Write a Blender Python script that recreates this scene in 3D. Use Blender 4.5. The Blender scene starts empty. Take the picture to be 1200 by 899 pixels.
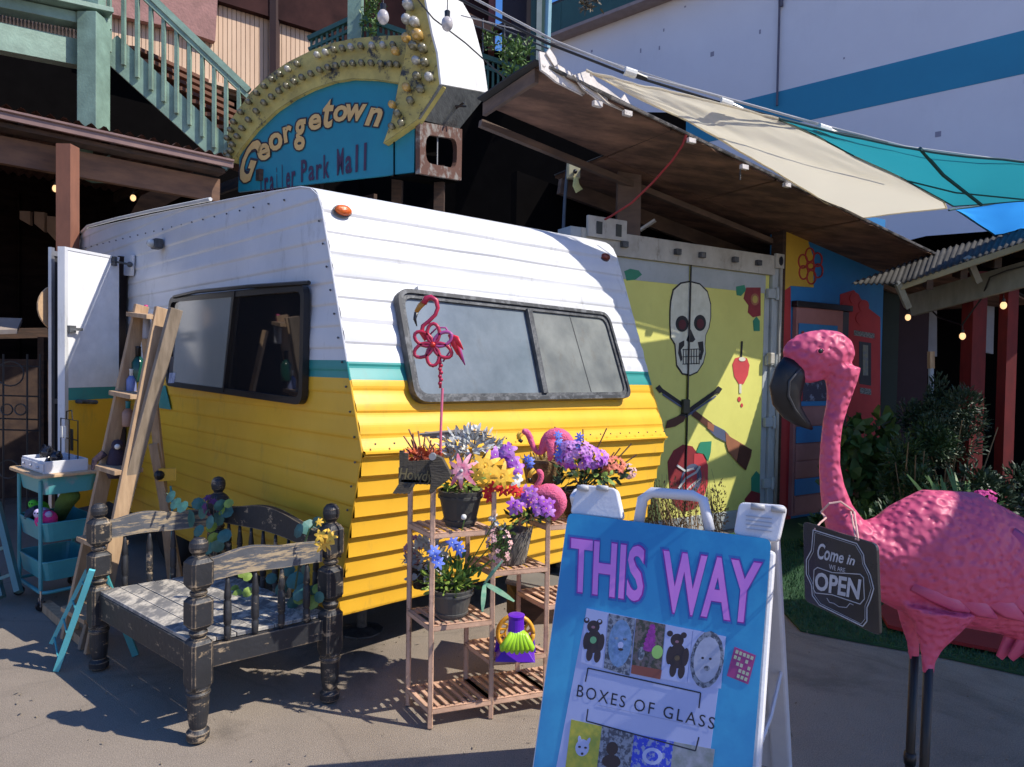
import bpy, math, random
from mathutils import Vector, Matrix, noise as mnoise
R = math.radians
sc = bpy.context.scene
col = sc.collection
random.seed(7)
# ---------------------------------------------------------------- camera
PITCH, ROLL, FPX, CAMH = R(1.4), R(0.9), 800.0, 1.5
fw = Vector((0, math.cos(PITCH), -math.sin(PITCH)))
u0 = Vector((0, math.sin(PITCH), math.cos(PITCH))); r0 = Vector((1, 0, 0))
rt = r0*math.cos(ROLL)+u0*math.sin(ROLL); up = u0*math.cos(ROLL)-r0*math.sin(ROLL)
cam = bpy.data.cameras.new("camera"); camo = bpy.data.objects.new("camera", cam); col.objects.link(camo)
m3 = Matrix((rt, up, -fw)).transposed()
camo.matrix_world = Matrix.Translation((0, 0, CAMH)) @ m3.to_4x4()
cam.sensor_width = 36; cam.lens = 36*FPX/1200; cam.clip_end = 2000; cam.clip_start = .05
sc.camera = camo
# ---------------------------------------------------------------- light
SUN_AZ = Vector((0.964, -0.265, 0)); ELEV = R(48)
sund = Vector((SUN_AZ.x*math.cos(ELEV), SUN_AZ.y*math.cos(ELEV), math.sin(ELEV))).normalized()
sl = bpy.data.lights.new("sun", 'SUN'); sl.energy = 4.8; sl.angle = R(.5); sl.color = (1, .94, .84)
so = bpy.data.objects.new("sun", sl); col.objects.link(so)
so.rotation_euler = sund.to_track_quat('Z', 'Y').to_euler()
w = bpy.data.worlds.new("World"); sc.world = w; w.use_nodes = True
nt = w.node_tree; sky = nt.nodes.new('ShaderNodeTexSky'); sky.sky_type = 'NISHITA'; sky.sun_disc = False
sky.sun_elevation = ELEV; sky.sun_rotation = math.atan2(sund.x, sund.y)
sky.air_density = 1.2; sky.dust_density = .3; sky.ozone_density = 2.5
bg = nt.nodes['Background']; bg.inputs['Strength'].default_value = .128
hs = nt.nodes.new('ShaderNodeHueSaturation'); hs.inputs['Saturation'].default_value = 1.35
nt.links.new(sky.outputs[0], hs.inputs['Color']); tn = nt.nodes.new('ShaderNodeMix'); tn.data_type = 'RGBA'; tn.blend_type = 'MULTIPLY'; tn.inputs[0].default_value = 1; tn.inputs[7].default_value = (1.14, .97, 1.22, 1)
nt.links.new(hs.outputs[0], tn.inputs[6]); nt.links.new(tn.outputs[2], bg.inputs['Color'])
sc.view_settings.view_transform = 'Standard'; sc.view_settings.look = 'None'; sc.view_settings.exposure = .26; sc.view_settings.gamma = 1
# ---------------------------------------------------------------- pixel helpers (1200 x 899 photograph)
CP = Vector((0, 0, CAMH))
def ray(x, y): return fw + rt*((x-600)/FPX) - up*((y-449.5)/FPX)
def at(x, y, Y): r = ray(x, y); return CP + r*(Y/r.y)
def pl(x, y, p, n):
    r = ray(x, y); n = Vector(n); return CP + r*((Vector(p)-CP).dot(n)/r.dot(n))
def gd(x, y, z=0): return pl(x, y, (0, 0, z), (0, 0, 1))
V = Vector
# ---------------------------------------------------------------- mesh builder
class MB:
    def __init__(s): s.v = []; s.f = []; s.m = []; s.mi = 0
    def add(s, vs, fs):
        o = len(s.v); s.v += [V(a) for a in vs]; s.f += [[i+o for i in f] for f in fs]; s.m += [s.mi]*len(fs); return s
    def hexa(s, a, b, c, d, e, f, g, h):   # bottom abcd ccw, top efgh
        return s.add([a, b, c, d, e, f, g, h], [(3, 2, 1, 0), (4, 5, 6, 7), (0, 1, 5, 4), (1, 2, 6, 5), (2, 3, 7, 6), (3, 0, 4, 7)])
    def box(s, c, sx, sy, sz, rz=0, M=None):
        M = M or Matrix.Translation(c) @ Matrix.Rotation(rz, 4, 'Z')
        p = [M @ V((x*sx/2, y*sy/2, z*sz/2)) for z in (-1, 1) for x, y in ((-1, -1), (1, -1), (1, 1), (-1, 1))]
        return s.hexa(*p)
    def beam(s, p, q, w, h, upv=(0, 0, 1)):
        p, q = V(p), V(q); d = (q-p).normalized(); u = V(upv); sd = d.cross(u)
        if sd.length < 1e-4: sd = d.cross(V((0, 1, 0)))
        sd.normalize(); u = sd.cross(d); a, b = sd*w/2, u*h/2
        return s.hexa(p-a-b, p+a-b, q+a-b, q-a-b, p-a+b, p+a+b, q+a+b, q-a+b)
    def cham(s, p, q, w, c=.12):    # square bar with chamfered edges
        p, q = V(p), V(q); d = (q-p).normalized(); sd = d.cross(V((0, 0, 1)))
        if sd.length < 1e-3: sd = V((1, 0, 0))
        sd.normalize(); u = sd.cross(d); k = w/2; cc = k*(1-c*2); pts = [(k, cc), (cc, k), (-cc, k), (-k, cc), (-k, -cc), (-cc, -k), (cc, -k), (k, -cc)]
        vs = [p+sd*a+u*b for a, b in pts]+[q+sd*a+u*b for a, b in pts]
        return s.add(vs, [(i, (i+1) % 8, (i+1) % 8+8, i+8) for i in range(8)]+[tuple(range(7, -1, -1)), tuple(range(8, 16))])
    def tube(s, pts, r, n=8, caps=True, flat=1, nrm=None):
        pts = [V(p) for p in pts]; N = len(pts); rs = r if isinstance(r, (list, tuple)) else [r]*N
        vs = []; prev = None
        for i, p in enumerate(pts):
            t = (pts[min(i+1, N-1)]-pts[max(i-1, 0)]).normalized()
            if prev is None:
                a = V(nrm) if nrm else (V((0, 0, 1)) if abs(t.z) < .9 else V((1, 0, 0)))
            else: a = prev
            a = (a-t*a.dot(t)).normalized(); prev = a; b = t.cross(a); rr = rs[i]
            ra, rb = rr if isinstance(rr, (tuple, list)) else (rr, rr*flat)
            for k in range(n):
                an = 2*math.pi*k/n; vs.append(p+a*ra*math.cos(an)+b*rb*math.sin(an))
        fs = [(i*n+k, i*n+(k+1) % n, (i+1)*n+(k+1) % n, (i+1)*n+k) for i in range(N-1) for k in range(n)]
        if caps: fs += [tuple(range(n-1, -1, -1)), tuple((N-1)*n+k for k in range(n))]
        return s.add(vs, fs)
    def lathe(s, prof, c=(0, 0, 0), n=16, M=None, sq=None):   # prof: (r,z); sq: squareness per ring
        M = M or Matrix.Translation(c); vs = []
        for j, (r, z) in enumerate(prof):
            q = sq[j] if sq else 0
            for k in range(n):
                an = 2*math.pi*(k+.5)/n; ca, sa = math.cos(an), math.sin(an)
                e = 1/max(abs(ca), abs(sa)); rr = r*(1+(min(e, 1.32)-1)*q)
                vs.append(M @ V((rr*ca, rr*sa, z)))
        N = len(prof)
        fs = [(i*n+k, i*n+(k+1) % n, (i+1)*n+(k+1) % n, (i+1)*n+k) for i in range(N-1) for k in range(n)]
        fs += [tuple(range(n-1, -1, -1)), tuple((N-1)*n+k for k in range(n))]
        return s.add(vs, fs)
    def ball(s, c, r, n=10, m=6, sc_=(1, 1, 1), M=None):
        M = M or Matrix.Translation(c); pr = [(r*math.sin(math.pi*j/m), -r*math.cos(math.pi*j/m)) for j in range(m+1)]
        pr[0] = (r*.02, -r); pr[-1] = (r*.02, r)
        return s.lathe(pr, n=n, M=M @ Matrix.Diagonal((*sc_, 1)))
    def grid(s, rows):   # rows: list of equal-length lists of points
        n = len(rows[0]); vs = [p for r in rows for p in r]
        return s.add(vs, [(i*n+k, i*n+k+1, (i+1)*n+k+1, (i+1)*n+k) for i in range(len(rows)-1) for k in range(n-1)])
    def prism(s, poly, ext):   # poly list of 3D pts, extruded by ext
        n = len(poly); e = V(ext); ps = [V(p) for p in poly]
        nrm = V((0, 0, 0))
        for i in range(n): nrm += (ps[i]-ps[0]).cross(ps[(i+1) % n]-ps[0])
        if nrm.dot(e) > 0: ps = ps[::-1]
        vs = ps+[p+e for p in ps]
        return s.add(vs, [tuple(range(n)), tuple(range(2*n-1, n-1, -1))]+[(i, i+n, (i+1) % n+n, (i+1) % n) for i in range(n)])
    def leaf(s, p, d, upv, L, W, bend=.2, seg=3):
        p, d = V(p), V(d).normalized(); sd = d.cross(V(upv)); sd = sd.normalized() if sd.length > 1e-4 else V((1, 0, 0)); u = sd.cross(d)
        vs = []
        for i in range(seg+1):
            t = i/seg; wd = W*.5*math.sin(math.pi*min(.96, t*.85+.1))**.65; c = p+d*L*t-u*bend*L*t*t
            vs += [c-sd*wd+u*wd*.25, c+sd*wd+u*wd*.25] if 1 else 0
        return s.add(vs, [(2*i, 2*i+1, 2*i+3, 2*i+2) for i in range(seg)])
    def build(s, name, mat, parent=None, smooth=False, bev=0, world=True, sub=0, kind=None, solid=0):
        me = bpy.data.meshes.new(name); inv = None
        vs = s.v
        if parent is not None and world:
            P = parent
            while P.parent: P = P.parent
            inv = RM[P.name].inverted(); vs = [inv @ p for p in vs]
        me.from_pydata([tuple(p) for p in vs], [], s.f)
        for mm in (mat if isinstance(mat, (list, tuple)) else [mat]): me.materials.append(mm)
        me.polygons.foreach_set('material_index', s.m)
        if smooth: me.polygons.foreach_set('use_smooth', [True]*len(me.polygons))
        me.update(); o = bpy.data.objects.new(name, me); col.objects.link(o)
        if parent is not None: o.parent = parent
        if solid: md = o.modifiers.new('s', 'SOLIDIFY'); md.thickness = solid; md.offset = 0
        if bev: md = o.modifiers.new('b', 'BEVEL'); md.width = bev; md.segments = 2; md.limit_method = 'ANGLE'; md.angle_limit = R(40)
        if sub: md = o.modifiers.new('u', 'SUBSURF'); md.levels = sub; md.render_levels = sub
        if kind: o['kind'] = kind
        return o
RM = {}
def thing(name, label, cat, loc=(0, 0, 0), rz=0, group=None):
    o = bpy.data.objects.new(name, None); o.empty_display_size = .1; col.objects.link(o)
    o.location = loc; o.rotation_euler = (0, 0, rz); o['label'] = label; o['category'] = cat
    if group: o['group'] = group
    RM[o.name] = Matrix.Translation(loc) @ Matrix.Rotation(rz, 4, 'Z'); return o
def tag(o, label, cat, group=None):
    o['label'] = label; o['category'] = cat
    if group: o['group'] = group
    return o
def struct(o): o['kind'] = 'structure'; return o
def copy_tree(o, parent=None):
    c = o.copy(); col.objects.link(c)
    if parent is not None: c.parent = parent
    for ch in [x for x in bpy.data.objects if x.parent == o]: copy_tree(ch, c)
    return c
# ---------------------------------------------------------------- materials
MC = {}
def M(name, c, rough=.6, metal=0, c2=None, scale=6, lo=.35, hi=.65, bump=0, bs=None, stretch=(1, 1, 1), vor=0, emit=0, dirt=0, spec=None, alpha=None, trans=0, coat=0):
    if name in MC: return MC[name]
    m = bpy.data.materials.new(name); m.use_nodes = True; t = m.node_tree; b = t.nodes['Principled BSDF']; L = t.links.new
    b.inputs['Base Color'].default_value = (*c, 1); b.inputs['Roughness'].default_value = rough; b.inputs['Metallic'].default_value = metal
    if spec is not None: b.inputs['Specular IOR Level'].default_value = spec
    if coat: b.inputs['Coat Weight'].default_value = coat; b.inputs['Coat Roughness'].default_value = .15
    if trans: b.inputs['Transmission Weight'].default_value = trans
    if emit: b.inputs['Emission Color'].default_value = (*c, 1); b.inputs['Emission Strength'].default_value = emit
    tc = t.nodes.new('ShaderNodeTexCoord'); mp = t.nodes.new('ShaderNodeMapping'); mp.inputs['Scale'].default_value = stretch
    L(tc.outputs['Object'], mp.inputs[0]); cur = None
    if c2 is None: c2 = tuple(x*.82 for x in c); 
    n = t.nodes.new('ShaderNodeTexNoise'); n.inputs['Scale'].default_value = scale; n.inputs['Detail'].default_value = 8; n.inputs['Roughness'].default_value = .62
    L(mp.outputs[0], n.inputs['Vector'])
    mr = t.nodes.new('ShaderNodeMapRange'); mr.inputs[1].default_value = lo; mr.inputs[2].default_value = hi; L(n.outputs[0], mr.inputs[0])
    mx = t.nodes.new('ShaderNodeMix'); mx.data_type = 'RGBA'; mx.inputs[6].default_value = (*c, 1); mx.inputs[7].default_value = (*c2, 1)
    L(mr.outputs[0], mx.inputs[0]); cur = mx.outputs[2]
    if dirt:
        n2 = t.nodes.new('ShaderNodeTexNoise'); n2.inputs['Scale'].default_value = scale*3.3; n2.inputs['Detail'].default_value = 10; n2.inputs['Roughness'].default_value = .75
        mpd = t.nodes.new('ShaderNodeMapping'); mpd.inputs['Scale'].default_value = (1, 1, .35); L(tc.outputs['Object'], mpd.inputs[0]); L(mpd.outputs[0], n2.inputs['Vector'])
        m2 = t.nodes.new('ShaderNodeMapRange'); m2.inputs[1].default_value = .56; m2.inputs[2].default_value = .72; m2.inputs[4].default_value = dirt; L(n2.outputs[0], m2.inputs[0])
        x2 = t.nodes.new('ShaderNodeMix'); x2.data_type = 'RGBA'; x2.inputs[7].default_value = (.13, .11, .08, 1); L(m2.outputs[0], x2.inputs[0]); L(cur, x2.inputs[6]); cur = x2.outputs[2]
    L(cur, b.inputs['Base Color'])
    if bump:
        if vor:
            q = t.nodes.new('ShaderNodeTexVoronoi'); q.inputs['Scale'].default_value = bs or 30; q.feature = 'SMOOTH_F1'; h = q.outputs[0]
        else:
            q = t.nodes.new('ShaderNodeTexNoise'); q.inputs['Scale'].default_value = bs or scale*4; q.inputs['Detail'].default_value = 6; h = q.outputs[0]
        L(mp.outputs[0], q.inputs['Vector']); bp = t.nodes.new('ShaderNodeBump'); bp.inputs['Strength'].default_value = bump; bp.inputs['Distance'].default_value = .01 if not vor else vor
        L(h, bp.inputs['Height']); L(bp.outputs[0], b.inputs['Normal'])
    MC[name] = m; return m
def chipped(name, paint, wood, amt=.5, stretch=(1, 1, 1), scale=9, soft=.05, rough=.55):
    m = M(name, paint, rough, bump=.25, bs=40, c2=tuple(x*1.5 for x in paint), scale=5); t = m.node_tree; L = t.links.new; b = t.nodes['Principled BSDF']
    src = b.inputs['Base Color'].links[0].from_socket
    tc = t.nodes.new('ShaderNodeTexCoord'); mp = t.nodes.new('ShaderNodeMapping'); mp.inputs['Scale'].default_value = stretch; L(tc.outputs['Object'], mp.inputs[0])
    n = t.nodes.new('ShaderNodeTexNoise'); n.inputs['Scale'].default_value = scale; n.inputs['Detail'].default_value = 10; n.inputs['Roughness'].default_value = .72; L(mp.outputs[0], n.inputs['Vector'])
    g = t.nodes.new('ShaderNodeNewGeometry'); bv = t.nodes.new('ShaderNodeBevel'); bv.inputs['Radius'].default_value = .008; bv.samples = 4
    dt = t.nodes.new('ShaderNodeVectorMath'); dt.operation = 'DOT_PRODUCT'; L(g.outputs['Normal'], dt.inputs[0]); L(bv.outputs[0], dt.inputs[1])
    ed = t.nodes.new('ShaderNodeMapRange'); ed.inputs[1].default_value = 1; ed.inputs[2].default_value = .8; ed.inputs[3].default_value = 0; ed.inputs[4].default_value = .30; L(dt.outputs['Value'], ed.inputs[0])
    ad = t.nodes.new('ShaderNodeMath'); ad.operation = 'ADD'; L(n.outputs[0], ad.inputs[0]); L(ed.outputs[0], ad.inputs[1])
    th = .72-.3*amt
    mr = t.nodes.new('ShaderNodeMapRange'); mr.inputs[1].default_value = th; mr.inputs[2].default_value = th+soft; L(ad.outputs[0], mr.inputs[0])
    wn = t.nodes.new('ShaderNodeTexNoise'); wn.inputs['Scale'].default_value = 22; wn.inputs['Detail'].default_value = 5; L(mp.outputs[0], wn.inputs['Vector'])
    wx = t.nodes.new('ShaderNodeMix'); wx.data_type = 'RGBA'; wx.inputs[6].default_value = (*wood, 1); wx.inputs[7].default_value = (*[x*.45 for x in wood], 1); L(wn.outputs[0], wx.inputs[0])
    mx = t.nodes.new('ShaderNodeMix'); mx.data_type = 'RGBA'; L(mr.outputs[0], mx.inputs[0]); L(src, mx.inputs[6]); L(wx.outputs[2], mx.inputs[7]); L(mx.outputs[2], b.inputs['Base Color'])
    return m
def plain(name, c, rough=.5, **k): return M(name, c, rough, **k)
asphalt = M('asphalt', (.23, .187, .145), .92, c2=(.33, .272, .212), scale=1.3, lo=.3, hi=.75, bump=.6, bs=240)
t = asphalt.node_tree; b = t.nodes['Principled BSDF']; src = b.inputs['Base Color'].links[0].from_socket
q = t.nodes.new('ShaderNodeTexNoise'); q.inputs['Scale'].default_value = 230; q.inputs['Detail'].default_value = 3
mr = t.nodes.new('ShaderNodeMapRange'); mr.inputs[1].default_value = .35; mr.inputs[2].default_value = .75; mr.inputs[3].default_value = .7; mr.inputs[4].default_value = 1.4
vm = t.nodes.new('ShaderNodeVectorMath'); vm.operation = 'SCALE'
tc = t.nodes.new('ShaderNodeTexCoord'); t.links.new(tc.outputs['Object'], q.inputs['Vector'])
q2 = t.nodes.new('ShaderNodeTexNoise'); q2.inputs['Scale'].default_value = .9; q2.inputs['Detail'].default_value = 7; q2.inputs['Roughness'].default_value = .7; q2.inputs['Distortion'].default_value = 1.2
r2 = t.nodes.new('ShaderNodeMapRange'); r2.inputs[1].default_value = .54; r2.inputs[2].default_value = .66; r2.inputs[3].default_value = 1; r2.inputs[4].default_value = .68
v2 = t.nodes.new('ShaderNodeTexVoronoi'); v2.feature = 'DISTANCE_TO_EDGE'; v2.inputs['Scale'].default_value = .55; ds = t.nodes.new('ShaderNodeTexNoise'); ds.inputs['Scale'].default_value = 2.2; ds.inputs['Detail'].default_value = 8; va = t.nodes.new('ShaderNodeMix'); va.data_type = 'VECTOR'; va.inputs[0].default_value = .22
r3 = t.nodes.new('ShaderNodeMapRange'); r3.inputs[1].default_value = 0; r3.inputs[2].default_value = .006; r3.inputs[3].default_value = .86; r3.inputs[4].default_value = 1
t.links.new(tc.outputs['Object'], q2.inputs['Vector']); t.links.new(tc.outputs['Object'], ds.inputs['Vector']); t.links.new(tc.outputs['Object'], va.inputs[4]); t.links.new(ds.outputs['Color'], va.inputs[5]); t.links.new(va.outputs[1], v2.inputs['Vector']); t.links.new(v2.outputs['Distance'], r3.inputs[0]); t.links.new(q2.outputs[0], r2.inputs[0])
ma = t.nodes.new('ShaderNodeMath'); ma.operation = 'MULTIPLY'; mb_ = t.nodes.new('ShaderNodeMath'); mb_.operation = 'MULTIPLY'; t.links.new(r2.outputs[0], ma.inputs[0]); t.links.new(r3.outputs[0], ma.inputs[1]); t.links.new(ma.outputs[0], mb_.inputs[0])
t.links.new(mr.outputs[0], mb_.inputs[1]); t.links.new(q.outputs[0], mr.inputs[0]); t.links.new(src, vm.inputs[0]); t.links.new(mb_.outputs[0], vm.inputs['Scale']); t.links.new(vm.outputs[0], b.inputs['Base Color'])
white_al = M('white_aluminium', (.69, .69, .69), .42, c2=(.6, .61, .62), scale=2.2, bump=.1, bs=9, dirt=.35, spec=.6)
teal_al = M('teal_paint', (.04, .30, .27), .4, c2=(.03, .25, .23), scale=3, dirt=.25)
yel_al = M('yellow_paint', (.86, .49, .04), .4, c2=(.78, .43, .03), scale=2.2, bump=.1, bs=9, dirt=.3)
blackpl = M('black_trim', (.012, .012, .014), .35)
greyalu = M('weathered_aluminium', (.12, .125, .13), .55, metal=.2, c2=(.04, .043, .047), scale=14, bump=.5, bs=60)
darkwood = M('dark_wood', (.075, .038, .022), .8, c2=(.03, .018, .012), scale=5, stretch=(1, 1, 6), bump=.3)
darkvoid = M('deep_shade_black', (.005, .0045, .0045), .95, spec=0)  # near-black colour stands in for deep shade in recesses and behind things
rawwood = M('raw_pine', (.50, .34, .20), .7, c2=(.33, .21, .12), scale=6, stretch=(5, 5, .8), bump=.2)
greenp = chipped('green_porch_paint', (.15, .23, .18), (.3, .22, .15), amt=.12)
white_pl = M('white_plastic', (.72, .73, .76), .42, bump=.15, bs=120, c2=(.64, .65, .68), dirt=.18)
teal_st = M('teal_steel', (.07, .33, .36), .4, c2=(.055, .27, .3))
blackm = M('black_metal', (.01, .01, .011), .35, metal=.3)
# ================================================================ GROUND
g = MB(); N = 60
g.add([(-400, -400, -.004), (400, -400, -.004), (400, 400, -.004), (-400, 400, -.004)], [(0, 1, 2, 3)])
struct(g.build('ground', asphalt))
def interp(x, tab):
    if x <= tab[0][0]: return tab[0][1]
    for (a, b), (c, d) in zip(tab, tab[1:]):
        if x <= c: return b+(d-b)*(x-a)/(c-a)
    return tab[-1][1]
def nz(x, y=0, z=0): return mnoise.noise(V((x, y, z)))
def rpoly(c, r, n=5):       # rounded polygon through 4 corners
    out = []; c = [V(p) for p in c]; N = len(c)
    for i in range(N):
        p, a, b = c[i], (c[i-1]-c[i]).normalized(), (c[(i+1) % N]-c[i]).normalized()
        for k in range(n+1):
            t = k/n; out.append((p+a*r)*(1-t)**2+p*2*t*(1-t)+(p+b*r)*t*t)
    return out
def shrink(poly, k):
    c = sum(poly, V((0, 0, 0)))/len(poly); return [p+(c-p).normalized()*k*(1 if (c-p).length > 0 else 0) for p in poly]
def inset(c, k):            # inset a quad's corners by k metres along both edges
    c = [V(p) for p in c]; N = len(c)
    return [c[i]+(c[i-1]-c[i]).normalized()*k+(c[(i+1) % N]-c[i]).normalized()*k for i in range(N)]
def ring(mb, outer, inner, nrm, h):
    n = len(outer); nr = V(nrm)*h
    vs = outer+inner+[p+nr for p in outer]+[p+nr for p in inner]
    fs = []
    for i in range(n):
        j = (i+1) % n; fs += [(2*n+i, 2*n+j, 3*n+j, 3*n+i), (i, j, 2*n+j, 2*n+i), (n+j, n+i, 3*n+i, 3*n+j)]
    return mb.add(vs, fs)
# ================================================================ TRAILER
U = V((.70, .714, 0)).normalized(); Vd = V((-.714, .70, 0)).normalized(); Z = V((0, 0, 1))
K = at(425, 530, 3.1); K0 = V((K.x, K.y, 0))
FCH = [(.301, .204), (1.101, 0), (1.46, .116), (2.04, .30), (2.26, .372), (2.33, .41), (2.375, .48), (2.40, .583), (2.455, 1.2), (2.575, 2.76), (2.69, 4.5)]
BCH = [(.3, 4.6), (.5, 4.85), (2.2, 4.85), (2.5, 4.8), (2.65, 4.7), (2.69, 4.5)]
def SP(s, z, o=0): return K0+Vd*s+Z*z-U*o
def FP(a, s, z, o=0):
    zr = 1.014+(z-1.101)*1.124 if z > 1.101 else z-.087
    w = 2.55-.12*max(0, min(1.25, z-1.1))/1.25
    l = K0+Vd*s+Z*z; r = K0+U*w+Vd*s+Z*zr
    return l*(1-a)+r*a
trl = thing('camper_trailer', 'vintage camper trailer painted white, teal and yellow behind the weathered bench', 'trailer', (K0.x+Vd.x*2.4+U.x*1.2, K0.y+Vd.y*2.4+U.y*1.2, 0))
def lap(z, per, amp):
    p = (z/per) % 1; return amp*((1-p)**1.3 if p > .1 else .87*math.sin(p/.1*math.pi/2))
T0, T1 = 1.425, 1.512
def zone(z): return 2 if z < T0 else (1 if z < T1 else 0)
# side wall
mb = MB(); zs = []; z = .301
while z < 2.688: zs.append(z); z += .0105
zs += [2.689]; rows = []
for z in zs:
    a, b = interp(z, FCH), interp(z, BCH); rows.append([])
    for k in range(61):
        s = a+(b-a)*k/60; d = lap(z, .105, .007)+.009*nz(s*1.1, z*5, 3)*min(1, k/3)+.004*nz(s*2.2, z*13, 8)*min(1, k/3)
        rows[-1].append(SP(s, z, d))
o = len(mb.v); n = 61; vs = [p for r in rows for p in r]
for i in range(len(rows)-1):
    mb.mi = zone(zs[i]); mb.f += [[i*n+k, i*n+k+1, (i+1)*n+k+1, (i+1)*n+k][::-1] for k in range(n-1)]; mb.m += [mb.mi]*(n-1)
mb.v = vs; mb.mi = 0
WM = [white_al, teal_al, yel_al]
sidew = mb.build('side_wall', WM, trl)
# front wall: sample the profile chain by arc length
def chain(z0, z1, step):
    out = []; z = z0
    while z < z1: out.append(z); z += step
    return out+[z1]
nF = V((.68, -.666, .307)); nL = (V((.68, -.666, 0))*1+V((0, 0, -.25))).normalized()
mb = MB(); rows = []; zz = []
for z in chain(.301, 1.085, .009):
    s = interp(z, FCH); d = lap(z, .098, .022)
    rows.append([FP(k/48, s, z)+nL*(d+.004*nz(k*.2, z*5)) for k in range(49)]); zz.append(z)
rows.append([FP(k/48, 0, 1.098)+nL*.001 for k in range(49)]); zz.append(1.098)
for z in chain(1.085, 2.26, .0095):
    s = interp(max(z, 1.101), FCH) if z > 1.101 else -.0
    d = lap(z+.02, .108, .0085)+.003*math.sin(z*58)+.004*nz(k*.1, z*4)
    if z < 1.101: d = .026
    rows.append([FP(k/48, s, z)+nF*(d+.006*nz(k*.12, z*5, 1)+.004*nz(k*.06, z*16, 4)) for k in range(49)]); zz.append(z)
for s, z in [(.385, 2.29), (.41, 2.33), (.44, 2.357), (.48, 2.378), (.53, 2.392), (.583, 2.40)]:
    rows.append([FP(k/48, s, z)+nF*.003 for k in range(49)]); zz.append(z)
n = 49; mb.v = [p for r in rows for p in r]
for i in range(len(rows)-1):
    mi = zone(zz[i]+.004); mb.f += [[i*n+k, i*n+k+1, (i+1)*n+k+1, (i+1)*n+k] for k in range(n-1)]; mb.m += [mi]*(n-1)
mb.build('front_wall', WM, trl)
# roof, far wall, back wall, underside
mb = MB(); rows = []
for s, z in [(.583, 2.40), (1.2, 2.455), (2.0, 2.52), (2.76, 2.575), (3.6, 2.635), (4.5, 2.69), (4.7, 2.65), (4.8, 2.5), (4.85, 2.2), (4.85, .5), (4.6, .3)]:
    rows.append([FP(k/8, s, z)+Z*(.01*math.sin(k/8*math.pi)) for k in range(9)])
mb.grid(rows); mb.build('roof', white_al, trl)
mb = MB(); rows = []
for z in zs[::3]: rows.append([FP(1, interp(z, FCH)+(interp(z, BCH)-interp(z, FCH))*k/8, z) for k in range(9)])
mb.grid(rows); mb.build('far_wall', white_al, trl)
mb = MB(); mb.grid([[FP(a/4, s, .32) for a in range(5)] for s in (.204, 2, 4.6)]); mb.build('underside', darkvoid, trl)
# drip trims
def TRIMZ(mb):
    mb.m = [zone(sum(mb.v[i].z for i in f)/len(f)) for f in mb.f]
mb = MB(); cp = [SP(s, z, .008) for z, s in FCH if z > .3]
FC2 = [(.2+.0, .302)]; CH = [(interp(z, FCH), z) for z in (.302, 1.101, T0, T1, 1.8, 2.04)]+[(s, z) for z, s in FCH[4:]]
mb.tube([SP(s, z, .003) for s, z in CH]+[SP(4.7, 2.66, .004), SP(4.82, 2.5, .004), SP(4.86, 2.2, .004)], .005, 6); TRIMZ(mb); M('edge_trim_mixed', (.62, .62, .6), .4, dirt=.5); mb.build('edge_trim', WM, trl)
mb = MB(); mb.tube([FP(1, s, z) for s, z in CH], .005, 6); TRIMZ(mb); mb.build('edge_trim', WM, trl)
mb = MB(); mb.tube([SP(s, z, .012) for s, z in ((1.7, 2.515), (2.76, 2.60), (3.6, 2.66), (4.45, 2.71), (4.66, 2.68))], .013, 5); mb.build('gutter_rail', MC['edge_trim_mixed'], trl)
# side window
def sp(x, y, o=0): return pl(x, y, K0-U*o, U)
def fp(x, y, o=0): return pl(x, y, K+nF*o, nF)
nS = -U
fr = [sp(204, 349, .012), sp(364, 333, .012), sp(361, 475, .012), sp(200, 452, .012)]
of = rpoly(fr, .07); nf = rpoly(inset(fr, .035), .05)
mb = MB(); ring(mb, of, nf, nS, .035); wf = mb.build('window_frame', blackpl, trl)
glass_dark = M('dark_window_glass', (.012, .013, .015), .04, c2=(.02, .018, .018), scale=3, spec=.9)
mb = MB(); mb.prism([p+nS*.004 for p in rpoly(inset(fr, .03), .05)], nS*.016); mb.build('pane', glass_dark, wf)
glz = M('pane_reflection_grey', (.30, .31, .28), .12, c2=(.25, .265, .24), scale=1.2, spec=.7)  # pale grey paints a sky reflection into the pane
lp = [sp(211, 352, .036), sp(273, 344, .036), sp(262, 455, .036), sp(203, 448, .036)]
mb = MB(); mb.prism(rpoly(lp, .02), nS*.008); pn = mb.build('sliding_pane', glz, trl); pn['label'] = 'sliding pane with a pale grey reflection painted in'
mb = MB(); mb.beam(sp(276, 341, .04), sp(263, 459, .04), .02, .022, nS); mb.build('pane_rail', blackpl, wf)
mb = MB(); mb.beam(sp(262, 347, .047), sp(260, 455, .047), .07, .002, nS); mb.build('pane_reflection_strip', M('pane_shade', (.16, .165, .15), .15), wf) if 0 else None
mb = MB(); mb.tube([sp(204, 348, .05), sp(230, 342, .06), sp(290, 336, .062), sp(362, 331.5, .05)], .012, 6); mb.build('drip_cap', blackpl, wf)
st = MB(); st.prism(rpoly([sp(199, 418, .03), sp(208, 418, .03), sp(206, 451, .03), sp(197, 451, .03)], .01, 2), nS*.012); st.build('sticker_plate', M('sticker_dark', (.02, .022, .03), .3), wf)
st = MB(); st.prism([sp(199, 437, .044), sp(206, 437, .044), sp(204.5, 449, .044), sp(197.5, 449, .044)], nS*.003); st.build('sticker', M('sticker_pale', (.45, .5, .62), .5, c2=(.2, .25, .4), scale=40), wf)
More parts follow.
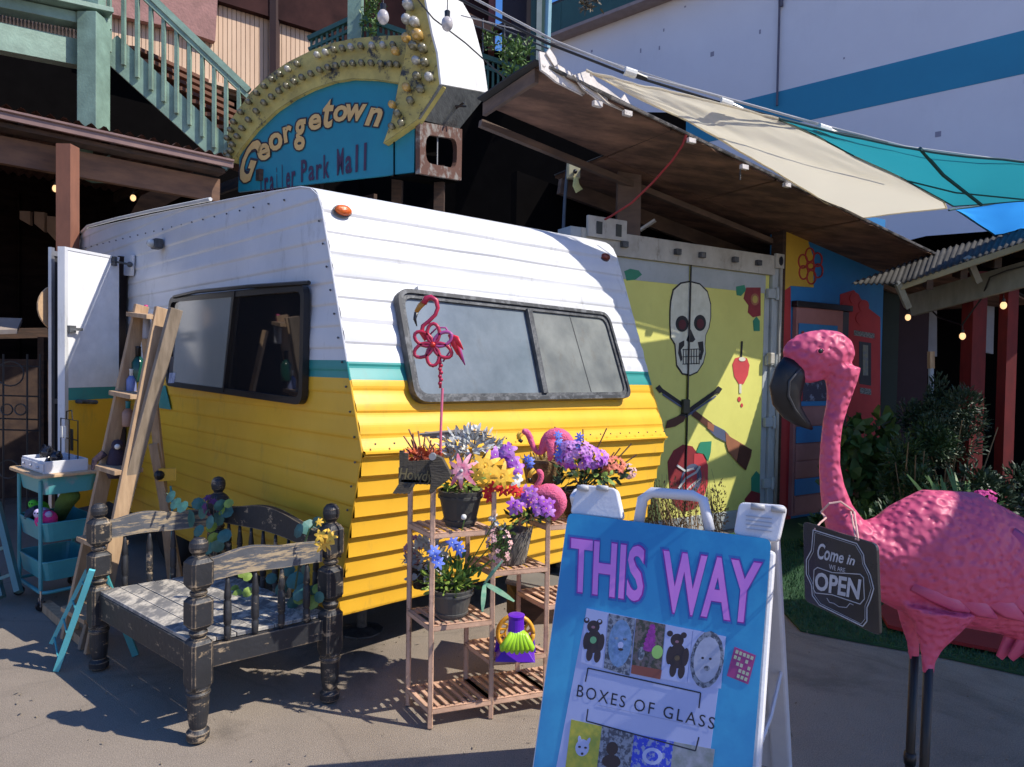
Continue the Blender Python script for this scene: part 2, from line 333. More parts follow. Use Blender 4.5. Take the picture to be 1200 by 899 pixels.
# front window
fr = [fp(459, 340, .010), fp(708, 368.5, .010), fp(736, 468, .010), fp(482, 474, .010)]
of = rpoly(fr, .085); nf = rpoly(inset(fr, .045), .06); n2 = rpoly(inset(fr, .022), .07)
mb = MB(); ring(mb, of, nf, nF, .03); wf = mb.build('window_frame', greyalu, trl)
mb = MB(); ring(mb, [p+nF*.03 for p in of], [p+nF*.03 for p in n2], nF, .012); mb.build('frame_lip', M('dark_gasket', (.035, .037, .04), .5, c2=(.12, .125, .13), scale=18, lo=.5, hi=.6), wf)
dusty = M('dusty_glass', (.20, .235, .26), .2, c2=(.13, .16, .18), scale=3.2, spec=.8, bump=.03, dirt=.3)
dusty2 = M('dusty_screen_glass', (.22, .23, .21), .4, c2=(.12, .13, .125), scale=4, spec=.5, dirt=.6)
q = inset(fr, .04); mid_t = q[0].lerp(q[1], .545); mid_b = q[3].lerp(q[2], .525)
mb = MB(); mb.prism([q[0]+nF*.002, mid_t+nF*.002, mid_b+nF*.002, q[3]+nF*.002], nF*.012); mb.build('pane', dusty, wf)
mb = MB(); mb.prism([mid_t+nF*.002, q[1]+nF*.002, q[2]+nF*.002, mid_b+nF*.002], nF*.015); mb.build('pane', dusty2, wf)
mb = MB(); mb.beam(mid_t+nF*.03, mid_b+nF*.03, .04, .03, nF); mb.build('mullion', greyalu, wf)
mb = MB(); a, b = mid_t.lerp(q[1], .52)+nF*.018, mid_b.lerp(q[2], .56)+nF*.018; mb.beam(a, b, .006, .004, nF); mb.build('seam_line', M('seam', (.09, .095, .09), .6), wf)
mb = MB(); mb.beam(fp(488, 339.5, .035), fp(684, 362, .035), .03, .03, nF); mb.build('awning_rail', MC['edge_trim_mixed'], trl)
mb = MB(); mb.beam(fp(488, 343, .035), fp(684, 365.5, .035), .03, .013, nF); mb.build('rail_slot', blackpl, trl)
# lights, decal, plates
amber = M('amber_lens', (.75, .16, .02), .25, c2=(.45, .07, .01), scale=30, bump=.4, bs=80)
redl = M('red_lens', (.22, .035, .02), .3, c2=(.12, .02, .015), scale=30)
for (x, y), mt in (((401, 248), amber), ((708, 302), redl)):
    c = fp(x, y, .012); X = U; Y = nF.cross(U).normalized(); MM = Matrix((X, Y, nF)).transposed().to_4x4(); MM.translation = c
    mb = MB(); mb.lathe([(.052, 0), (.052, .006), (.04, .008)], M=MM @ Matrix.Diagonal((1, .62, 1, 1)), n=20); f = mb.build('marker_light', greyalu, trl)
    mb = MB(); mb.lathe([(.046, .006), (.045, .02), (.034, .03), (.01, .033)], M=MM @ Matrix.Diagonal((1, .6, 1, 1)), n=20); mb.build('lens', mt, f, smooth=True)
mb = MB(); mb.prism([sp(191, 452, .012), sp(194, 452, .012), sp(200.5, 480, .012), sp(186, 478, .012)], nS*.004); mb.build('triangle_decal', teal_al, trl)
mb = MB(); c = sp(184, 286, .04); mb.box(c, .1, .06, .07, R(-44)); pb = mb.build('porch_light', greyalu, trl, bev=.01)
mb = MB(); mb.ball(c+nS*.035, .035, sc_=(1, 1, .8)); mb.build('lamp_glass', M('clear_lens', (.6, .62, .6), .1), pb, smooth=True)
# doorway, door
mb = MB(); mb.prism([sp(139, 300, .012), sp(150, 301, .012), sp(146, 620, .012), sp(134, 620, .012)], nS*.006); mb.build('doorway_gap', blackpl, trl)
mb = MB(); mb.prism(rpoly([sp(149, 298, .012), sp(158, 299, .012), sp(157, 324, .012), sp(148, 323, .012)], .02, 3), nS*.02); mb.build('hinge_plate', white_al, trl)
DH = at(139.5, 303, 5.30); DF = at(77, 291, 4.86); DF.z = DH.z = (DF.z+DH.z)/2
dd = (DF-DH); dd.z = 0; dn = dd.normalized(); nd = V((-dn.y, dn.x, 0)); nd = -nd if nd.x < 0 else nd; zt = DH.z
drz = lambda t, z, o: V((DH.x, DH.y, 0))+dd*t+Z*z+nd*o
t1, t0 = 1.30, 1.21
mb = MB()
for i, (za, zb) in enumerate(((.42, t0), (t0, t1), (t1, zt))):
    mb.mi = [2, 1, 0][i]; mb.hexa(drz(0, za, -.03), drz(1, za, -.03), drz(1, za, 0), drz(0, za, 0), drz(0, zb, -.03), drz(1, zb, -.03), drz(1, zb, 0), drz(0, zb, 0))
door = mb.build('door', [M('door_white', (.86, .85, .84), .45, dirt=.1), teal_al, yel_al], trl)
mb = MB(); mb.beam(drz(1.0, .42, -.02), drz(1.0, zt+.01, -.02), .05, .05); mb.beam(drz(0, zt, -.018), drz(1, zt, -.018), .045, .02); mb.build('door_edge', white_al, door)
mb = MB(); e = -.13
for a, b in (((0, .42), (0, zt-.05)), ((1.0, .42), (1.0, zt+.01)), ((0, zt-.03), (1.0, zt-.03)), ((0, 1.2), (1.0, 1.2)), ((0, .45), (1, .45))): mb.beam(drz(a[0], a[1], e), drz(b[0], b[1], e), .022, .035)
sd = mb.build('screen_door_frame', M('mill_aluminium', (.5, .5, .52), .35, metal=.7), trl)
mb = MB(); mb.beam(drz(.02, (.42+zt)/2, e), drz(.98, (.42+zt)/2, e), .004, zt-.5); mb.build('screen_mesh', M('dark_screen', (.04, .04, .045), .8), sd)
mb = MB(); mb.beam(drz(.93, 1.72, .02), drz(.8, 1.72, .05), .02, .02); mb.beam(drz(.93, 1.72, 0), drz(.93, 1.72, .03), .05, .05); mb.build('latch', greyalu, door)
mb = MB(); mb.tube([drz(.82, 1.2, .01), drz(.82, 1.2, .05), drz(.55, 1.19, .05), drz(.55, 1.19, .01)], .016, 8); mb.build('door_handle', greyalu, door)
a, b = drz(.12, zt-.03, .01), sp(152, 310, .05)
mb = MB(); mb.tube([a, b], .008, 6); mb.ball(a, .022); mb.ball(b, .022); mb.box(a, .03, .03, .07); mb.build('door_closer', greyalu, trl)
hat = at(59, 358, 4.75)
mb = MB(); MM = Matrix.Translation(V((DF.x, DF.y, hat.z))+nd*-.17-dn*.10) @ nd.to_track_quat('Z', 'Y').to_matrix().to_4x4() @ Matrix.Diagonal((1, 1, 1, 1))
mb.lathe([(.17, 0), (.17, .012), (.09, .02), (.085, .07), (.06, .085)], M=MM @ Matrix.Rotation(math.pi, 4, 'X'), n=24)
tag(mb.build('straw_hat', M('straw', (.55, .36, .2), .8, scale=30), smooth=False), 'tan round straw disc hanging behind the open trailer door', 'hat')
# running gear (mostly in shade)
wc = K0+Vd*2.6+U*.16; mb = MB(); MM = Matrix.Translation((wc.x, wc.y, .33)) @ U.to_track_quat('Z', 'Y').to_matrix().to_4x4()
mb.lathe([(.2, -.09), (.31, -.1), (.33, -.06), (.33, .06), (.31, .1), (.2, .09)], M=MM, n=28); wl = mb.build('wheel', M('tyre_rubber', (.02, .02, .02), .8), trl, smooth=True)
mb = MB(); mb.lathe([(.19, -.07), (.2, .085), (.05, .08), (.05, -.07)], M=MM, n=24); mb.build('rim', greyalu, wl)
for s_, u_ in ((.6, .4), (.6, 2.1), (4.1, .4)):
    c = K0+Vd*s_+U*u_; mb = MB(); mb.lathe([(.12, 0), (.12, .01), (.03, .03), (.025, .32)], c=(c.x, c.y, 0), n=10); mb.build('jack_stand', greyalu, trl)
# ================================================================ BENCH
benchp = chipped('black_chipped_bench', (.016, .0165, .019), (.47, .35, .22), amt=.47, stretch=(1.5, 1.5, 3), scale=7)
benchr = chipped('worn_rail', (.075, .078, .085), (.52, .40, .25), amt=.7, stretch=(2, 2, 14), scale=3.2)
benchs = chipped('weathered_seat', (.13, .125, .12), (.72, .65, .54), amt=.86, stretch=(7, 3, 1), scale=3, soft=.14, rough=.85)
BA, BB, BC = gd(232, 868), gd(387, 824), gd(116, 784)
BB = BB.lerp(V((-.80, 3.03, 0)), .5); BD = BC+(BB-BA)
bench = thing('bench', 'weathered black wooden bench with turned posts beside the camper trailer', 'bench', (BA+BB+BC+BD)/4)
PP = [(.028, 0, 0), (.042, .012, 0), (.044, .04, 0), (.03, .055, 0), (.034, .07, 0), (.04, .12, 0), (.041, .185, 0), (.046, .19, 0), (.046, .197, 0), (.041, .203, 0), (.041, .208, 0), (.046, .214, 0), (.043, .222, .5),
      (.043, .232, 1), (.043, .395, 1), (.036, .408, .6), (.026, .415, 0), (.034, .428, 0), (.036, .436, 0), (.026, .448, 0), (.036, .456, .7), (.044, .468, 1), (.044, .56, 1), (.036, .572, .7), (.025, .58, 0), (.033, .588, 0), (.033, .596, 0), (.024, .603, 0), (.036, .612, .6),
      (.044, .628, 1), (.044, .715, 1), (.036, .73, .5), (.022, .74, 0), (.024, .746, 0), (.033, .757, 0), (.0365, .775, 0), (.034, .792, 0), (.022, .806, 0), (.004, .811, 0)]
rotb = math.atan2((BC-BA).y, (BC-BA).x)
for P_, h in ((BA, 1), (BB, 1.09), (BC, 1), (BD, 1.1)):
    mb = MB(); prof = [(r, z if z < .41 else .41+(z-.41)*(.811*h-.41)/.401) for r, z, q in PP]
    mb.lathe(prof, n=24, sq=[q for r, z, q in PP], M=Matrix.Translation((P_.x, P_.y, 0)) @ Matrix.Rotation(rotb, 4, 'Z')); mb.build('post', benchp, bench)
def shaped_rail(P, Q, z0, z1, hump, th=.028, name='rail', mat=None):
    d = (Q-P); L = d.length; dn_ = d.normalized(); sd = V((-dn_.y, dn_.x, 0))*th/2; n = 24; top = []; bot = []
    a0, a1 = .045/L, 1-.045/L
    for i in range(n+1):
        t = a0+(a1-a0)*i/n; x = (t-a0)/(a1-a0); hz_ = hump(x); top.append(P+d*t+Z*(z1+hz_)); bot.append(P+d*t+Z*(z0+hz_*.35))
    mb = MB(); vs = []
    for T_, B_ in zip(top, bot): vs += [B_-sd, B_+sd, T_+sd, T_-sd]
    fs = [(4*i+k, 4*i+(k+1) % 4, 4*i+4+(k+1) % 4, 4*i+4+k) for i in range(n) for k in range(4)]+[(3, 2, 1, 0), (4*n, 4*n+1, 4*n+2, 4*n+3)]
    mb.add(vs, fs); return mb.build(name, mat or benchr, bench)
hA = lambda x: .022*math.sin(math.pi*min(1, x*1.6))**1.5*(1 if x < .625 else 0)+.012*x*math.sin(math.pi*x)-.004
hB = lambda x: .055*math.sin(math.pi*x)**2
up1, up2 = Z*0, Z*0
shaped_rail(BA, BB, .635, .725, hA); shaped_rail(BC, BD, .635, .725, hA); shaped_rail(BD, BB, .66, .745, hB, mat=benchp)
def apron(P, Q, z0, z1):
    d = (Q-P).normalized(); mb = MB(); mb.beam(P+d*.04+Z*(z0+z1)/2, Q-d*.04+Z*(z0+z1)/2, .028, z1-z0); mb.build('apron', benchp, bench, bev=.003)
apron(BA, BB, .285, .375); apron(BC, BD, .285, .375); apron(BA, BC, .26, .375); apron(BB, BD, .26, .375)
SPN = [(.008, 0), (.013, .02), (.015, .06), (.011, .066), (.015, .072), (.016, .1), (.015, .16), (.011, .166), (.015, .172), (.013, .2), (.009, .228), (.007, .262)]
def spindle(P, z0, z1):
    mb = MB(); k = (z1-z0)/.262; mb.lathe([(r, z*k) for r, z in SPN], c=(P.x, P.y, z0), n=10); mb.build('spindle', benchp, bench, smooth=True)
for P_, Q_, n, z1 in ((BA, BB, 4, .642), (BC, BD, 4, .642), (BD, BB, 8, .67)):
    for i in range(n): spindle(P_.lerp(Q_, (i+1)/(n+1)), .37, z1)
nrmS = (BB-BA); 
for i in range(7):     # seat planks run from A/C side, laid parallel to A-C
    a, b = (i+.03)/7, (i+.97)/7; p, q, r_, s_ = BA.lerp(BB, a), BA.lerp(BB, b), BC.lerp(BD, b), BC.lerp(BD, a)
    e = (BC-BA).normalized()*.02; ov = (-(BB-BA).normalized()*.012 if i == 0 else V((0, 0, 0)))
    z0, z1 = .376, .392+random.uniform(-.001, .002)
    zz_ = lambda p, z: V((p.x, p.y, z))
    mb = MB(); mb.hexa(zz_(p+e+ov, z0), zz_(q+e, z0), zz_(r_-e, z0), zz_(s_-e+ov, z0), zz_(p+e+ov, z1), zz_(q+e, z1), zz_(r_-e, z1), zz_(s_-e+ov, z1)) if False else mb.hexa(zz_(s_-e+ov, z0), zz_(r_-e, z0), zz_(q+e, z0), zz_(p+e+ov, z0), zz_(s_-e+ov, z1), zz_(r_-e, z1), zz_(q+e, z1), zz_(p+e+ov, z1))
    mb.build('seat_plank', benchs, bench, bev=.002)
# ================================================================ LEAVES / FLOWERS helpers
def leafmat(n, c): return M(n, c, .55, c2=tuple(x*.55 for x in c), scale=14)
gL = leafmat('leaf_green', (.09, .2, .04)); gD = leafmat('leaf_dark', (.03, .075, .025)); gT = leafmat('leaf_blue_green', (.06, .19, .16)); gY = leafmat('leaf_lime', (.26, .38, .06)); gG = leafmat('leaf_silver', (.6, .62, .6)); gDry = leafmat('dry_twig', (.28, .18, .09))
pk = M('petal_pink', (.85, .12, .24), .6, c2=(.85, .55, .58), scale=22); yl = M('petal_yellow', (.85, .55, .05), .6, c2=(.8, .42, .04), scale=20); pu = M('petal_purple', (.32, .06, .45), .6, c2=(.55, .25, .62), scale=25, lo=.45, hi=.6)
bl = M('petal_blue', (.06, .10, .62), .6, c2=(.2, .3, .75), scale=25); rd = M('petal_red', (.7, .02, .02), .6); wh = M('petal_white', (.75, .74, .68), .6); og = M('petal_orange', (.62, .12, .05), .6, c2=(.35, .08, .03), scale=30); pp = M('petal_pale_pink', (.72, .42, .40), .6)
def rd3(): 
    while 1:
        v = V((random.uniform(-1, 1), random.uniform(-1, 1), random.uniform(-1, 1)))
        if .05 < v.length < 1: return v.normalized()
def leafcloud(name, mt, parent, c, ext, n, L, W, upb=.3, world=True):
    mb = MB(); c = V(c)
    for i in range(n):
        d = rd3(); r = random.random()**.45; p = c+V((d.x*ext[0], d.y*ext[1], d.z*ext[2]))*r
        dd_ = (d+V((0, 0, upb))+rd3()*.6).normalized(); mb.leaf(p, dd_, rd3(), L*random.uniform(.6, 1.2), W*random.uniform(.7, 1.2), random.uniform(0, .5))
    return mb.build(name, mt, parent, kind='stuff')
def daisy(parent, c, face, R_, n, mt, mtc=None, W=.45, name='flower', cup=.35):
    c = V(c); f = V(face).normalized(); a = f.orthogonal().normalized(); b = f.cross(a); mb = MB()
    for i in range(n):
        an = 2*math.pi*(i+.3*random.random())/n; d = a*math.cos(an)+b*math.sin(an)+f*cup; mb.leaf(c, d, f, R_*random.uniform(.88, 1.08), R_*W*.72, .55, 4)
    o = mb.build(name, mt, parent)
    m2 = MB(); m2.ball(c+f*R_*.08, R_*.12, 8, 5); m2.build('flower_centre', mtc or yl, o, smooth=True); return o
def cluster(parent, c, ext, n, R_, mt, name='flower'):
    mb = MB(); c = V(c)
    for i in range(n):
        d = rd3(); d.y = -abs(d.y)*.6+d.y*.4; p = c+V((d.x*ext[0], d.y*ext[1], d.z*ext[2])); f = (d+V((0, -.5, .4))).normalized(); a = f.orthogonal().normalized(); b = f.cross(a)
        for k in range(5):
            an = 2*math.pi*k/5+i; mb.leaf(p, a*math.cos(an)+b*math.sin(an)+f*.5, f, R_*random.uniform(.8, 1.2), R_*.8, .3, 2)
    return mb.build(name, mt, parent, kind='stuff')
def stems(parent, base, tips, mt, r=.002, name='stem'):
    mb = MB()
    for t_ in tips: t_ = V(t_); b_ = V(base)+V((random.uniform(-.02, .02), random.uniform(-.02, .02), 0)); mb.tube([b_, b_.lerp(t_, .5)+rd3()*.012, t_], r, 4)
    return mb.build(name, mt, parent)
# vines on the bench
def roundleaf(mb, c, f, r):
    f = V(f).normalized(); a = f.orthogonal().normalized(); b = f.cross(a); n = 8
    vs = [V(c)+f*r*.18]+[V(c)+(a*math.cos(2*math.pi*k/n)*1.15+b*math.sin(2*math.pi*k/n))*r for k in range(n)]
    mb.add(vs, [(0, k+1, (k+1) % n+1) for k in range(n)])
v1 = thing('artificial_vine', 'artificial eucalyptus vine with purple flowers wound round the back bench post', 'vine', (BD.x, BD.y, .7))
for nm, mt, lst in (('leaf', gT, [(238, 598, 12), (246, 612, 9), (222, 608, 13), (232, 590, 8), (258, 592, 8), (256, 608, 10), (214, 594, 8), (263, 628, 9), (255, 640, 9), (200, 582, 8), (233, 622, 8), (206, 590, 8), (245, 642, 9), (266, 600, 8)]), ('lime_leaf', gY, [(248, 618, 7), (250, 630, 7), (260, 598, 7), (246, 636, 6), (268, 590, 6), (278, 696, 6), (284, 700, 6), (290, 694, 6), (275, 690, 5)])):
    for x, y, r in lst: mb = MB(); c = at(x, y, 3.5+random.uniform(-.12, .05)-(.25 if y > 680 else 0)); roundleaf(mb, c, V((random.uniform(-.9, .9), -1, random.uniform(-.3, .9))), r*3.5/800*.85); mb.build(nm, mt, v1)
mb = MB(); mb.tube([at(x, y, 3.5) for x, y in ((195, 578), (212, 592), (235, 597), (250, 605), (252, 630), (262, 655))], .004, 5); mb.build('stem', gD, v1)
cluster(v1, at(249, 592, 3.47), (.04, .03, .05), 7, .022, M('petal_plum', (.12, .03, .12), .6))
v2 = thing('artificial_vine', 'artificial vine with yellow flowers hanging on the right bench post', 'vine', (BB.x, BB.y, .7))
mb = MB()
for x, y, r in [(350, 622, 10), (362, 618, 11), (372, 612, 8), (346, 680, 12), (352, 694, 12), (338, 668, 9), (344, 706, 9), (366, 692, 8), (374, 700, 8), (330, 690, 9), (318, 678, 8), (358, 668, 8)]:
    mb = MB(); c = at(x, y, 2.98+random.uniform(-.04, .12)); roundleaf(mb, c, V((random.uniform(-.9, .9), -1, random.uniform(-.3, .9))), r*3/800*.85); mb.build('leaf', gT, v2)
mb = MB()
for x, y, r in [(352, 700, 8), (366, 706, 8), (372, 690, 6), (284, 672, 5), (290, 676, 5)]: mb = MB(); roundleaf(mb, at(x, y, 3.0), V((.3, -1, .5)), r*3/800); mb.build('lime_leaf', gY, v2)
for i, (x, y) in enumerate([(383, 636), (376, 628), (387, 629), (378, 639), (374, 612)]): daisy(v2, at(x, y, 2.86), (random.uniform(-.4, .4), -1, .4), .03 if i < 4 else .018, 6, yl, W=.7)
mb = MB(); mb.tube([at(x, y, 2.95) for x, y in ((372, 610), (362, 622), (352, 650), (346, 690))], .004, 5); mb.build('stem', gD, v2)
# ================================================================ LADDER
LT = at(182, 360, 3.85); 
lad = thing('wooden_ladder', 'unpainted wooden step ladder used as shelving against the camper side', 'ladder', (-2.2, 3.75, 0))
def q4(mb, pts, th):    # plank from 4 points + thickness vector
    return mb.prism(pts, th)
F0l, F0r = gd(76, 762), gd(98, 772); F0l = V((-2.36, 3.52, 0)); 
# front frame: left rail and right rail (seen edge on as a wide board), back frame rails
tl, tr = at(166, 358, 3.86), at(197, 360, 3.80)
bl_, br_ = gd(80, 750), gd(108, 768)
fdir = ((tl+tr)/2-(bl_+br_)/2).normalized(); side = (tr-tl); side.z = 0; side.normalize(); 
dep = fdir.cross(side).normalized(); dep = dep if dep.y > 0 else -dep
def board(p, q, w, th, wd): # board with width along wd
    mb = MB(); d = (q-p).normalized(); mb.beam(p, q, th, w, wd); return mb
wdir = V((.55, .83, 0)).normalized()
for (t_, b_) in ((tl, bl_), (at(190, 361, 3.75), br_)):
    board(b_+Z*.01, t_, .075, .026, wdir).build('side_rail', rawwood, lad, bev=.003)
# outer brace board, slanting nearly with the rail
board(gd(100, 760), at(206, 362, 3.70), .07, .03, wdir).build('front_brace', M('grey_pine', (.28, .22, .16), .75, c2=(.17, .13, .09), scale=6, stretch=(5, 5, .8), bump=.2), lad, bev=.003)
for i, t_ in enumerate((.03, .27, .49, .70, .90)):
    tt = 1-t_; a, b = bl_.lerp(tl, tt), br_.lerp(at(190, 361, 3.75), tt)
    mb = MB(); c = (a+b)/2; ln = (b-a); ln.z = 0; wid = wdir*.075
    mb.hexa(a-wid-Z*.012, b-wid-Z*.012, b+wid-Z*.012, a+wid-Z*.012, a-wid+Z*.012, b-wid+Z*.012, b+wid+Z*.012, a+wid+Z*.012); mb.build('step', rawwood, lad, bev=.002)
r1 = board(at(213, 700, 4.05), at(180, 520, 3.95), .05, .024, (1, 0, 0)); r1.build('rear_leg', rawwood, lad)
board(at(204, 700, 4.35)-Z*0, at(170, 380, 3.98), .05, .024, (1, 0, 0)).build('rear_leg', rawwood, lad)
# things on the ladder steps
def bottle(name, label, x, y, d, h, r, m1, m2):
    p = at(x, y, d); t_ = thing(name, label, name.replace('_', ' '), p); mb = MB(); mb.lathe([(r*.9, 0), (r, .01), (r, h*.55), (r*.45, h*.72)], c=p, n=14); mb.build('body', m1, t_, smooth=True)
    mb = MB(); mb.lathe([(r*.42, h*.7), (r*.42, h*.96), (r*.5, h), (r*.2, h*1.01)], c=p, n=12); mb.build('cap', m2, t_, smooth=True)
bottle('glass_bottle', 'slim pale bottle standing on the top step of the ladder', 171, 397, 3.88, .19, .024, M('milky', (.5, .52, .6), .3), M('magenta_cap', (.6, .05, .2), .4))
bottle('green_bottle', 'dark green bottle on the second ladder step', 162, 448, 3.83, .2, .034, M('green_glass', (.01, .08, .06), .2), blackpl)
bottle('blue_bottle', 'small blue white bottle on the third ladder step', 154, 460, 3.80, .13, .026, M('blue_bottle_m', (.2, .25, .5), .4), wh)
bottle('teal_bottle', 'small teal capped bottle low on the ladder', 150, 500, 3.74, .14, .03, M('tan_bottle', (.35, .2, .14), .5), M('teal_cap', (.02, .2, .25), .4))
p = at(137, 560, 3.72); fg = thing('penguin_figure', 'dark plush bird with a white face on a lower ladder step', 'plush toy', p)
mb = MB(); mb.lathe([(.04, 0), (.052, .03), (.05, .09), (.035, .15), (.024, .17)], c=p, n=16); mb.build('body', M('dark_plush', (.045, .03, .045), .95, bump=.5, bs=90), fg, smooth=True)
mb = MB(); mb.ball(p+V((.01, -.01, .18)), .032); mb.build('head', M('dark_plush', (.045, .03, .045)), fg, smooth=True)
mb = MB(); mb.ball(p+V((.02, -.03, .175)), .016); mb.build('face', wh, fg, smooth=True)
mb = MB(); mb.tube([p+V((-.05, -.03, .14)), p+V((-.09, -.05, .1)), p+V((-.1, -.06, .05))], [.02, .016, .006]); mb.build('wing', MC['dark_plush'], fg)
p = gd(190, 690); 
# ================================================================ CART
ct = gd(118, 722); cart = thing('utility_cart', 'teal three tier rolling cart with a wooden top in front of the trailer door', 'cart', ct)
a1 = gd(150, 738); a2 = gd(70, 712); ax = (a1-a2); W_ = ax.length; ax.normalize(); ay = V((-ax.y, ax.x, 0))
c0 = gd(50, 706); D0 = at(106, 700, 3.95); D0.z = 0
kA, kB, kC = gd(52, 560, .81), gd(119, 552, .81), gd(17, 548, .81); ax = (kA-kC).normalized(); ay = V((-ax.y, ax.x, 0)); CC = (kB+kC)/2; CC.z = 0; hw, hd = (kA-kC).length/2-.05, .15; print('cart', (kA-kC).length, (kB-kA).length)
def cp_(a, b, z): return CC+ax*a*(hw/.21 if abs(a) < hw-.04 else 1)+ay*b+Z*z*.865
def tray(z0, z1, nm='tray', mt=teal_st):
    o_ = [cp_(-hw, -hd, 0), cp_(hw, -hd, 0), cp_(hw, hd, 0), cp_(-hw, hd, 0)]; rp = rpoly(o_, .05, 4); rb = rpoly(inset(o_, .015), .05, 4)
    mb = MB(); n = len(rp); z0 *= .865; z1 *= .865
    mb.add([p+Z*z1 for p in rp]+[p+Z*z0 for p in rb], [((i+1) % n, i, i+n, (i+1) % n+n) for i in range(n)]+[tuple(range(n, 2*n))])
    o = mb.build(nm, mt, cart, solid=.005); m2 = MB(); m2.tube([p+Z*z1 for p in rp]+[rp[0]+Z*z1], .006, 6); m2.build('tray_rim', mt, o); return o
tray(.20, .33); tray(.47, .60)
tray(.80, .92, 'top_tray', M('tray_pinkish', (.09, .36, .38), .4, c2=(.55, .28, .32), scale=.9, lo=.5, hi=.56))
for sx in (-1, 1):
    for sy in (-1, 1):
        mb = MB(); mb.tube([cp_(sx*(hw-.03), sy*hd, z) for z in (.12, .9)], .011, 8); mb.build('post', teal_st, cart)
        mb = MB(); c = cp_(sx*(hw-.02), sy*(hd-.0), 0); mb.tube([c+Z*.12, c+Z*.075], .008, 6); mb.beam(c+Z*.08+ax*.014, c+Z*.03+ax*.014, .004, .03); mb.beam(c+Z*.08-ax*.014, c+Z*.03-ax*.014, .004, .03); cs = mb.build('caster', M('chrome', (.6, .6, .62), .2, metal=.9), cart)
        mb = MB(); MM = Matrix.Translation(c+Z*.031) @ ax.to_track_quat('Z', 'Y').to_matrix().to_4x4(); mb.lathe([(.028, -.01), (.031, -.006), (.031, .006), (.028, .01)], M=MM, n=16); mb.build('caster_wheel', blackpl, cs)
mb = MB(); o_ = rpoly([cp_(-hw, -hd, .125), cp_(hw, -hd, .125), cp_(hw, hd, .125), cp_(-hw, hd, .125)], .05, 4); mb.tube(o_+[o_[0]], .011, 8); mb.build('base_frame', teal_st, cart)
mb = MB(); mb.prism(rpoly([cp_(-hw-.05, -hd-.04, .925), cp_(hw+.04, -hd-.04, .925), cp_(hw+.04, hd+.04, .925), cp_(-hw-.05, hd+.04, .925)], .04, 4), Z*.018); mb.build('wooden_top', M('birch_ply', (.62, .42, .24), .55, scale=5, stretch=(1, 6, 1)), cart, bev=.003)
# white box with little drawers
dbx = thing('drawer_box', 'low white display box with small drawers on the teal cart', 'box', cp_(0, 0, .943))
mb = MB(); mb.hexa(cp_(-.18, -.13, .945), cp_(.2, -.13, .945), cp_(.2, .1, .945), cp_(-.18, .1, .945), cp_(-.18, -.13, .952), cp_(.2, -.13, .952), cp_(.2, .1, .952), cp_(-.18, .1, .952)); 
for a, b in (((-.18, -.13), (.2, -.13)), ((-.18, .1), (.2, .1)), ((-.18, -.13), (-.18, .1)), ((.2, -.13), (.2, .1)), ((-.0, -.13), (-.0, .1))): mb.beam(cp_(a[0], a[1], .985), cp_(b[0], b[1], .985), .01, .075)
mb.build('case', white_pl, dbx, bev=.002)
for i in range(3):
    f_ = MB(); f_.hexa(*[cp_(-.172+.122*i+dx, -.142+dy, zz_) for zz_ in (.955, 1.015) for dx, dy in ((0, 0), (.116, 0), (.116, .006), (0, .006))]); f_ = f_.build('drawer_front', white_pl, dbx, bev=.002)
    k_ = MB(); k_.ball(cp_(-.114+.122*i, -.148, .985), .009); k_.build('drawer_knob', M('knob', (.5, .5, .52), .3), f_, smooth=True)
dsp = thing('jewellery_rack', 'black wire rack hung with cards and sunglasses on the teal cart', 'rack', cp_(.05, .06, .95))
mb = MB(); rc = lambda a, z: cp_(a*1.35, .05, .95+(z-.95)*1.4)
for pts in ([rc(-.07, .95), rc(-.07, 1.2), rc(.13, 1.2), rc(.13, .95)], [rc(-.07, 1.1), rc(.13, 1.1)], [rc(.0, 1.2), rc(-.0, 1.24), rc(.06, 1.25), rc(.07, 1.2)], [rc(.03, .95), rc(.03, 1.2)]): mb.tube(pts, .004, 5)
mb.build('wire_frame', blackm, dsp)
for a, z, w_, h_, mt in ((-.04, 1.13, .03, .06, wh), (.0, 1.13, .035, .065, wh), (.08, 1.10, .045, .11, blackpl)):
    mb = MB(); mb.beam(rc(a, z-h_/2)-ay*.01, rc(a, z+h_/2)-ay*.01, w_, .004, ay); mb.build('hang_card' if mt is wh else 'hanging_pouch', mt, dsp)
for i, (a, b, z, r) in enumerate(((-.1, -.03, 1.05, .05), (-.02, -.05, 1.06, .048), (.1, -.04, 1.04, .045), (.03, -.02, 1.03, .04))):
    t_ = thing('black_figurine', ['round black figurine at the left end of the white box', 'black figurine with a pale face in the middle of the white box', 'small black figurine at the right end of the white box', 'low black figurine between the others in the white box'][i], 'figurine', cp_(a, b, .95), group='black figurines in the white box')
    m_ = M('black_gloss', (.012, .013, .02), .2, bump=.3, bs=40)
    mb = MB(); c = cp_(a, b, .952); mb.lathe([(r*.8, 0), (r, .02), (r*.7, .05), (r*.5, z-.99+.03)], c=c, n=12); mb.build('body', m_, t_, smooth=True)
    mb = MB(); c = cp_(a, b, z); mb.ball(c, r*.8); mb.tube([c+ax*r*.3, c+ax*r+Z*r*.9], [r*.4, r*.15]); mb.tube([c-ax*r*.3, c-ax*r+Z*r*.9], [r*.4, r*.15]); mb.build('head', m_, t_, smooth=True)
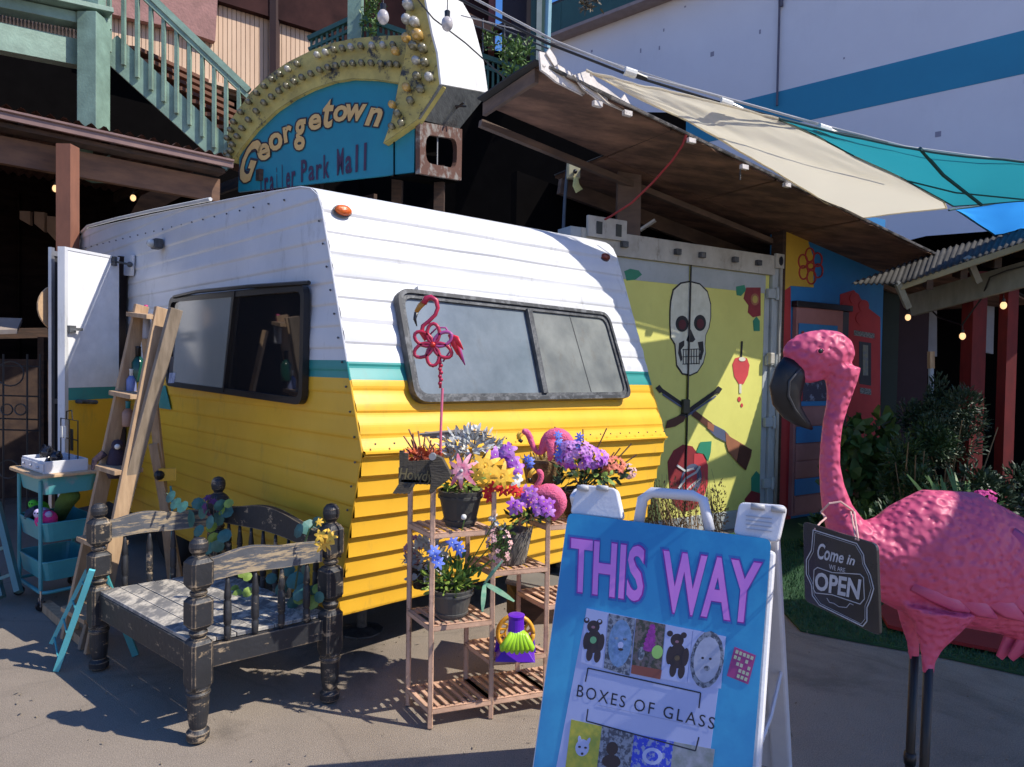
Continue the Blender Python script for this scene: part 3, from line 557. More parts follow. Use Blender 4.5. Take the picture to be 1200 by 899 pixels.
def plush(name, label, a, b, z, r, mt, sc_=(1, 1, 1), ear=None):
    c = cp_(a, b, z); t_ = thing(name, label, 'soft toy', c-Z*r); mb = MB(); mb.ball(c, r, 14, 9, sc_); mb.build('body', mt, t_, smooth=True)
    mb = MB(); mb.ball(c+V((-r*.4, -r*.5, r*.75)), r*.5); mb.ball(c+V((r*.5, -r*.4, r*.6)), r*.35); mb.build('head', ear or mt, t_, smooth=True); 
    mb = MB(); mb.ball(c+V((-r*.5, -r*.95, r*.85)), r*.08); mb.ball(c+V((-r*.2, -r*1.0, r*.85)), r*.08); mb.build('eyes', blackpl, t_)
plush('plush_toy', 'bright green plush toy in the middle tray of the teal cart', -.12, -.06, .63, .055, M('plush_green', (.13, .62, .06), .95, bump=.5, bs=120))
plush('plush_toy', 'hot pink plush toy in the middle tray of the teal cart', .12, -.1, .61, .06, M('plush_pink', (.75, .04, .25), .95, bump=.5, bs=120), ear=M('plush_lilac', (.6, .5, .75), .9))
plush('plush_toy', 'white and lilac plush toy between the green and pink ones', .0, -.08, .62, .045, M('plush_lilac', (.6, .5, .75), .9))
ol = thing('olive_plush', 'long olive green plush leaning in the middle tray of the cart', 'soft toy', cp_(.06, .02, .6)); mb = MB(); mb.tube([cp_(-.02, .02, .58), cp_(.04, .02, .68), cp_(.12, .03, .76), cp_(.17, .03, .78)], [.035, .05, .055, .03], 12); mb.build('body', M('plush_olive', (.1, .17, .03), .95, bump=.6, bs=90), ol, smooth=True)
mb = MB(); mb.tube([cp_(-.1, -.12, .58), cp_(-.02, -.14, .64), cp_(.03, -.12, .68)], [.03, .028, .02], 8); mb.build('sleeve', M('navy_cloth', (.02, .035, .07), .9), ol)
# ================================================================ TEAL FOLDING STAND + TEAL BOARD
fs_ = thing('folding_stand', 'teal folding stand leaning beside the left bench post', 'stand', gd(68, 784))
top = at(108, 668, 3.2); tb = M('bright_teal_paint', (.12, .52, .58), .35)
mb = MB(); mb.beam(gd(66, 786), top, .016, .026, (1, .3, 0)); mb.build('leg', tb, fs_)
mb = MB(); mb.beam(at(60, 754, 3.36), at(102, 668, 3.3), .012, .018, (1, .3, 0)); mb.build('leg', tb, fs_)
mb = MB(); mb.beam(gd(146, 778)+V((0, .1, 0)), at(120, 668, 3.4), .02, .03, (1, .3, 0)); mb.build('leg', teal_st, fs_)
for k in range(4):
    t_ = k/4+.08; a, b = gd(66, 786).lerp(top, t_), at(60, 752, 3.36).lerp(at(104, 668, 3.3), t_); mb = MB(); mb.tube([a, b], .005, 6); mb.build('rung', teal_st, fs_)
mb = MB(); mb.tube([at(104, 658, 3.28), at(110, 652, 3.28), at(117, 644, 3.28), at(122, 640, 3.28)], [.012, .022, .022, .012], 10, flat=.7); mb.build('strap_bundle', M('navy_cloth', (.02, .035, .07)), fs_, smooth=True)
bd_ = thing('teal_board', 'muted teal board leaning at the left edge of the picture', 'board', gd(14, 700))
mb = MB(); mb.beam(at(22, 694, 4.1), at(-4, 588, 4.3), .06, .03, (1, .2, 0)); mb.beam(at(2, 700, 4.15), at(-24, 600, 4.35), .06, .03, (1, .2, 0)); mb.build('plank', M('faded_teal', (.12, .24, .24), .7, dirt=.3), bd_)
for k in range(3): mb = MB(); a, b = at(22, 694, 4.1).lerp(at(-4, 588, 4.3), .2+.3*k), at(2, 700, 4.15).lerp(at(-24, 600, 4.35), .2+.3*k); mb.beam(a, b, .02, .02); mb.build('cross_rail', MC['faded_teal'], bd_)
# base cloth / wood scraps beneath ladder
sc_ = tag(MB().prism(rpoly([gd(48, 716, .0), gd(58, 712, .0), gd(102, 745, .0), gd(98, 762, .0)], .03, 3), Z*.05).build('wood_offcut', rawwood), 'short pine board lying under the foot of the ladder', 'board')
# garden stake by the side wall
gs = thing('garden_stake', 'little painted wooden garden stake beside the ladder against the yellow wall', 'garden ornament', gd(197, 700)+V((0, .35, 0)))
p = at(196, 556, 3.95); mb = MB(); mb.box(p, .09, .04, .07, R(30)); mb.build('block', yel_al, gs); mb = MB(); mb.ball(p+V((-.03, -.03, .0)), .03); mb.build('knob', blackpl, gs)
mb = MB(); mb.tube([at(200, 570, 3.95), at(202, 590, 3.9), V((p.x+.02, p.y, 0))], .006, 5); mb.build('stick', teal_st, gs)
# ================================================================ PLANT RACK
rust = chipped('rusty_pink_rack', (.46, .29, .20), (.16, .07, .04), amt=.3, scale=16)
R1, R2, R0 = gd(504, 853), gd(575, 841), gd(478, 826); RV = R0-R1; RX = R2-R1
R3 = R0+RX; R4 = R2+RX*.95; R5 = R4+RV; R6 = R4+RX; R7 = R6+RV
rack = thing('plant_rack', 'rusty pinkish metal plant rack with slatted shelves crowded with flowerpots', 'plant rack', (R1+R7)/2)
def post(P, h): mb = MB(); P = V((P.x, P.y, 0)); mb.cham(P, P+Z*h, .021); mb.build('post', rust, rack)
for P_, h in ((R1, 1.02), (R0, 1.0), (R2, .97), (R3, .9), (R4, .86), (R5, .86), (R6, .92), (R7, .92)): post(P_, h)
def shelf(A, B, C, D, z):   # front-left, front-right, back-right, back-left
    f_ = lambda p: V((p.x, p.y, z))
    for P_, Q_ in ((A, B), (D, C), (A, D), (B, C)): mb = MB(); mb.beam(f_(P_), f_(Q_), .02, .022); mb.build('shelf_rail', rust, rack)
    for i in range(1, 7):
        mb = MB(); mb.beam(f_(A.lerp(B, i/7))+Z*.013, f_(D.lerp(C, i/7))+Z*.013, .018, .007); mb.build('shelf_slat', rust, rack)
for z in (.07, .415, .80): shelf(R1, R2, R3, R0, z)
for z in (.07, .24, .62): shelf(R2, R4, R5, R3, z)
for z in (.07, .45, .80): shelf(R4, R6, R7, R5, z)
def cen(A, B, C, D): p = (A+B+C+D)/4; return V((p.x, p.y, 0))
c1 = cen(R1, R2, R3, R0); c2_ = cen(R2, R4, R5, R3); c3 = cen(R4, R6, R7, R5)
potm = M('dark_grey_pot', (.055, .055, .05), .6, bump=.2, bs=60, dirt=.2)
def pot(t_, c, r, h, mt=potm):
    mb = MB(); n = 20
    mb.lathe([(r*.62, 0), (r*.66, .008), (r*.67, h*.12), (r*.74, h*.13), (r*.76, h*.2), (r*.72, h*.21), (r*.92, h*.78), (r*.99, h*.79), (r*1.0, h*.86), (r*.95, h*.87), (r*1.0, h*.98), (r, h), (r*.9, h), (r*.88, h*.9)], c=c, n=28); o = mb.build('pot', mt, t_, smooth=False)
    m2 = MB(); m2.lathe([(r*.89, h*.88), (r*.5, h*.93), (.004, h*.94)], c=c, n=14); m2.build('soil', M('soil', (.05, .032, .02), .95, bump=.8, bs=60), o)
# 1. big pot, lilies
c = at(539, 616, c1.y-.01); c = V((c.x, c1.y, .813))
t1_ = thing('potted_flowers', 'large dark grey pot with pink and yellow lilies on the upper left shelf', 'flowerpot', c); pot(t1_, c, .098, .155)
dq = 2.78
leafcloud('foliage', gY, t1_, c+Z*.19, (.12, .08, .06), 110, .045, .014); leafcloud('silver_foliage', gG, t1_, at(550, 524, 2.95), (.13, .06, .07), 240, .045, .014)
daisy(t1_, at(541, 552, 2.76), (-.15, -1, .25), .068, 9, pk, gG, W=.42, name='pink_lily'); daisy(t1_, at(568, 546, 2.78), (.1, -1, .3), .062, 7, yl, W=.5, name='yellow_lily'); daisy(t1_, at(588, 558, 2.80), (.3, -1, .1), .056, 7, yl, W=.5, name='yellow_lily'); daisy(t1_, at(560, 557, 2.75), (0, -.9, -.2), .042, 6, yl, W=.5, name='yellow_lily')
for x, y in ((580, 533), (593, 530), (600, 540), (606, 548), (597, 527)): daisy(t1_, at(x, y, 2.84), (random.uniform(-.3, .5), -1, .3), .033, 5, pu, wh, W=.95, name='purple_pansy')
for x, y in ((606, 562), (598, 542)): daisy(t1_, at(x, y, 2.85), (.5, -1, .2), .03, 6, wh if y > 550 else pk, W=.9, name='small_flower')
for x, y in ((572, 576), (580, 570), (590, 575), (600, 574), (608, 577), (574, 583)): daisy(t1_, at(x, y, 2.88), (random.uniform(-.3, .3), -1, .5), .026, 6, rd, W=.8, name='red_flower')
cluster(t1_, at(536, 522, 2.95), (.035, .03, .03), 9, .02, wh, 'white_flower'); cluster(t1_, at(556, 506, 3.0), (.02, .02, .03), 9, .016, wh, 'white_flower')
stems(t1_, c+Z*.15, [at(x, y, 2.97) for x, y in ((500, 512), (586, 514), (560, 503), (520, 510), (600, 520), (534, 518), (497, 520))], gDry, .004)
# twig bundle laid on top
mb = MB()
for i in range(9): a, b = at(492+i*3, 508+random.uniform(-3, 6), 3.0), at(566+i*2, 512+random.uniform(-6, 10), 2.95); mb.tube([a, a.lerp(b, .5)+Z*.01, b], [.006, .005, .003], 5)
mb.build('twigs', M('grey_twig', (.3, .25, .2), .8), t1_)
# 2. wooden donkey planter
dk = 2.7; dw = M('charcoal_wood', (.045, .038, .03), .8, c2=(.09, .075, .05), scale=9, stretch=(1, 1, 5), bump=.4)
pl_ = thing('horse_planter', 'small dark wooden horse shaped planter lettered in faint script above the left rack posts', 'planter', at(494, 575, dk))
D_ = V((.1, .99, 0))
for i in range(8):
    a, b = 468+i*5.1, 468+i*5.1+4.9; tpy = 528 if i == 0 else (531 if i == 1 else 541-.3*i)
    mb = MB(); mb.prism([at(a, tpy, dk), at(b, tpy+.5, dk), at(b, 568, dk), at(a, 567, dk)], D_*.012); mb.build('stave', dw, pl_)
mb = MB()
mb.prism([at(467, 548, dk+.14), at(512, 548, dk+.14), at(512, 568, dk+.14), at(467, 567, dk+.14)], D_*.012); mb.prism([at(468, 565, dk), at(512, 566, dk), at(511, 566, dk+.14), at(468, 565, dk+.14)], Z*.01); mb.build('back_board', dw, pl_)
for i in range(4):
    x = 460+i*5.0; mb = MB(); mb.prism([at(x+8, 566, dk-.015), at(x+12.5, 566, dk-.015), at(x+4.5, 579, dk-.02), at(x, 578, dk-.02)], D_*.01); mb.build('tail_slat', dw, pl_)
mb = MB(); mb.prism(rpoly([at(502, 541, dk-.03), at(509, 533, dk-.03), at(518, 537, dk-.03), at(528, 556, dk-.03), at(526, 562, dk-.03), at(512, 572, dk-.03), at(506, 579, dk-.03), at(503, 577, dk-.03), at(505, 560, dk-.03)], .004, 2), D_*.03); hd_ = mb.build('head', dw, pl_, bev=.002)
mb = MB(); mb.lathe([(.014, -.012), (.014, .01)], M=Matrix.Translation(at(507, 535, dk-.035)) @ Matrix.Rotation(R(90), 4, 'X'), n=14); mb.build('ear_disc', M('grey_disc', (.3, .3, .3), .5), hd_)
def text(s, size, font_off=0, shear=0, ext=0, sp=1, align='CENTER'):
    cu = bpy.data.curves.new('t', 'FONT'); cu.body = s; cu.size = size; cu.offset = font_off; cu.shear = shear; cu.extrude = ext; cu.space_character = sp; cu.align_x = align; cu.align_y = 'CENTER'; cu.resolution_u = 3
    o = bpy.data.objects.new('t', cu); col.objects.link(o); dg = bpy.context.evaluated_depsgraph_get(); me = bpy.data.meshes.new_from_object(o.evaluated_get(dg)); vs = [v.co.copy() for v in me.vertices]; fs = [list(p.vertices) for p in me.polygons]
    bpy.data.objects.remove(o); bpy.data.curves.remove(cu); bpy.data.meshes.remove(me); return vs, fs
def textmb(s, size, O, X, Y, off=0.002, sx=1, sy=1, **k):
    vs, fs = text(s, size, **k); X, Y = V(X).normalized(), V(Y).normalized(); Nn = X.cross(Y); mb = MB(); mb.add([V(O)+X*p.x*sx+Y*p.y*sy+Nn*(off+p.z) for p in vs], fs); return mb
O = at(486.5, 557, dk-.003); textmb('Howdy', .062, O, at(505, 558.5, dk)-at(470, 555, dk), (0, 0, 1), shear=.25, font_off=.0006, sx=.74).build('lettering', M('faint_ochre', (.2, .16, .07), .7), pl_)
leafcloud('dried_flowers', og, pl_, at(494, 535, dk+.05), (.075, .04, .03), 130, .03, .014, .6); stems(pl_, at(496, 548, dk+.06), [at(x, y, dk+.06) for x, y in ((479, 503), (473, 511), (484, 508), (498, 512), (510, 520), (490, 505), (482, 515), (505, 516))], M('red_twig', (.2, .08, .06), .7), .003)
# 3. flamingo pinwheel stake
fk = 2.86; fst = thing('flamingo_stake', 'red flamingo pinwheel garden stake standing in front of the trailer window', 'garden ornament', at(517, 560, fk))
fp1 = M('stake_crimson', (.52, .02, .05), .35, c2=(.32, .02, .08), scale=14); fp2 = M('stake_violet', (.42, .08, .28), .4); fpP = M('stake_pink', (.75, .16, .26), .5)
mb = MB(); mb.tube([at(518.5, 455, fk), at(516.5, 505, fk), at(516, 548, fk+.02)], .0055, 8); mb.build('pole', fpP, fst)
mb = MB()
for i in range(7): mb.ball(at(515.5+(i % 2)*1.5, 424+i*4.2, fk-.005), .009, 8, 5)
mb.tube([at(515.5, 420, fk), at(516, 455, fk)], .006, 6); mb.build('bead_column', fp1, fst, smooth=True)
P2 = [(500, 398), (494, 390), (495.5, 382), (503, 376), (510, 369), (513, 361), (511, 352), (505, 348.5), (499.5, 350), (496.5, 356)]
mb = MB(); mb.tube([at(x, y, fk) for x, y in P2], [.012, .011, .009, .0085, .0085, .009, .0105, .012, .014, .013], 10); mb.build('neck', fp1, fst, smooth=True)
mb = MB(); mb.tube([at(x, y, fk) for x, y in ((497, 354), (492, 359), (487.5, 366))], [.013, .012, .009], 8, flat=.6); mb.build('beak', M('beak_ochre', (.5, .22, .03), .4), fst, smooth=True)
mb = MB(); mb.tube([at(x, y, fk) for x, y in ((487.8, 366), (486, 374), (488.5, 382.5))], [.009, .007, .002], 8, flat=.6); mb.build('beak_tip', blackpl, fst, smooth=True)
FN = V((0, -1, 0)); 
def petal_ring(c, an, L, W, tubr):
    d = V((math.cos(an), 0, math.sin(an))); s_ = V((-d.z, 0, d.x)); return [c+d*(L*(.5-.5*math.cos(2*math.pi*k/14))+.006)+s_*W*.5*math.sin(2*math.pi*k/14)*(1 if 1 else 0) for k in range(15)]
cf = at(507.5, 404, fk-.012)
for i in range(6):
    mb = MB(); mb.tube(petal_ring(cf, R(30+60*i), .082, .052, 0), .0075, 6, flat=.7); mb.build('petal', fp1 if i else fp2, fst, smooth=True)
mb = MB(); mb.ball(cf+FN*.01, .012); mb.build('hub', M('hub_red', (.6, .03, .02), .3), fst, smooth=True)
mb = MB(); mb.tube([at(x, y, fk+.012) for x, y in ((500, 396), (512, 384), (522, 384), (530, 395), (527, 412), (519, 424))], .004, 6); mb.build('body_loop', fp2, fst, smooth=True)
for i, (x, y) in enumerate(((545, 428), (541, 422), (536, 416), (543, 410))):
    mb = MB(); a = at(526, 392, fk); b = at(x, y, fk-.01*i); mb.tube([a, a.lerp(b, .5)+Z*.012, b], [.006, .016, .002], 8, flat=.4); mb.build('tail_feather', [fp2, fp1, M('feather_red', (.75, .02, .04), .4), MC['feather_red']][i], fst, smooth=True)
# 4. lower pot
c = V((c1.x+.01, c1.y-.03, .43)); t2 = thing('potted_flowers', 'dark grey pot with blue flowers and aloe on the middle left shelf', 'flowerpot', c); pot(t2, c, .095, .125, M('grey_pot', (.09, .09, .085), .6, bump=.2, bs=60, dirt=.2))
leafcloud('foliage', gY, t2, c+V((-.02, -.02, .16)), (.11, .07, .07), 210, .035, .013); leafcloud('dark_foliage', gL, t2, c+V((.03, 0, .17)), (.1, .06, .08), 90, .045, .015, .8)
for x, y, d_ in ((536, 640, 2.8), (530, 636, 2.8), (539, 645, 2.78), (510, 652, 2.76), (514, 660, 2.75), (508, 646, 2.77)): daisy(t2, at(x, y, d_), (random.uniform(-.5, .2), -1, .4), .026, 6, bl, wh, W=.7, name='blue_flower')
cluster(t2, at(585, 640, 2.85), (.05, .04, .08), 26, .012, pp, 'pale_pink_flower'); leafcloud('sprig_leaf', gL, t2, at(584, 640, 2.87), (.045, .03, .09), 90, .022, .01, 1)
cluster(t2, at(582, 612, 2.88), (.035, .03, .03), 8, .012, wh, 'white_flower'); leafcloud('sprig_leaf', gY, t2, at(592, 622, 2.88), (.03, .03, .03), 30, .02, .012)
stems(t2, c+Z*.12, [at(x, y, 2.82) for x, y in ((545, 606), (580, 610), (592, 622), (598, 640), (536, 642), (512, 655), (585, 650))], gL, .0025)
mb = MB(); mb.ball(at(543.5, 606, 2.8), .012); mb.build('white_bud', wh, t2, smooth=True)
alm = M('aloe', (.12, .34, .2), .5, c2=(.3, .45, .28), scale=40)
for tip, w_ in (((594, 706), .022), ((566, 712), .02), ((584, 668), .014)):
    mb = MB(); a = at(568, 684, 2.76); b = at(tip[0], tip[1], 2.70); mb.leaf(a, (b-a)+Z*.03, (0, -1, .6), (b-a).length*1.08, w_, .35, 5); mb.build('aloe_leaf', alm, t2, solid=.003)
# 5. wicker pot with pansies and plush flamingo
c = V((c2_.x+.02, c2_.y-.02, .632)); t3 = thing('potted_pansies', 'straw wrapped pot of purple pansies on the right rack shelf', 'flowerpot', c)
mb = MB(); mb.lathe([(.055, 0), (.062, .01), (.088, .13), (.085, .15), (.07, .15), (.06, .13)], c=c, n=20); mb.build('pot', M('straw_grey', (.17, .15, .13), .9, c2=(.05, .045, .04), scale=10, stretch=(3, 3, 1)), t3)
mb = MB()
for i in range(220):
    an = random.uniform(0, 6.28); z_ = random.uniform(.0, .1); r_ = .062+.026*z_/.13; a = c+V((r_*math.cos(an), r_*math.sin(an), z_)); b = c+V(((r_+.012)*math.cos(an+random.uniform(.1, .5)), (r_+.012)*math.sin(an+.3), z_+.07)); mb.beam(a, b, .003, .002)
mb.build('straw', M('straw_strand', (.36, .32, .26), .8, c2=(.2, .17, .13), scale=30), t3, kind='stuff')
leafcloud('foliage', gD, t3, at(622, 603, 2.98), (.1, .06, .035), 90, .035, .016); leafcloud('lime_foliage', gY, t3, at(612, 606, 2.93), (.07, .03, .02), 12, .03, .018)
for x, y in ((602, 597), (608, 593), (601, 590), (612, 588), (618, 581), (622, 589), (629, 585), (634, 592), (640, 596), (628, 595), (637, 588), (645, 590), (624, 576), (615, 575), (644, 600), (632, 599)): daisy(t3, at(x, y, 2.86+random.uniform(-.03, .05)), (random.uniform(-.4, .4), -1, .3), .026, 5, pu, yl, W=.95, name='purple_pansy')
plf = M('plush_flamingo_pink', (.80, .17, .30), .9, c2=(.7, .1, .2), scale=30, bump=.8, bs=130)
def plush_flamingo(t_, neck, nr, body, br, beak, d):
    mb = MB(); mb.tube([at(x, y, d) for x, y in neck]+[at(x, y, d) for x, y in body], nr+br, 14); mb.build('body', plf, t_, smooth=True, sub=1)
    mb = MB(); mb.tube([at(x, y, d-.005) for x, y in beak[:3]], [.013, .012, .009], 8); mb.build('beak', yl, t_, smooth=True); mb = MB(); mb.tube([at(x, y, d-.005) for x, y in beak[2:]], [.009, .008, .003], 8); mb.build('beak_tip', blackpl, t_, smooth=True)
    mb = MB(); mb.ball(at(beak[0][0]+2, beak[0][1]-2, d-.02), .003); mb.build('eye', blackpl, t_)
pf1 = thing('plush_flamingo', 'small pink plush flamingo curled behind the purple pansies', 'soft toy', at(640, 600, 2.98))
plush_flamingo(pf1, [(628, 553), (633, 552), (635, 558), (632, 566), (625, 573), (618, 580)], [.012, .016, .015, .013, .012, .014], [(622, 583), (634, 578), (646, 576), (655, 584), (656, 594), (651, 602), (648, 611)], [.02, .04, .047, .045, .036, .024, .008], [(627, 551), (622, 555), (620, 560), (621, 565)], 2.97)
# 6. wide pot at the back right
c = at(684, 600, 3.12); c = V((c.x, c.y, .81)); t4 = thing('potted_flowers', 'wide brown pot of violet and orange flowers at the right end of the rack', 'flowerpot', c); pot(t4, c, .12, .13, M('brown_pot', (.05, .028, .02), .6, bump=.2, bs=60))
leafcloud('foliage', gD, t4, at(690, 555, 3.12), (.2, .08, .05), 170, .045, .018); cluster(t4, at(682, 536, 3.02), (.11, .05, .04), 60, .022, pu, 'purple_flower'); cluster(t4, at(676, 526, 3.0), (.07, .04, .03), 22, .020, M('petal_lilac', (.62, .28, .66), .6), 'lilac_flower')
cluster(t4, at(715, 545, 3.1), (.06, .05, .035), 26, .018, M('petal_salmon', (.75, .2, .12), .6), 'orange_flower'); cluster(t4, at(735, 552, 3.14), (.04, .04, .03), 20, .012, pp, 'pale_pink_flower')
for x, y in ((654, 510), (655, 517), (657, 525), (679, 512), (678, 518), (676, 523), (622, 541), (618, 538), (656, 537), (654, 532), (621, 545)): daisy(t4, at(x, y, 3.0), (random.uniform(-.4, .4), -1, .3), .02, 7, bl, W=.6, name='blue_flower')
stems(t4, c+Z*.13, [at(x, y, 3.1) for x, y in ((740, 520), (727, 525), (711, 502), (746, 533), (683, 503), (650, 500), (655, 520), (720, 530))], M('brown_twig', (.2, .1, .06), .8), .003)
leafcloud('lime_foliage', gY, t4, at(692, 558, 3.0), (.12, .02, .02), 16, .035, .02)
pf2 = thing('plush_flamingo', 'larger pink plush flamingo behind the violet flowers with its head to the left', 'soft toy', at(645, 550, 3.08))
plush_flamingo(pf2, [(611, 506), (617, 505), (621, 512), (624, 522), (628, 530), (633, 532)], [.013, .018, .015, .013, .013, .015], [(637, 524), (642, 513), (652, 510), (664, 514), (672, 522)], [.024, .036, .045, .036, .012], [(611, 507), (608, 511), (608, 515), (612, 518)], 3.06)
mb = MB(); mb.tube([at(646, 515, 3.02), at(646, 530, 3.02), at(644, 540, 3.02)], [.03, .02, .008], 10); mb.build('wing', plf, pf2, smooth=True)
bp_ = thing('straw_planter', 'brown straw filled planter tucked behind the yellow lilies', 'planter', at(630, 560, 3.16)); mb = MB(); mb.lathe([(.08, 0), (.1, .1), (.09, .11)], c=at(636, 565, 3.2), n=16); mb.build('basket', M('basket_brown', (.12, .07, .03), .9, c2=(.25, .16, .06), scale=30, bump=.6), bp_); leafcloud('dried_grass', leafmat('ochre_grass', (.35, .24, .06)), bp_, at(640, 540, 3.2), (.12, .05, .03), 90, .04, .01, 1)
# 7. grey artificial bush in black pot, left of lower pot
c = at(494, 683, 3.08); t5 = thing('potted_foliage', 'silver grey artificial leaves in a black pot behind the left rack posts', 'flowerpot', c); pot(t5, c-Z*.02, .06, .1, blackpl); 
leafcloud('silver_foliage', gG, t5, at(500, 655, 3.05), (.09, .05, .1), 150, .05, .02); cluster(t5, at(484, 645, 3.05), (.03, .03, .06), 12, .02, M('petal_dusty_pink', (.45, .2, .22), .7))
# 8. toy wheel
c = at(604, 742, 2.9); hz_ = thing('toy_spinner', 'orange toy wheel with a purple top hat and green hair on the lower shelf', 'toy', V((c.x, c.y, .255)))
ow = M('toy_orange', (.78, .38, .03), .4); pw = M('toy_purple', (.12, .015, .5), .35); gw = M('toy_green', (.42, .75, .03), .4)
c = at(604, 742, 2.93); MX = Matrix.Translation(c) @ Matrix.Rotation(R(90), 4, 'X')
mb = MB(); mb.tube([c+V((math.cos(a_*math.pi/14)*.076, 0, math.sin(a_*math.pi/14)*.076)) for a_ in range(29)], .01, 8); mb.tube([c+V((math.cos(a_*math.pi/10)*.045, 0, math.sin(a_*math.pi/10)*.045)) for a_ in range(21)], .005, 6); mb.build('wheel_rim', ow, hz_, smooth=True)
for i in range(14): mb = MB(); a_ = i*math.pi/7; d = V((math.cos(a_), 0, math.sin(a_))); mb.tube([c+d*.043+V((0, 0, 0)), c+V((math.cos(a_+.25), 0, math.sin(a_+.25)))*.074], .006, 6); mb.build('spoke', ow, hz_)
mb = MB(); mb.lathe([(.045, .0), (.043, .05), (.02, .055)], M=MX @ Matrix.Translation((0, 0, -.06)), n=16) if 0 else mb.ball(c+V((0, .02, 0)), .03); mb.build('hub', ow, hz_)
mb = MB(); mb.lathe([(.036, 0), (.034, .01), (.032, .055), (.036, .07), (.02, .072)], c=at(605, 730, 2.84)-Z*.035, n=20); mb.build('top_hat', pw, hz_, smooth=False, bev=.002)
mb = MB(); cc = at(606, 748, 2.83); 
for i in range(7):
    x0 = (i-3)*.006; x1 = (i-3)*.02; mb.tube([cc+V((x0, 0, .045-abs(i-3)*.004)), cc+V((x0*1.6+.004, -.02, .02)), cc+V((x1, -.03, -.03)), cc+V((x1*1.05, -.025, -.055+abs(i-3)*.004))], [.008, .014, .016, .008], 8)
mb.build('hair', gw, hz_, smooth=True)
bz = .262; bx = lambda x, y, z: V((c.x+x, c.y+y, z)); mb = MB(); mb.hexa(bx(-.085, -.1, bz), bx(.085, -.1, bz), bx(.085, .04, bz), bx(-.085, .04, bz), bx(-.055, -.08, bz+.04), bx(.055, -.08, bz+.04), bx(.055, .03, bz+.04), bx(-.055, .03, bz+.04)); mb.hexa(bx(-.09, -.0, bz+.0), bx(-.065, -.0, bz), bx(-.065, .03, bz), bx(-.09, .03, bz), bx(-.08, 0, bz+.075), bx(-.06, 0, bz+.075), bx(-.06, .03, bz+.075), bx(-.08, .03, bz+.075)); mb.hexa(bx(.065, -.0, bz+.0), bx(.09, -.0, bz), bx(.09, .03, bz), bx(.065, .03, bz), bx(.06, 0, bz+.075), bx(.08, 0, bz+.075), bx(.08, .03, bz+.075), bx(.06, .03, bz+.075)); mb.build('base', pw, hz_, bev=.003)
gb = tag(MB().hexa(*[at(x, y, d_)+Z*dz for dz in (0, .012) for x, y, d_ in ((592, 684, 3.3), (660, 700, 3.2), (665, 680, 3.5), (600, 668, 3.6))]).build('slate_slab', M('slate', (.16, .15, .13), .8)), 'thin grey slate slab lying behind the rack on its crate', 'slab')
cr = tag(MB().box(at(632, 705, 3.45), .3, .2, .16, .2).build('wooden_crate', darkwood, bev=.004), 'dark wooden crate behind the rack under the slate slab', 'crate')
# ================================================================ A-FRAME SIGN
ATL, ATR = gd(665, 601, 1.03), gd(903, 632, 1.03)
ae = (ATR-ATL).normalized(); anh = V((ae.y, -ae.x, 0)); PH = R(17); adn = (anh*math.sin(PH)-Z*math.cos(PH)); an = ae.cross(-adn).normalized(); an = -an if an.dot(anh) < 0 else an
AW = (ATR-ATL).length
afr = thing('sidewalk_sign', 'white folding sidewalk sign with a blue poster reading THIS WAY, nearest in the middle', 'sign', ((ATL+ATR)/2-anh*-.05).xy.to_3d())
def ap(x, y, o=0.006): return pl(x, y, ATL+an*o, an)
def aq(u, v, o=0): return ATL+ae*u+adn*v+an*o
LEN = 1.03/math.cos(PH)-.01
def aplate(pts, mat, name, o, par=None, h=.0012): mb = MB(); mb.prism([p+an*o for p in pts], an*h); return mb.build(name, mat, par or afr)
wp2 = M('white_board_plastic', (.74, .74, .76), .45, bump=.1, bs=80, c2=(.66, .66, .70), dirt=.15)
# front shell: side rails, board, top pads, handle, feet
mb = MB(); f = lambda u0, u1, v0, v1, o0, o1: [aq(u0, v1, o0), aq(u1, v1, o0), aq(u1, v0, o0), aq(u0, v0, o0), aq(u0, v1, o1), aq(u1, v1, o1), aq(u1, v0, o1), aq(u0, v0, o1)]
mb.hexa(*f(0.004, AW-.004, .004, LEN-.09, -.022, -.006)); mb.build('front_board', wp2, afr, bev=.004)
for u0_, u1_ in ((-.006, .045), (AW-.045, AW+.012)):
    mb = MB(); mb.hexa(*f(u0_, u1_, .03, LEN, -.045, -.0075)); mb.build('side_rail', wp2, afr, bev=.01)
def apad(xs, nm): # top hinge pad given by pixel quad
    mb = MB(); q_ = [pl(x, y, ATL-an*.004, an) for x, y in xs]; mb.prism(rpoly(q_, .018, 4), -an*.03); return mb.build(nm, wp2, afr, bev=.005)
h1 = apad([(677, 567), (722, 572), (730, 609), (667, 602)], 'hinge_pad'); h2 = apad([(866, 588), (922, 592), (912, 636), (859, 627)], 'hinge_pad')
for hp, (x, y) in ((h1, (706, 572)), (h1, (683, 572)), (h2, (888, 594)), (h2, (912, 597))):
    mb = MB(); a = pl(x, y, ATL+an*.005, an); mb.tube([a-ae*.018, a+ae*.018], .009, 10); mb.build('hinge_pin', M('pin_grey', (.5, .5, .5), .5), hp, smooth=True)
mb = MB()
for k in range(4): a = pl(889, 606+k*5, ATL+an*.0, an); mb.beam(a-ae*.035, a+ae*.035, .003, .002, an)
mb.build('moulded_lines', M('mould_grey', (.5, .5, .54), .5), h2)
q_ = [(748, 616), (753, 585), (764, 577), (812, 581), (824, 586), (832, 622)]
mb = MB(); mb.tube([pl(x, y, ATL-an*.02, an) for x, y in q_], .017, 10, flat=.9); mb.build('carry_handle', wp2, afr, smooth=True)
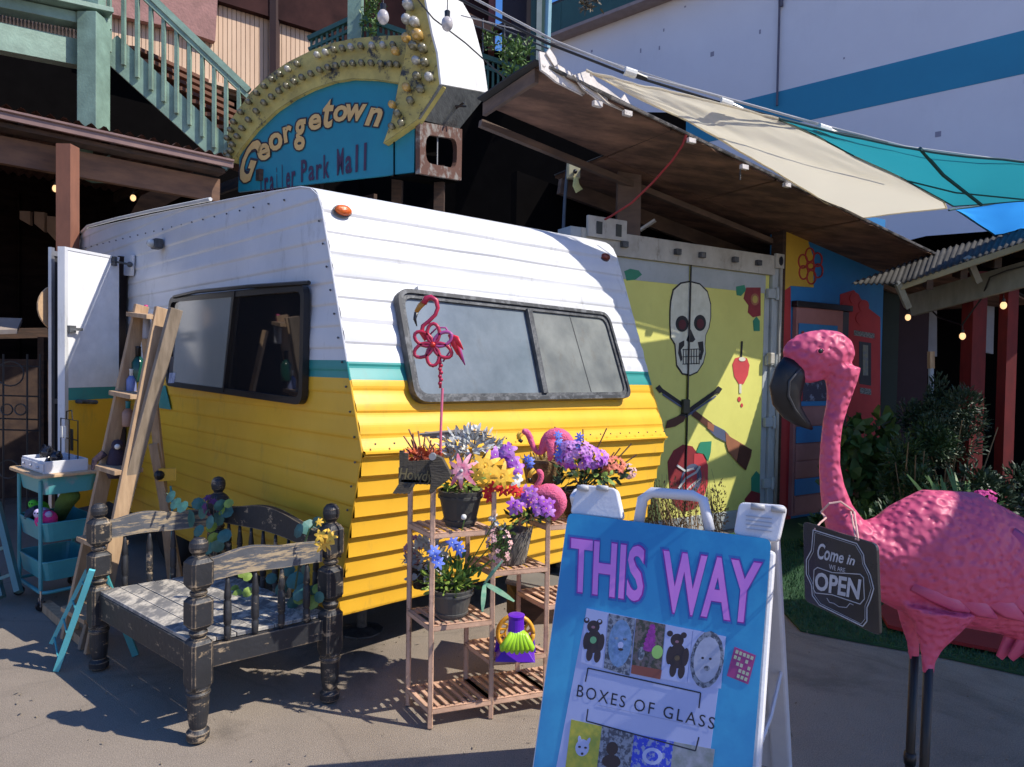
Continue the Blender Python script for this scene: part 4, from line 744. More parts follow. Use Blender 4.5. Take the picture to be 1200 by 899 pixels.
# rear leg panel
PH2 = R(26); bdn = (-anh*math.sin(PH2)-Z*math.cos(PH2)); bn = ae.cross(bdn).normalized(); bn = -bn if bn.dot(anh) > 0 else bn
RT = ATL+Z*.06-anh*.035
def bq(u, v, o=0): return RT+ae*u+bdn*v+bn*o
RL = (1.09)/math.cos(PH2)-.01
fb = lambda u0, u1, v0, v1, o0, o1: [bq(u0, v1, o0), bq(u1, v1, o0), bq(u1, v0, o0), bq(u0, v0, o0), bq(u0, v1, o1), bq(u1, v1, o1), bq(u1, v0, o1), bq(u0, v0, o1)]
mb = MB(); mb.hexa(*fb(.05, AW-.05, .1, RL-.1, .0, .012)); mb.build('rear_board', wp2, afr, bev=.003)
for u0_, u1_ in ((-.005, .05), (AW-.05, AW+.012)): mb = MB(); mb.hexa(*fb(u0_, u1_, 0, RL, -.02, .03)); mb.build('rear_rail', wp2, afr, bev=.008)
for v_ in (.12, .45, .62, .9): mb = MB(); mb.hexa(*fb(.05, AW-.05, v_, v_+.025, -.012, .0)); mb.build('rib', wp2, afr, bev=.003)
for u_ in (.0, AW): mb = MB(); a, b = aq(u_, .55, -.04), bq(u_, .6, -.0); mb.tube([a, a.lerp(b, .5)-Z*.03, b], .006, 6); mb.build('stay', wp2, afr)
mb = MB(); mb.prism([aq(AW-.06, .02, -.01), aq(AW-.005, .02, -.01), aq(AW-.005, -.05, -.012), aq(AW-.06, -.05, -.012)], -an*.04); mb.build('top_cap', wp2, afr, bev=.006)
# poster
pblue = M('poster_blue', (.022, .24, .50), .38, c2=(.05, .42, .66), scale=1.6, lo=.42, hi=.6, bump=.12, bs=7, spec=.5)
post_q = [ap(666, 601), ap(904, 632), aq(AW-.008, LEN-.1, .006), aq(.008, LEN-.1, .006)]
poster = aplate(rpoly(post_q, .02, 3), pblue, 'poster', .0)
def aquad(s, q_, mat, name, o, font_off=0, par=None, sp=1):
    vs, fs = text(s, 1, font_off=font_off, sp=sp); xs = [p.x for p in vs]; ys = [p.y for p in vs]; x0, x1, y0, y1 = min(xs), max(xs), min(ys), max(ys)
    tl_, tr_, br_, bl2 = [ap(x, y, .006) for x, y in q_]
    mb = MB(); mb.add([(tl_.lerp(tr_, (p.x-x0)/(x1-x0))).lerp(bl2.lerp(br_, (p.x-x0)/(x1-x0)), (y1-p.y)/(y1-y0))+an*o for p in vs], fs); return mb.build(name, mat, par or poster)
def grow(q_, k): cx = sum(p[0] for p in q_)/4; cy = sum(p[1] for p in q_)/4; return [(x+(k if x > cx else -k), y+(k if y > cy else -k)) for x, y in q_]
inkp = M('print_pink', (.72, .24, .72), .45, c2=(.58, .2, .68), scale=9); glow = M('print_indigo', (.025, .10, .40), .45, c2=(.03, .17, .47), scale=30)
glow2 = M('print_magenta', (.30, .02, .38), .45)
for s, q_ in (("THIS", [(670, 630), (757, 641), (753, 706), (668, 693)]), ("WAY", [(778, 645), (893, 660), (885, 732), (776, 716)])):
    g1 = rpoly([ap(x, y, .006)+an*.0016 for x, y in grow(q_, 9)], .03, 4); 
    aquad(s, grow(q_, 4.5), glow, 'letter_halo', .0022, font_off=.06)
    aquad(s, grow(q_, 1.6), glow2, 'letter_edge', .0030, font_off=.035); aquad(s, q_, inkp, 'lettering', .0038, font_off=.026)
lav = M('print_lavender', (.42, .47, .72), .5, c2=(.38, .43, .68))
aplate([ap(x, y) for x, y in ((688, 713), (850, 746), (826, 930), (652, 900))], lav, 'printed_panel', .0015, poster)
ink = M('print_black', (.012, .013, .03), .5)
# photographs printed on the panel
def pcell(x0, y0, x1, y1, x2, y2, x3, y3, mat, name='printed_picture'): return aplate([ap(x, y) for x, y in ((x0, y0), (x1, y1), (x2, y2), (x3, y3))], mat, name, .0030, poster)
def blob(cx, cy, rx, ry, mat, o, rot=.14, n=16, name='printed_shape', par=None):
    pts = []
    for k in range(n):
        a = 2*math.pi*k/n; x, y = rx*math.cos(a), ry*math.sin(a); pts.append(ap(cx+x*math.cos(rot)-y*math.sin(rot), cy+x*math.sin(rot)+y*math.cos(rot)))
    return aplate(pts, mat, name, o, par or poster, .0006)
brn = M('print_brown', (.035, .02, .025), .5); mint = M('print_mint', (.15, .42, .2), .5); ltb = M('print_pale_blue', (.20, .33, .6), .5, c2=(.1, .2, .35), scale=60); dkb = M('print_grey_mix', (.06, .07, .1), .5, c2=(.25, .28, .35), scale=90, lo=.45, hi=.55)
def bear(cx, cy, s, heart):
    for dx, dy, rx, ry in ((0, -17, 8, 8), (-8.5, -25, 3.6, 3.6), (8, -23, 3.6, 3.6), (0, 2, 10.5, 15), (-9, 1, 4, 11), (10, 3, 4, 11), (-5, 18, 4.2, 9), (5, 20, 4.2, 9)): blob(cx+dx*s, cy+dy*s, rx*s, ry*s, brn, .0036+random.random()*.0008, name='printed_bear')
    if heart: blob(cx, cy, 3.8, 4.2, mint, .0055); blob(cx-7.5, cy-24, 1.6, 1.6, lav, .0055); blob(cx+7.5, cy-22, 1.6, 1.6, lav, .0055)
    else: blob(cx, cy+4, 3.2, 3.2, M('print_tan', (.12, .08, .04), .5), .0055)
    blob(cx, cy-15, 2.2, 1.6, M('print_mauve', (.3, .15, .2), .5), .0055)
pcell(688, 713, 713, 718, 706, 783, 681, 776, lav); bear(696, 750, .92, True)
p1 = pcell(714, 719, 745, 725, 738, 792, 708, 783, dkb); blob(727, 754, 13.5, 28, ltb, .0040, .1)
for dx, dy, rx, ry, m_ in ((-5, -4, 2.2, 1.5, dkb), (5, -3, 2.2, 1.5, dkb), (0, 4, 3.2, 4, lav), (0, 9, 3, 1.6, brn)): blob(728+dx, 752+dy, rx, ry, m_, .0052)
pcell(746, 725, 780, 732, 774, 795, 740, 789, M('print_foliage', (.05, .055, .035), .5, c2=(.16, .12, .12), scale=80, lo=.45, hi=.55))
fu = M('print_fuchsia', (.38, .04, .36), .5, c2=(.2, .02, .2), scale=90)
for k in range(6): blob(765-k*.8, 735+k*5.0, 3.5+k*1.0 if k < 4 else 7, 3.6, fu, .0040+k*.0003)
blob(771, 764, 6.5, 8, M('print_lime', (.32, .6, .15), .5), .0062); pcell(741, 779, 776, 785, 774, 796, 740, 789, M('print_terracotta', (.25, .07, .05), .5)).location = an*.0014; blob(752, 766, 4, 8, dkb, .0054)
pcell(781, 732, 812, 738, 805, 801, 775, 795, lav); bear(794, 767, .98, False)
pcell(813, 738, 851, 746, 845, 807, 806, 800, lav)
for r_, m_, o_ in ((1, dkb, .0040), (.80, M('print_pale_grey', (.42, .45, .58), .5, c2=(.34, .37, .5), scale=50), .0050)): blob(829, 773, 19.5*r_, 33*r_*1.02, m_, o_)
for dx, dy, rx, ry in ((-5, -3, 1.6, 1.4), (4, -2, 1.6, 1.4), (0, 9, 3.6, 3)): blob(829+dx, 774+dy, rx, ry, brn if dy < 0 else dkb, .0060)
for s_, pts in (('corner_mark', [(686, 799), (689, 783), (821, 812), (819, 830)]), ('corner_mark', [(689, 831), (687, 845), (815, 880), (819, 864)])):
    for a, b in zip(pts, pts[1:]): mb = MB(); mb.beam(ap(*a, .010), ap(*b, .010), .0035, .0006, an); mb.build(s_, ink, poster)
aquad("BOXES OF GLASS", [(678, 802), (839, 841), (837, 855), (676, 816)], ink, 'lettering', .0040, sp=1.25)
mb = MB(); mb.beam(ap(700, 826, .0095), ap(822, 852, .0095), .0012, .0005, an); mb.build('fine_print', M('print_faint', (.34, .38, .60), .5), poster)
cells = [(670, 843, 706, 851, M('print_yellow', (.55, .47, .05), .5, c2=(.3, .35, .05), scale=40)), (706, 851, 744, 860, dkb), (744, 860, 790, 869, M('print_cobalt', (.02, .05, .55), .5, c2=(.25, .3, .5), scale=70, lo=.5, hi=.56)), (790, 869, 838, 878, M('print_grey_green', (.2, .23, .22), .5, c2=(.35, .36, .42), scale=30))]
for x0, y0, x1, y1, m_ in cells: pcell(x0, y0, x1, y1, x1-8, y1+66, x0-8, y0+66, m_)
blob(683, 876, 8, 10, lav, .0042); blob(680, 867, 2, 5, lav, .0046, -.1); blob(690, 869, 2, 5, lav, .0046, .4); blob(680, 875, 1.7, 1.2, brn, .0052); blob(687, 876, 1.7, 1.2, brn, .0052); blob(683, 883, 1.5, 1.5, brn, .0052)
blob(718, 877, 7, 8, brn, .0042); blob(717, 892, 11, 8, brn, .0043); blob(765, 886, 12, 10, lav, .0042); blob(765, 886, 7, 6, cells[2][4], .0050)
stk = aplate([ap(x, y) for x, y in ((861, 758), (886, 768), (877, 802), (852, 792))], M('print_sticker', (.38, .05, .22), .5), 'sticker', .0016, poster)
for k in range(5):
    t0_, t1_2 = (k+.18)/5, (k+.8)/5; L_ = lambda t: (862.5+(853.5-862.5)*t, 760+(791-760)*t); R_ = lambda t: (884.5+(875.5-884.5)*t, 769+(800-769)*t)
    for m in range(5):
        if random.random() < .12: continue
        a0_, a1_ = m/5+.03, (m+.75)/5+.02; lp_ = lambda t, a: (L_(t)[0]*(1-a)+R_(t)[0]*a, L_(t)[1]*(1-a)+R_(t)[1]*a)
        aplate([ap(*lp_(t0_, a0_)), ap(*lp_(t0_, a1_)), ap(*lp_(t1_2, a1_)), ap(*lp_(t1_2, a0_))], M('print_cream_green', (.38, .5, .3), .5, c2=(.5, .5, .4), scale=90), 'sticker_print', .0030, stk, .0005)
# ================================================================ BIG FLAMINGO
fd = 1.95
flm = thing('flamingo_statue', 'tall hammered pink metal flamingo statue with a black beak at the right', 'statue', (1.12, fd, 0))
fpink = M('flamingo_pink', (.60, .10, .18), .48, c2=(.55, .075, .16), scale=7, bump=.8, bs=52, vor=.014, spec=.35)
def FT(mb, st, n=16, flat=.8, dz=0):
    mb.tube([at(x, y, fd+dz) for x, y, r in st], [r*fd/800 for x, y, r in st], n, flat=flat, nrm=None)
k_ = fd/800
body = MB()
pts = [(1268, 775, 8), (1240, 742, 30), (1205, 703, 54), (1165, 672, 74), (1122, 653, 80), (1082, 649, 76), (1048, 652, 62), (1018, 648, 45), (1000, 638, 32)]
P3 = [at(x, y, fd) for x, y, r in pts]; body.tube(P3, [(r*k_*.62, r*k_) for x, y, r in pts], 22, nrm=(0, 1, 0))
neck = [(1040, 650, 38), (1012, 640, 30), (992, 622, 23), (981, 596, 17), (975, 570, 13.5), (972, 545, 11.5), (973, 520, 10.8), (976, 495, 11), (981, 475, 12), (984, 460, 14.2), (986, 445, 17.5), (986, 430, 21)]
body.tube([at(x, y, fd) for x, y, r in neck], [r*k_ for x, y, r in neck], 18, nrm=(0, 1, 0))
head = [(988, 432, 17), (984, 416, 25), (972, 411, 26), (955, 414, 26), (940, 414, 23), (928, 413, 15), (921, 414, 8)]
head = [(1000, 418, 6), (992, 416, 18), (980, 413, 25), (964, 413, 27), (948, 414, 26), (934, 413, 21), (924, 413, 13), (918, 414, 5)]
body.tube([at(x, y, fd) for x, y, r in head], [(r*k_*.72, r*k_) for x, y, r in head], 18, nrm=(0, 1, 0))
jaw = [(975, 425, 15), (958, 432, 15), (945, 438, 13), (936, 440, 8)]; body.tube([at(x, y, fd) for x, y, r in jaw], [(r*k_*.7, r*k_) for x, y, r in jaw], 14, nrm=(0, 1, 0))
for st, dz in (([(1100, 712, 44), (1097, 735, 27), (1091, 758, 13), (1088, 775, 8), (1088, 790, 7)], -.06), ([(1072, 700, 26), (1068, 728, 14), (1070, 752, 8), (1071.5, 774, 6.5)], .08)):
    body.tube([at(x, y, fd+dz) for x, y, r in st], [(r*k_*.6, r*k_) for x, y, r in st], 14, nrm=(0, 1, 0))
bo = body.build('body', fpink, flm, smooth=True)
rm = bo.modifiers.new('r', 'REMESH'); rm.mode = 'VOXEL'; rm.voxel_size = .007; rm.use_smooth_shade = True
sm = bo.modifiers.new('sm', 'SMOOTH'); sm.iterations = 4; sm.factor = .5
bk = M('beak_black', (.006, .006, .007), .45, bump=.2, bs=20)
mb = MB(); st = [(932, 424, 15), (926, 438, 19), (921, 455, 19.5), (922, 470, 17), (928, 482, 13), (937, 491, 9), (946, 498, 5), (952, 503, 1.5)]
mb.tube([at(x, y, fd) for x, y, r in st], [(r*k_*.6, r*k_) for x, y, r in st], 18, nrm=(0, 1, 0)); mb.build('beak', bk, flm, smooth=True)
mb = MB(); mb.tube([at(x, y, fd-.03) for x, y in ((938, 432), (925, 447), (924, 464), (932, 480), (944, 495))], [.003, .004, .004, .003, .001], 6); mb.build('beak_ridge', M('beak_grey', (.05, .05, .05), .4), flm, smooth=True)
for s_ in (-1, 1):
    c = at(953, 412, fd)+V((0, s_*.0455, 0)); mb = MB(); mb.ball(c, .007, 10, 6, (1, .5, 1)); e_ = mb.build('eye', bk, flm, smooth=True)
    mb = MB(); mb.tube([c+V((math.cos(a/6*math.pi)*.009, 0, math.sin(a/6*math.pi)*.008)) for a in range(13)], .002, 6); mb.build('eye_rim', fpink, e_, smooth=True)
# wing: layered feathers on the near side
wing = [((1070, 684), (1136, 717), 11), ((1095, 680), (1169, 725), 13), ((1120, 672), (1204, 729), 14), ((1140, 660), (1234, 730), 15), ((1160, 645), (1256, 722), 16), ((1180, 630), (1270, 705), 18)]
for i, (a, b, w_) in enumerate(wing):
    A_, B_ = at(*a, fd-.082), at(*b, fd-.10-.003*i); mb = MB(); mb.tube([A_, A_.lerp(B_, .4)+Z*.003, A_.lerp(B_, .75), B_], [(.008, w_*k_*.8), (.011, w_*k_), (.008, w_*k_*.8), (.002, .003)], 8, nrm=(0, 1, 0)); mb.build('wing_feather', M('flamingo_pink_smooth', (.60, .09, .19), .35, c2=(.5, .07, .17), scale=7, bump=.2, bs=30), flm, smooth=True)
for i, (a, m_, b) in enumerate([((1205, 700), (1195, 735), (1171, 771)), ((1225, 700), (1212, 740), (1184, 772)), ((1240, 705), (1228, 745), (1205, 775))]):
    mb = MB(); mb.tube([at(*a, fd-.02*i), at(*m_, fd-.02*i), at(*b, fd-.02*i-.01)], [(.01, .03), (.012, .035), (.004, .012)], 8, nrm=(0, 1, 0)); mb.build('tail_feather', MC['flamingo_pink_smooth'], flm, smooth=True)
for x0, y0, x1, dz in ((1088, 782, 1086.5, -.06), (1071.5, 768, 1071.5, .08)):
    a = at(x0, y0, fd+dz); mb = MB(); mb.tube([a, V((a.x-.004, a.y, a.z*.5)), V((a.x-.006, a.y, .02))], [.0125, .0125, .013], 10); mb.lathe([(.016, -.018), (.018, 0), (.016, .018)], c=(a.x-.004, a.y, a.z*.52), n=10); lg = mb.build('leg', bk, flm, smooth=True)
    mb = MB(); g_ = V((a.x-.006, a.y, .012))
    for tx, ty in ((-.13, -.04), (-.14, .0), (-.13, .04), (.05, 0)): mb.beam(g_, g_+V((tx, ty, -.004)), .016, .012)
    mb.prism([g_+V((0, -.01, -.006)), g_+V((-.12, -.045, -.006)), g_+V((-.13, 0, -.006)), g_+V((-.12, .045, -.006)), g_+V((0, .01, -.006))], Z*.004); mb.build('foot', bk, lg)
# open sign
OTL, OTR = at(941, 611, 1.80), at(1027, 638, 1.57); oz = (OTL.z+OTR.z)/2
oe = (OTR-OTL); on_ = V((oe.y, -oe.x, 0)).normalized(); on_ = -on_ if on_.dot(-OTR) < 0 else on_
osn = thing('open_sign', 'black hanging board reading Come in we are OPEN on the flamingo statue', 'sign', (OTL+OTR)/2)
def op(x, y, o=0): return pl(x, y, OTL+on_*o, on_)
bkb = M('sign_black', (.016, .017, .02), .22, c2=(.03, .03, .034), scale=6, spec=.7, bump=.03)
mb = MB(); mb.prism(rpoly([op(941, 611), op(1027, 638), op(1031, 746), op(943, 704)], .014, 4), -on_*.008); mb.build('board', bkb, osn, bev=.001)
chalk = M('sign_white_paint', (.55, .55, .57), .6, c2=(.4, .4, .42), scale=40)
def oline(pts, r, name='border_line'): mb = MB(); mb.tube([op(x, y, .0005) for x, y in pts], r, 5, flat=.4, nrm=on_) if 0 else [mb.beam(op(*a, .0008), op(*b, .0008), r*2, .001, on_) for a, b in zip(pts, pts[1:])]; mb.build(name, chalk, osn, kind=None)
bord = [(953, 621), (1004, 637), (1012, 650), (1013, 660), (1020, 674), (1024, 690), (1020, 703), (1016, 712), (1016, 728), (1011, 734), (960, 709), (952, 698), (951, 686), (945, 673), (945, 656), (951, 645), (952, 634), (953, 621)]
oline(bord, .0012); cxb, cyb = 983, 678; oline([(cxb+(x-cxb)*.93, cyb+(y-cyb)*.95) for x, y in bord], .0004)
def oquad(s, q_, name, font_off=0, shear=0):
    vs, fs = text(s, 1, font_off=font_off, shear=shear); xs = [p.x for p in vs]; ys = [p.y for p in vs]; x0, x1, y0, y1 = min(xs), max(xs), min(ys), max(ys); tl_, tr_, br_, bl2 = [op(x, y) for x, y in q_]
    mb = MB(); mb.add([(tl_.lerp(tr_, (p.x-x0)/(x1-x0))).lerp(bl2.lerp(br_, (p.x-x0)/(x1-x0)), (y1-p.y)/(y1-y0))+on_*.0012 for p in vs], fs); mb.build(name, chalk, osn)
oquad('Come in', [(959, 635), (1003, 652), (1002, 663), (958, 655)], 'lettering', .02, .25); oquad('WE ARE', [(972, 661), (991, 666), (991, 671), (972, 667)], 'lettering', .0)
oquad('OPEN', [(956, 670), (1010, 679), (1007, 703), (955, 691)], 'lettering', .03)
oline([(954, 668), (958, 665), (975, 671), (1008, 673), (1012, 677), (1013, 702), (1008, 708), (975, 697), (956, 695), (953, 690), (954, 668)], .0009, 'banner_line'); oline([(969, 701), (972, 706), (977, 707), (983, 711), (992, 712), (996, 707), (1000, 709)], .0006, 'scroll_line')
tw = M('pink_twine', (.62, .38, .34), .9)
for a, b in (((955, 620), (968, 607)), ((1003, 632), (997, 600))):
    mb = MB(); mb.tube([op(*a, .002), at((a[0]+b[0])/2, (a[1]+b[1])/2-1, 1.8), at(*b, fd-.045)], .0025, 6); mb.build('twine', tw, osn)
mb = MB(); mb.tube([at(968, 607, fd-.045), at(962, 600, fd-.02), at(972, 590, fd-.05), at(985, 588, fd-.052), at(999, 598, fd-.04), at(1003, 605, fd-.03)], .003, 6); mb.tube([op(1006, 633, .002), at(1001, 600, 1.87)], .0025, 6); mb.build('twine_loop', tw, osn)
# ================================================================ CONTAINER WITH SKULL
C0 = at(905, 325, 6.7); cw = V((.857, .515, 0)).normalized(); cn = V((.515, -.857, 0)).normalized()
def cq(x, y, o=0): return pl(x, y, C0+cn*o, cn)
def cs(s, z, o=0): p = C0+cw*s+cn*o; return V((p.x, p.y, z))
con = thing('shipping_container', 'shipping container painted yellow green with a skull and crossed rifles mural', 'container', cs(-1.2, 0, -3))
cgrn = M('mural_yellow_green', (.73, .70, .18), .55, c2=(.67, .64, .16), scale=3, bump=.1, bs=8, dirt=.12); cgry = M('container_grey', (.42, .45, .45), .55, c2=(.34, .37, .37), scale=4, dirt=.5); cwht = M('container_cream', (.5, .48, .42), .55, c2=(.36, .33, .28), scale=4, dirt=.8)
def cbox(s0, s1, z0, z1, o0, o1, name, mat, par=con, bev=.004): mb = MB(); mb.hexa(cs(s0, z0, o1), cs(s1, z0, o1), cs(s1, z0, o0), cs(s0, z0, o0), cs(s0, z1, o1), cs(s1, z1, o1), cs(s1, z1, o0), cs(s0, z1, o0)); return mb.build(name, mat, par, bev=bev)
ctop, cbot = 2.62, .17
seam = (cq(806, 400)-C0).dot(cw)
cbox(-2.35, .02, .0, .17, -.06, .02, 'sill', cgry); cbox(-2.35, .0, 2.43, ctop, -.15, .035, 'header', cwht)
cbox(-.03, .09, .0, ctop, -.15, .03, 'corner_post', cgry); cbox(-2.45, -2.33, 0, ctop, -.15, .03, 'corner_post', cgry)
cbox(-2.35, seam-.006, .17, 2.43, -.06, .0, 'door_panel', cgrn); cbox(seam+.006, -.04, .17, 2.43, -.06, .0, 'door_panel', cgrn)
for a, b in ((-2.35, seam-.006), (seam+.006, -.1)): cbox(a+.005, b, 2.25, 2.425, .0, .004, 'grey_band', cgry, bev=0)
cbox(-.11, -.04, .2, 2.25, .0, .004, 'grey_stripe', cgry, bev=0)
cbox(-.02, .1, 2.5, 2.64, .03, .06, 'corner_casting', cwht); mb = MB(); mb.lathe([(.028, 0), (.028, .012)], M=Matrix.Translation(cs(.045, 2.57, .055)) @ cn.to_track_quat('Z', 'Y').to_matrix().to_4x4() @ Matrix.Diagonal((1, 1.6, 1, 1)), n=14); mb.build('casting_hole', blackpl, con)
for a in (-1.95, -1.35, -1.05, -.62, -.3): cbox(a, a+.06, 2.50, 2.55, .035, .075, 'cam_keeper', greyalu)
cbox(-2.3, -1.9, 2.55, 2.72, .03, .06, 'vent_box', cwht)
for a in (-2.22, -2.02): cbox(a, a+.06, 2.58, 2.68, .06, .065, 'vent_hole', blackpl)
for z_ in (2.25, 1.6, 1.0, .4): hb = cbox(-.1, .06, z_-.045, z_+.045, .01, .045, 'hinge', cgry); mb = MB(); mb.tube([cs(.02, z_-.06, .05), cs(.02, z_+.06, .05)], .016, 8); mb.build('hinge_pin', cgry, hb)
mb = MB(); mb.tube([cs(-.045, .2, .055), cs(-.045, 2.45, .055)], .014, 8) if 0 else mb.tube([cs(.07, .1, .045), cs(.07, 2.5, .045)], .018, 8); mb.build('lock_rod', cwht, con, smooth=True)
mb = MB(); mb.box(cs(-.06, 1.62, .05), .06, .06, .11, R(31)); mb.build('lock_plate', cwht, con, bev=.01)
mb = MB(); mb.beam(cs(seam, 2.43, .02), cs(seam, .2, .01), .012, .01); mb.build('door_seal', blackpl, con)
mb = MB(); mb.box(cs(seam-.03, 1.17, .02), .08, .04, .13, R(31)); mb.build('door_handle', M('handle_dark', (.05, .05, .03), .5), con, bev=.01)
mb = MB(); mb.hexa(cs(-2.4, 0, -6), cs(.05, 0, -6), cs(.05, 0, -.16), cs(-2.4, 0, -.16), cs(-2.4, ctop-.02, -6), cs(.05, ctop-.02, -6), cs(.05, ctop-.02, -.16), cs(-2.4, ctop-.02, -.16)); mb.build('box_body', cgry, con)
mk_black = M('mural_black', (.015, .015, .018), .6); mk_bone = M('mural_bone', (.72, .71, .58), .6, c2=(.6, .59, .46), scale=12); mk_dred = M('mural_dark_red', (.28, .025, .03), .6, c2=(.2, .02, .025), scale=10); mk_red = M('mural_red', (.62, .06, .07), .6); mk_grn = M('mural_green', (.03, .25, .14), .6); mk_brn = M('mural_brown', (.36, .14, .07), .6); mk_steel = M('mural_steel', (.10, .12, .2), .6); mk_stock = M('mural_dark_brown', (.10, .035, .02), .6)
lay = [0]
def paint(pts, mat, name, lv, ext=.002): mb = MB(); mb.prism([cq(x, y, .0)+cn*(.0025*lv) for x, y in pts], cn*ext); o = mb.build('mural_'+name, mat, con); return o
def oval(cx, cy, rx, ry, rot=0, n=20): return [(cx+rx*math.cos(2*math.pi*k/n)*math.cos(rot)-ry*math.sin(2*math.pi*k/n)*math.sin(rot), cy+rx*math.cos(2*math.pi*k/n)*math.sin(rot)+ry*math.sin(2*math.pi*k/n)*math.cos(rot)) for k in range(n)]
skl = [(785, 352), (788, 339), (797, 331), (808, 329), (820, 332), (829, 341), (833, 356), (833, 372), (831, 384), (827, 393), (826, 405), (827, 414), (824, 426), (817, 437), (808, 441), (799, 439), (792, 429), (791, 416), (790, 404), (785, 396), (784, 380), (784, 365)]
paint(skl, mk_black, 'skull_outline', 1); cx_, cy_ = 809, 385; paint([(cx_+(x-cx_)*.945, cy_+(y-cy_)*.965) for x, y in skl], mk_bone, 'skull', 2)
for c in ((798.5, 379.5, 7.5, 9.5), (819.5, 378.5, 7, 9.5)): paint(oval(*c), mk_black, 'eye_socket', 3); paint(oval(c[0], c[1]+1, c[2]*.6, c[3]*.6), M('eye_maroon', (.10, .01, .02), .6), 'eye', 4)
paint([(808.5, 386), (814, 398), (811, 401), (806, 401), (803.5, 399)], mk_black, 'nose', 3)
paint([(795, 402), (801, 399), (801, 405), (797, 410), (799, 421), (797, 424), (794, 414)], mk_black, 'cheek', 3); paint([(823, 400), (817, 401), (818, 407), (820, 412), (818, 421), (821, 422), (824, 411)], mk_black, 'cheek', 3)
for y0 in (409.5, 418, 426.5): paint([(799, y0-.2), (819, y0-1.0), (819, y0-.1), (799, y0+.8)], mk_black, 'tooth_line', 3)
for i in range(7): x_ = 799.5+i*3.1; paint([(x_, 409), (x_+.8, 409), (x_+.8, 427), (x_, 427)], mk_black, 'tooth_line', 3.6)
def bar(a, b, w_, mat, name, lv): dx, dy = b[0]-a[0], b[1]-a[1]; l_ = math.hypot(dx, dy); nx, ny = -dy/l_*w_/2, dx/l_*w_/2; paint([(a[0]+nx, a[1]+ny), (b[0]+nx, b[1]+ny), (b[0]-nx, b[1]-ny), (a[0]-nx, a[1]-ny)], mat, name, lv)
bar((773, 456), (832, 497), 4.5, mk_black, 'rifle_barrel', 1); bar((776, 462), (822, 493), 2, mk_steel, 'rifle_rod', 2); bar((770, 453), (775, 459), 6, mk_black, 'muzzle', 2)
bar((841, 457), (784, 497), 4.5, mk_black, 'rifle_barrel', 2.6); bar((838, 464), (800, 490), 2, mk_steel, 'rifle_rod', 3.6); bar((843, 454), (839, 460), 6, mk_black, 'muzzle', 3.6)
bar((812, 484), (832, 499), 7, mk_stock, 'fore_stock', 3); paint([(829, 494), (848, 504), (853, 509), (850, 518), (838, 512), (828, 502)], mk_steel, 'receiver', 3); paint([(828, 494), (836, 498), (835, 506), (828, 502)], mk_brn, 'wood_grip', 4)
paint([(849, 506), (855, 512), (862, 516), (880, 527), (879, 535), (873, 551), (866, 545), (853, 530), (850, 520)], mk_brn, 'rifle_stock', 4); paint([(866, 520), (880, 527), (873, 551), (862, 541)], mk_stock, 'stock_shade_paint', 5)
paint([(803, 488), (795, 487), (781, 493), (779, 502), (790, 500), (800, 494)], mk_stock, 'rifle_stock', 4)
paint([(731, 318), (738, 315), (748, 317), (752, 322), (744, 328), (734, 329)], mk_grn, 'leaf', 1); paint([(862, 336), (872, 334), (874, 340), (868, 347), (863, 346)], mk_grn, 'leaf', 1)
rose = [(874, 337), (891, 337), (891, 370), (882, 372), (876, 366), (877, 358), (871, 350)]; paint(rose, mk_dred, 'rose', 1); paint(oval(884, 351, 5, 7), mk_brn, 'rose_centre', 2); paint(oval(884, 351, 3, 4.5), M('mural_gold', (.5, .38, .08), .6), 'rose_heart', 3)
paint([(882, 376), (886, 371), (890, 376), (890, 388), (883, 388)], mk_grn, 'leaf', 1)
paint([(858, 427), (861, 420), (868, 418), (875, 420), (878, 428), (876, 440), (871, 450), (866, 451), (860, 441)], mk_red, 'radish', 1); bar((869, 400), (868, 420), 2, mk_black, 'radish_stem', 2); paint(oval(869, 421, 4, 2.5), mk_bone, 'radish_top', 2.6); bar((867, 450), (867, 461), 2.6, mk_bone, 'radish_root', 2); paint(oval(866, 468, 2, 3), mk_red, 'drop', 1); paint(oval(869, 475, 1.4, 2.4), mk_red, 'drop', 1)
paint([(783, 560), (782, 541), (789, 528), (800, 521), (811, 523), (817, 531), (826, 534), (829, 548), (829, 566), (825, 580), (815, 596), (800, 600), (788, 590)], mk_dred, 'big_rose', 1); paint([(813, 532), (822, 531), (829, 545), (829, 566), (825, 580), (816, 590), (812, 560)], mk_red, 'rose_petal', 2)
paint(oval(809, 562, 12, 19, .25), mk_steel, 'rose_throat', 3); paint(oval(807, 562, 8, 14, .3), mk_red, 'rose_core', 4)
for pts in ([(794, 572), (803, 560), (815, 553), (819, 546)], [(799, 580), (808, 570), (820, 560)], [(792, 545), (802, 552), (812, 549)]):
    for a, b in zip(pts, pts[1:]): bar(a, b, 2.4, M('mural_white', (.6, .6, .58), .6), 'rose_swirl', 5)
paint([(815, 530), (820, 518), (833, 517), (832, 530), (829, 541), (824, 532)], mk_grn, 'leaf', 3); paint([(880, 560), (886, 552), (890, 556), (890, 580), (880, 580)], mk_grn, 'cactus', 1); paint([(872, 585), (880, 575), (890, 578), (890, 592), (874, 592)], mk_dred, 'cactus_flower', 2)
paint([(728, 352), (728, 352.5), (728, 353)], mk_grn, 'dot', 1) if 0 else None
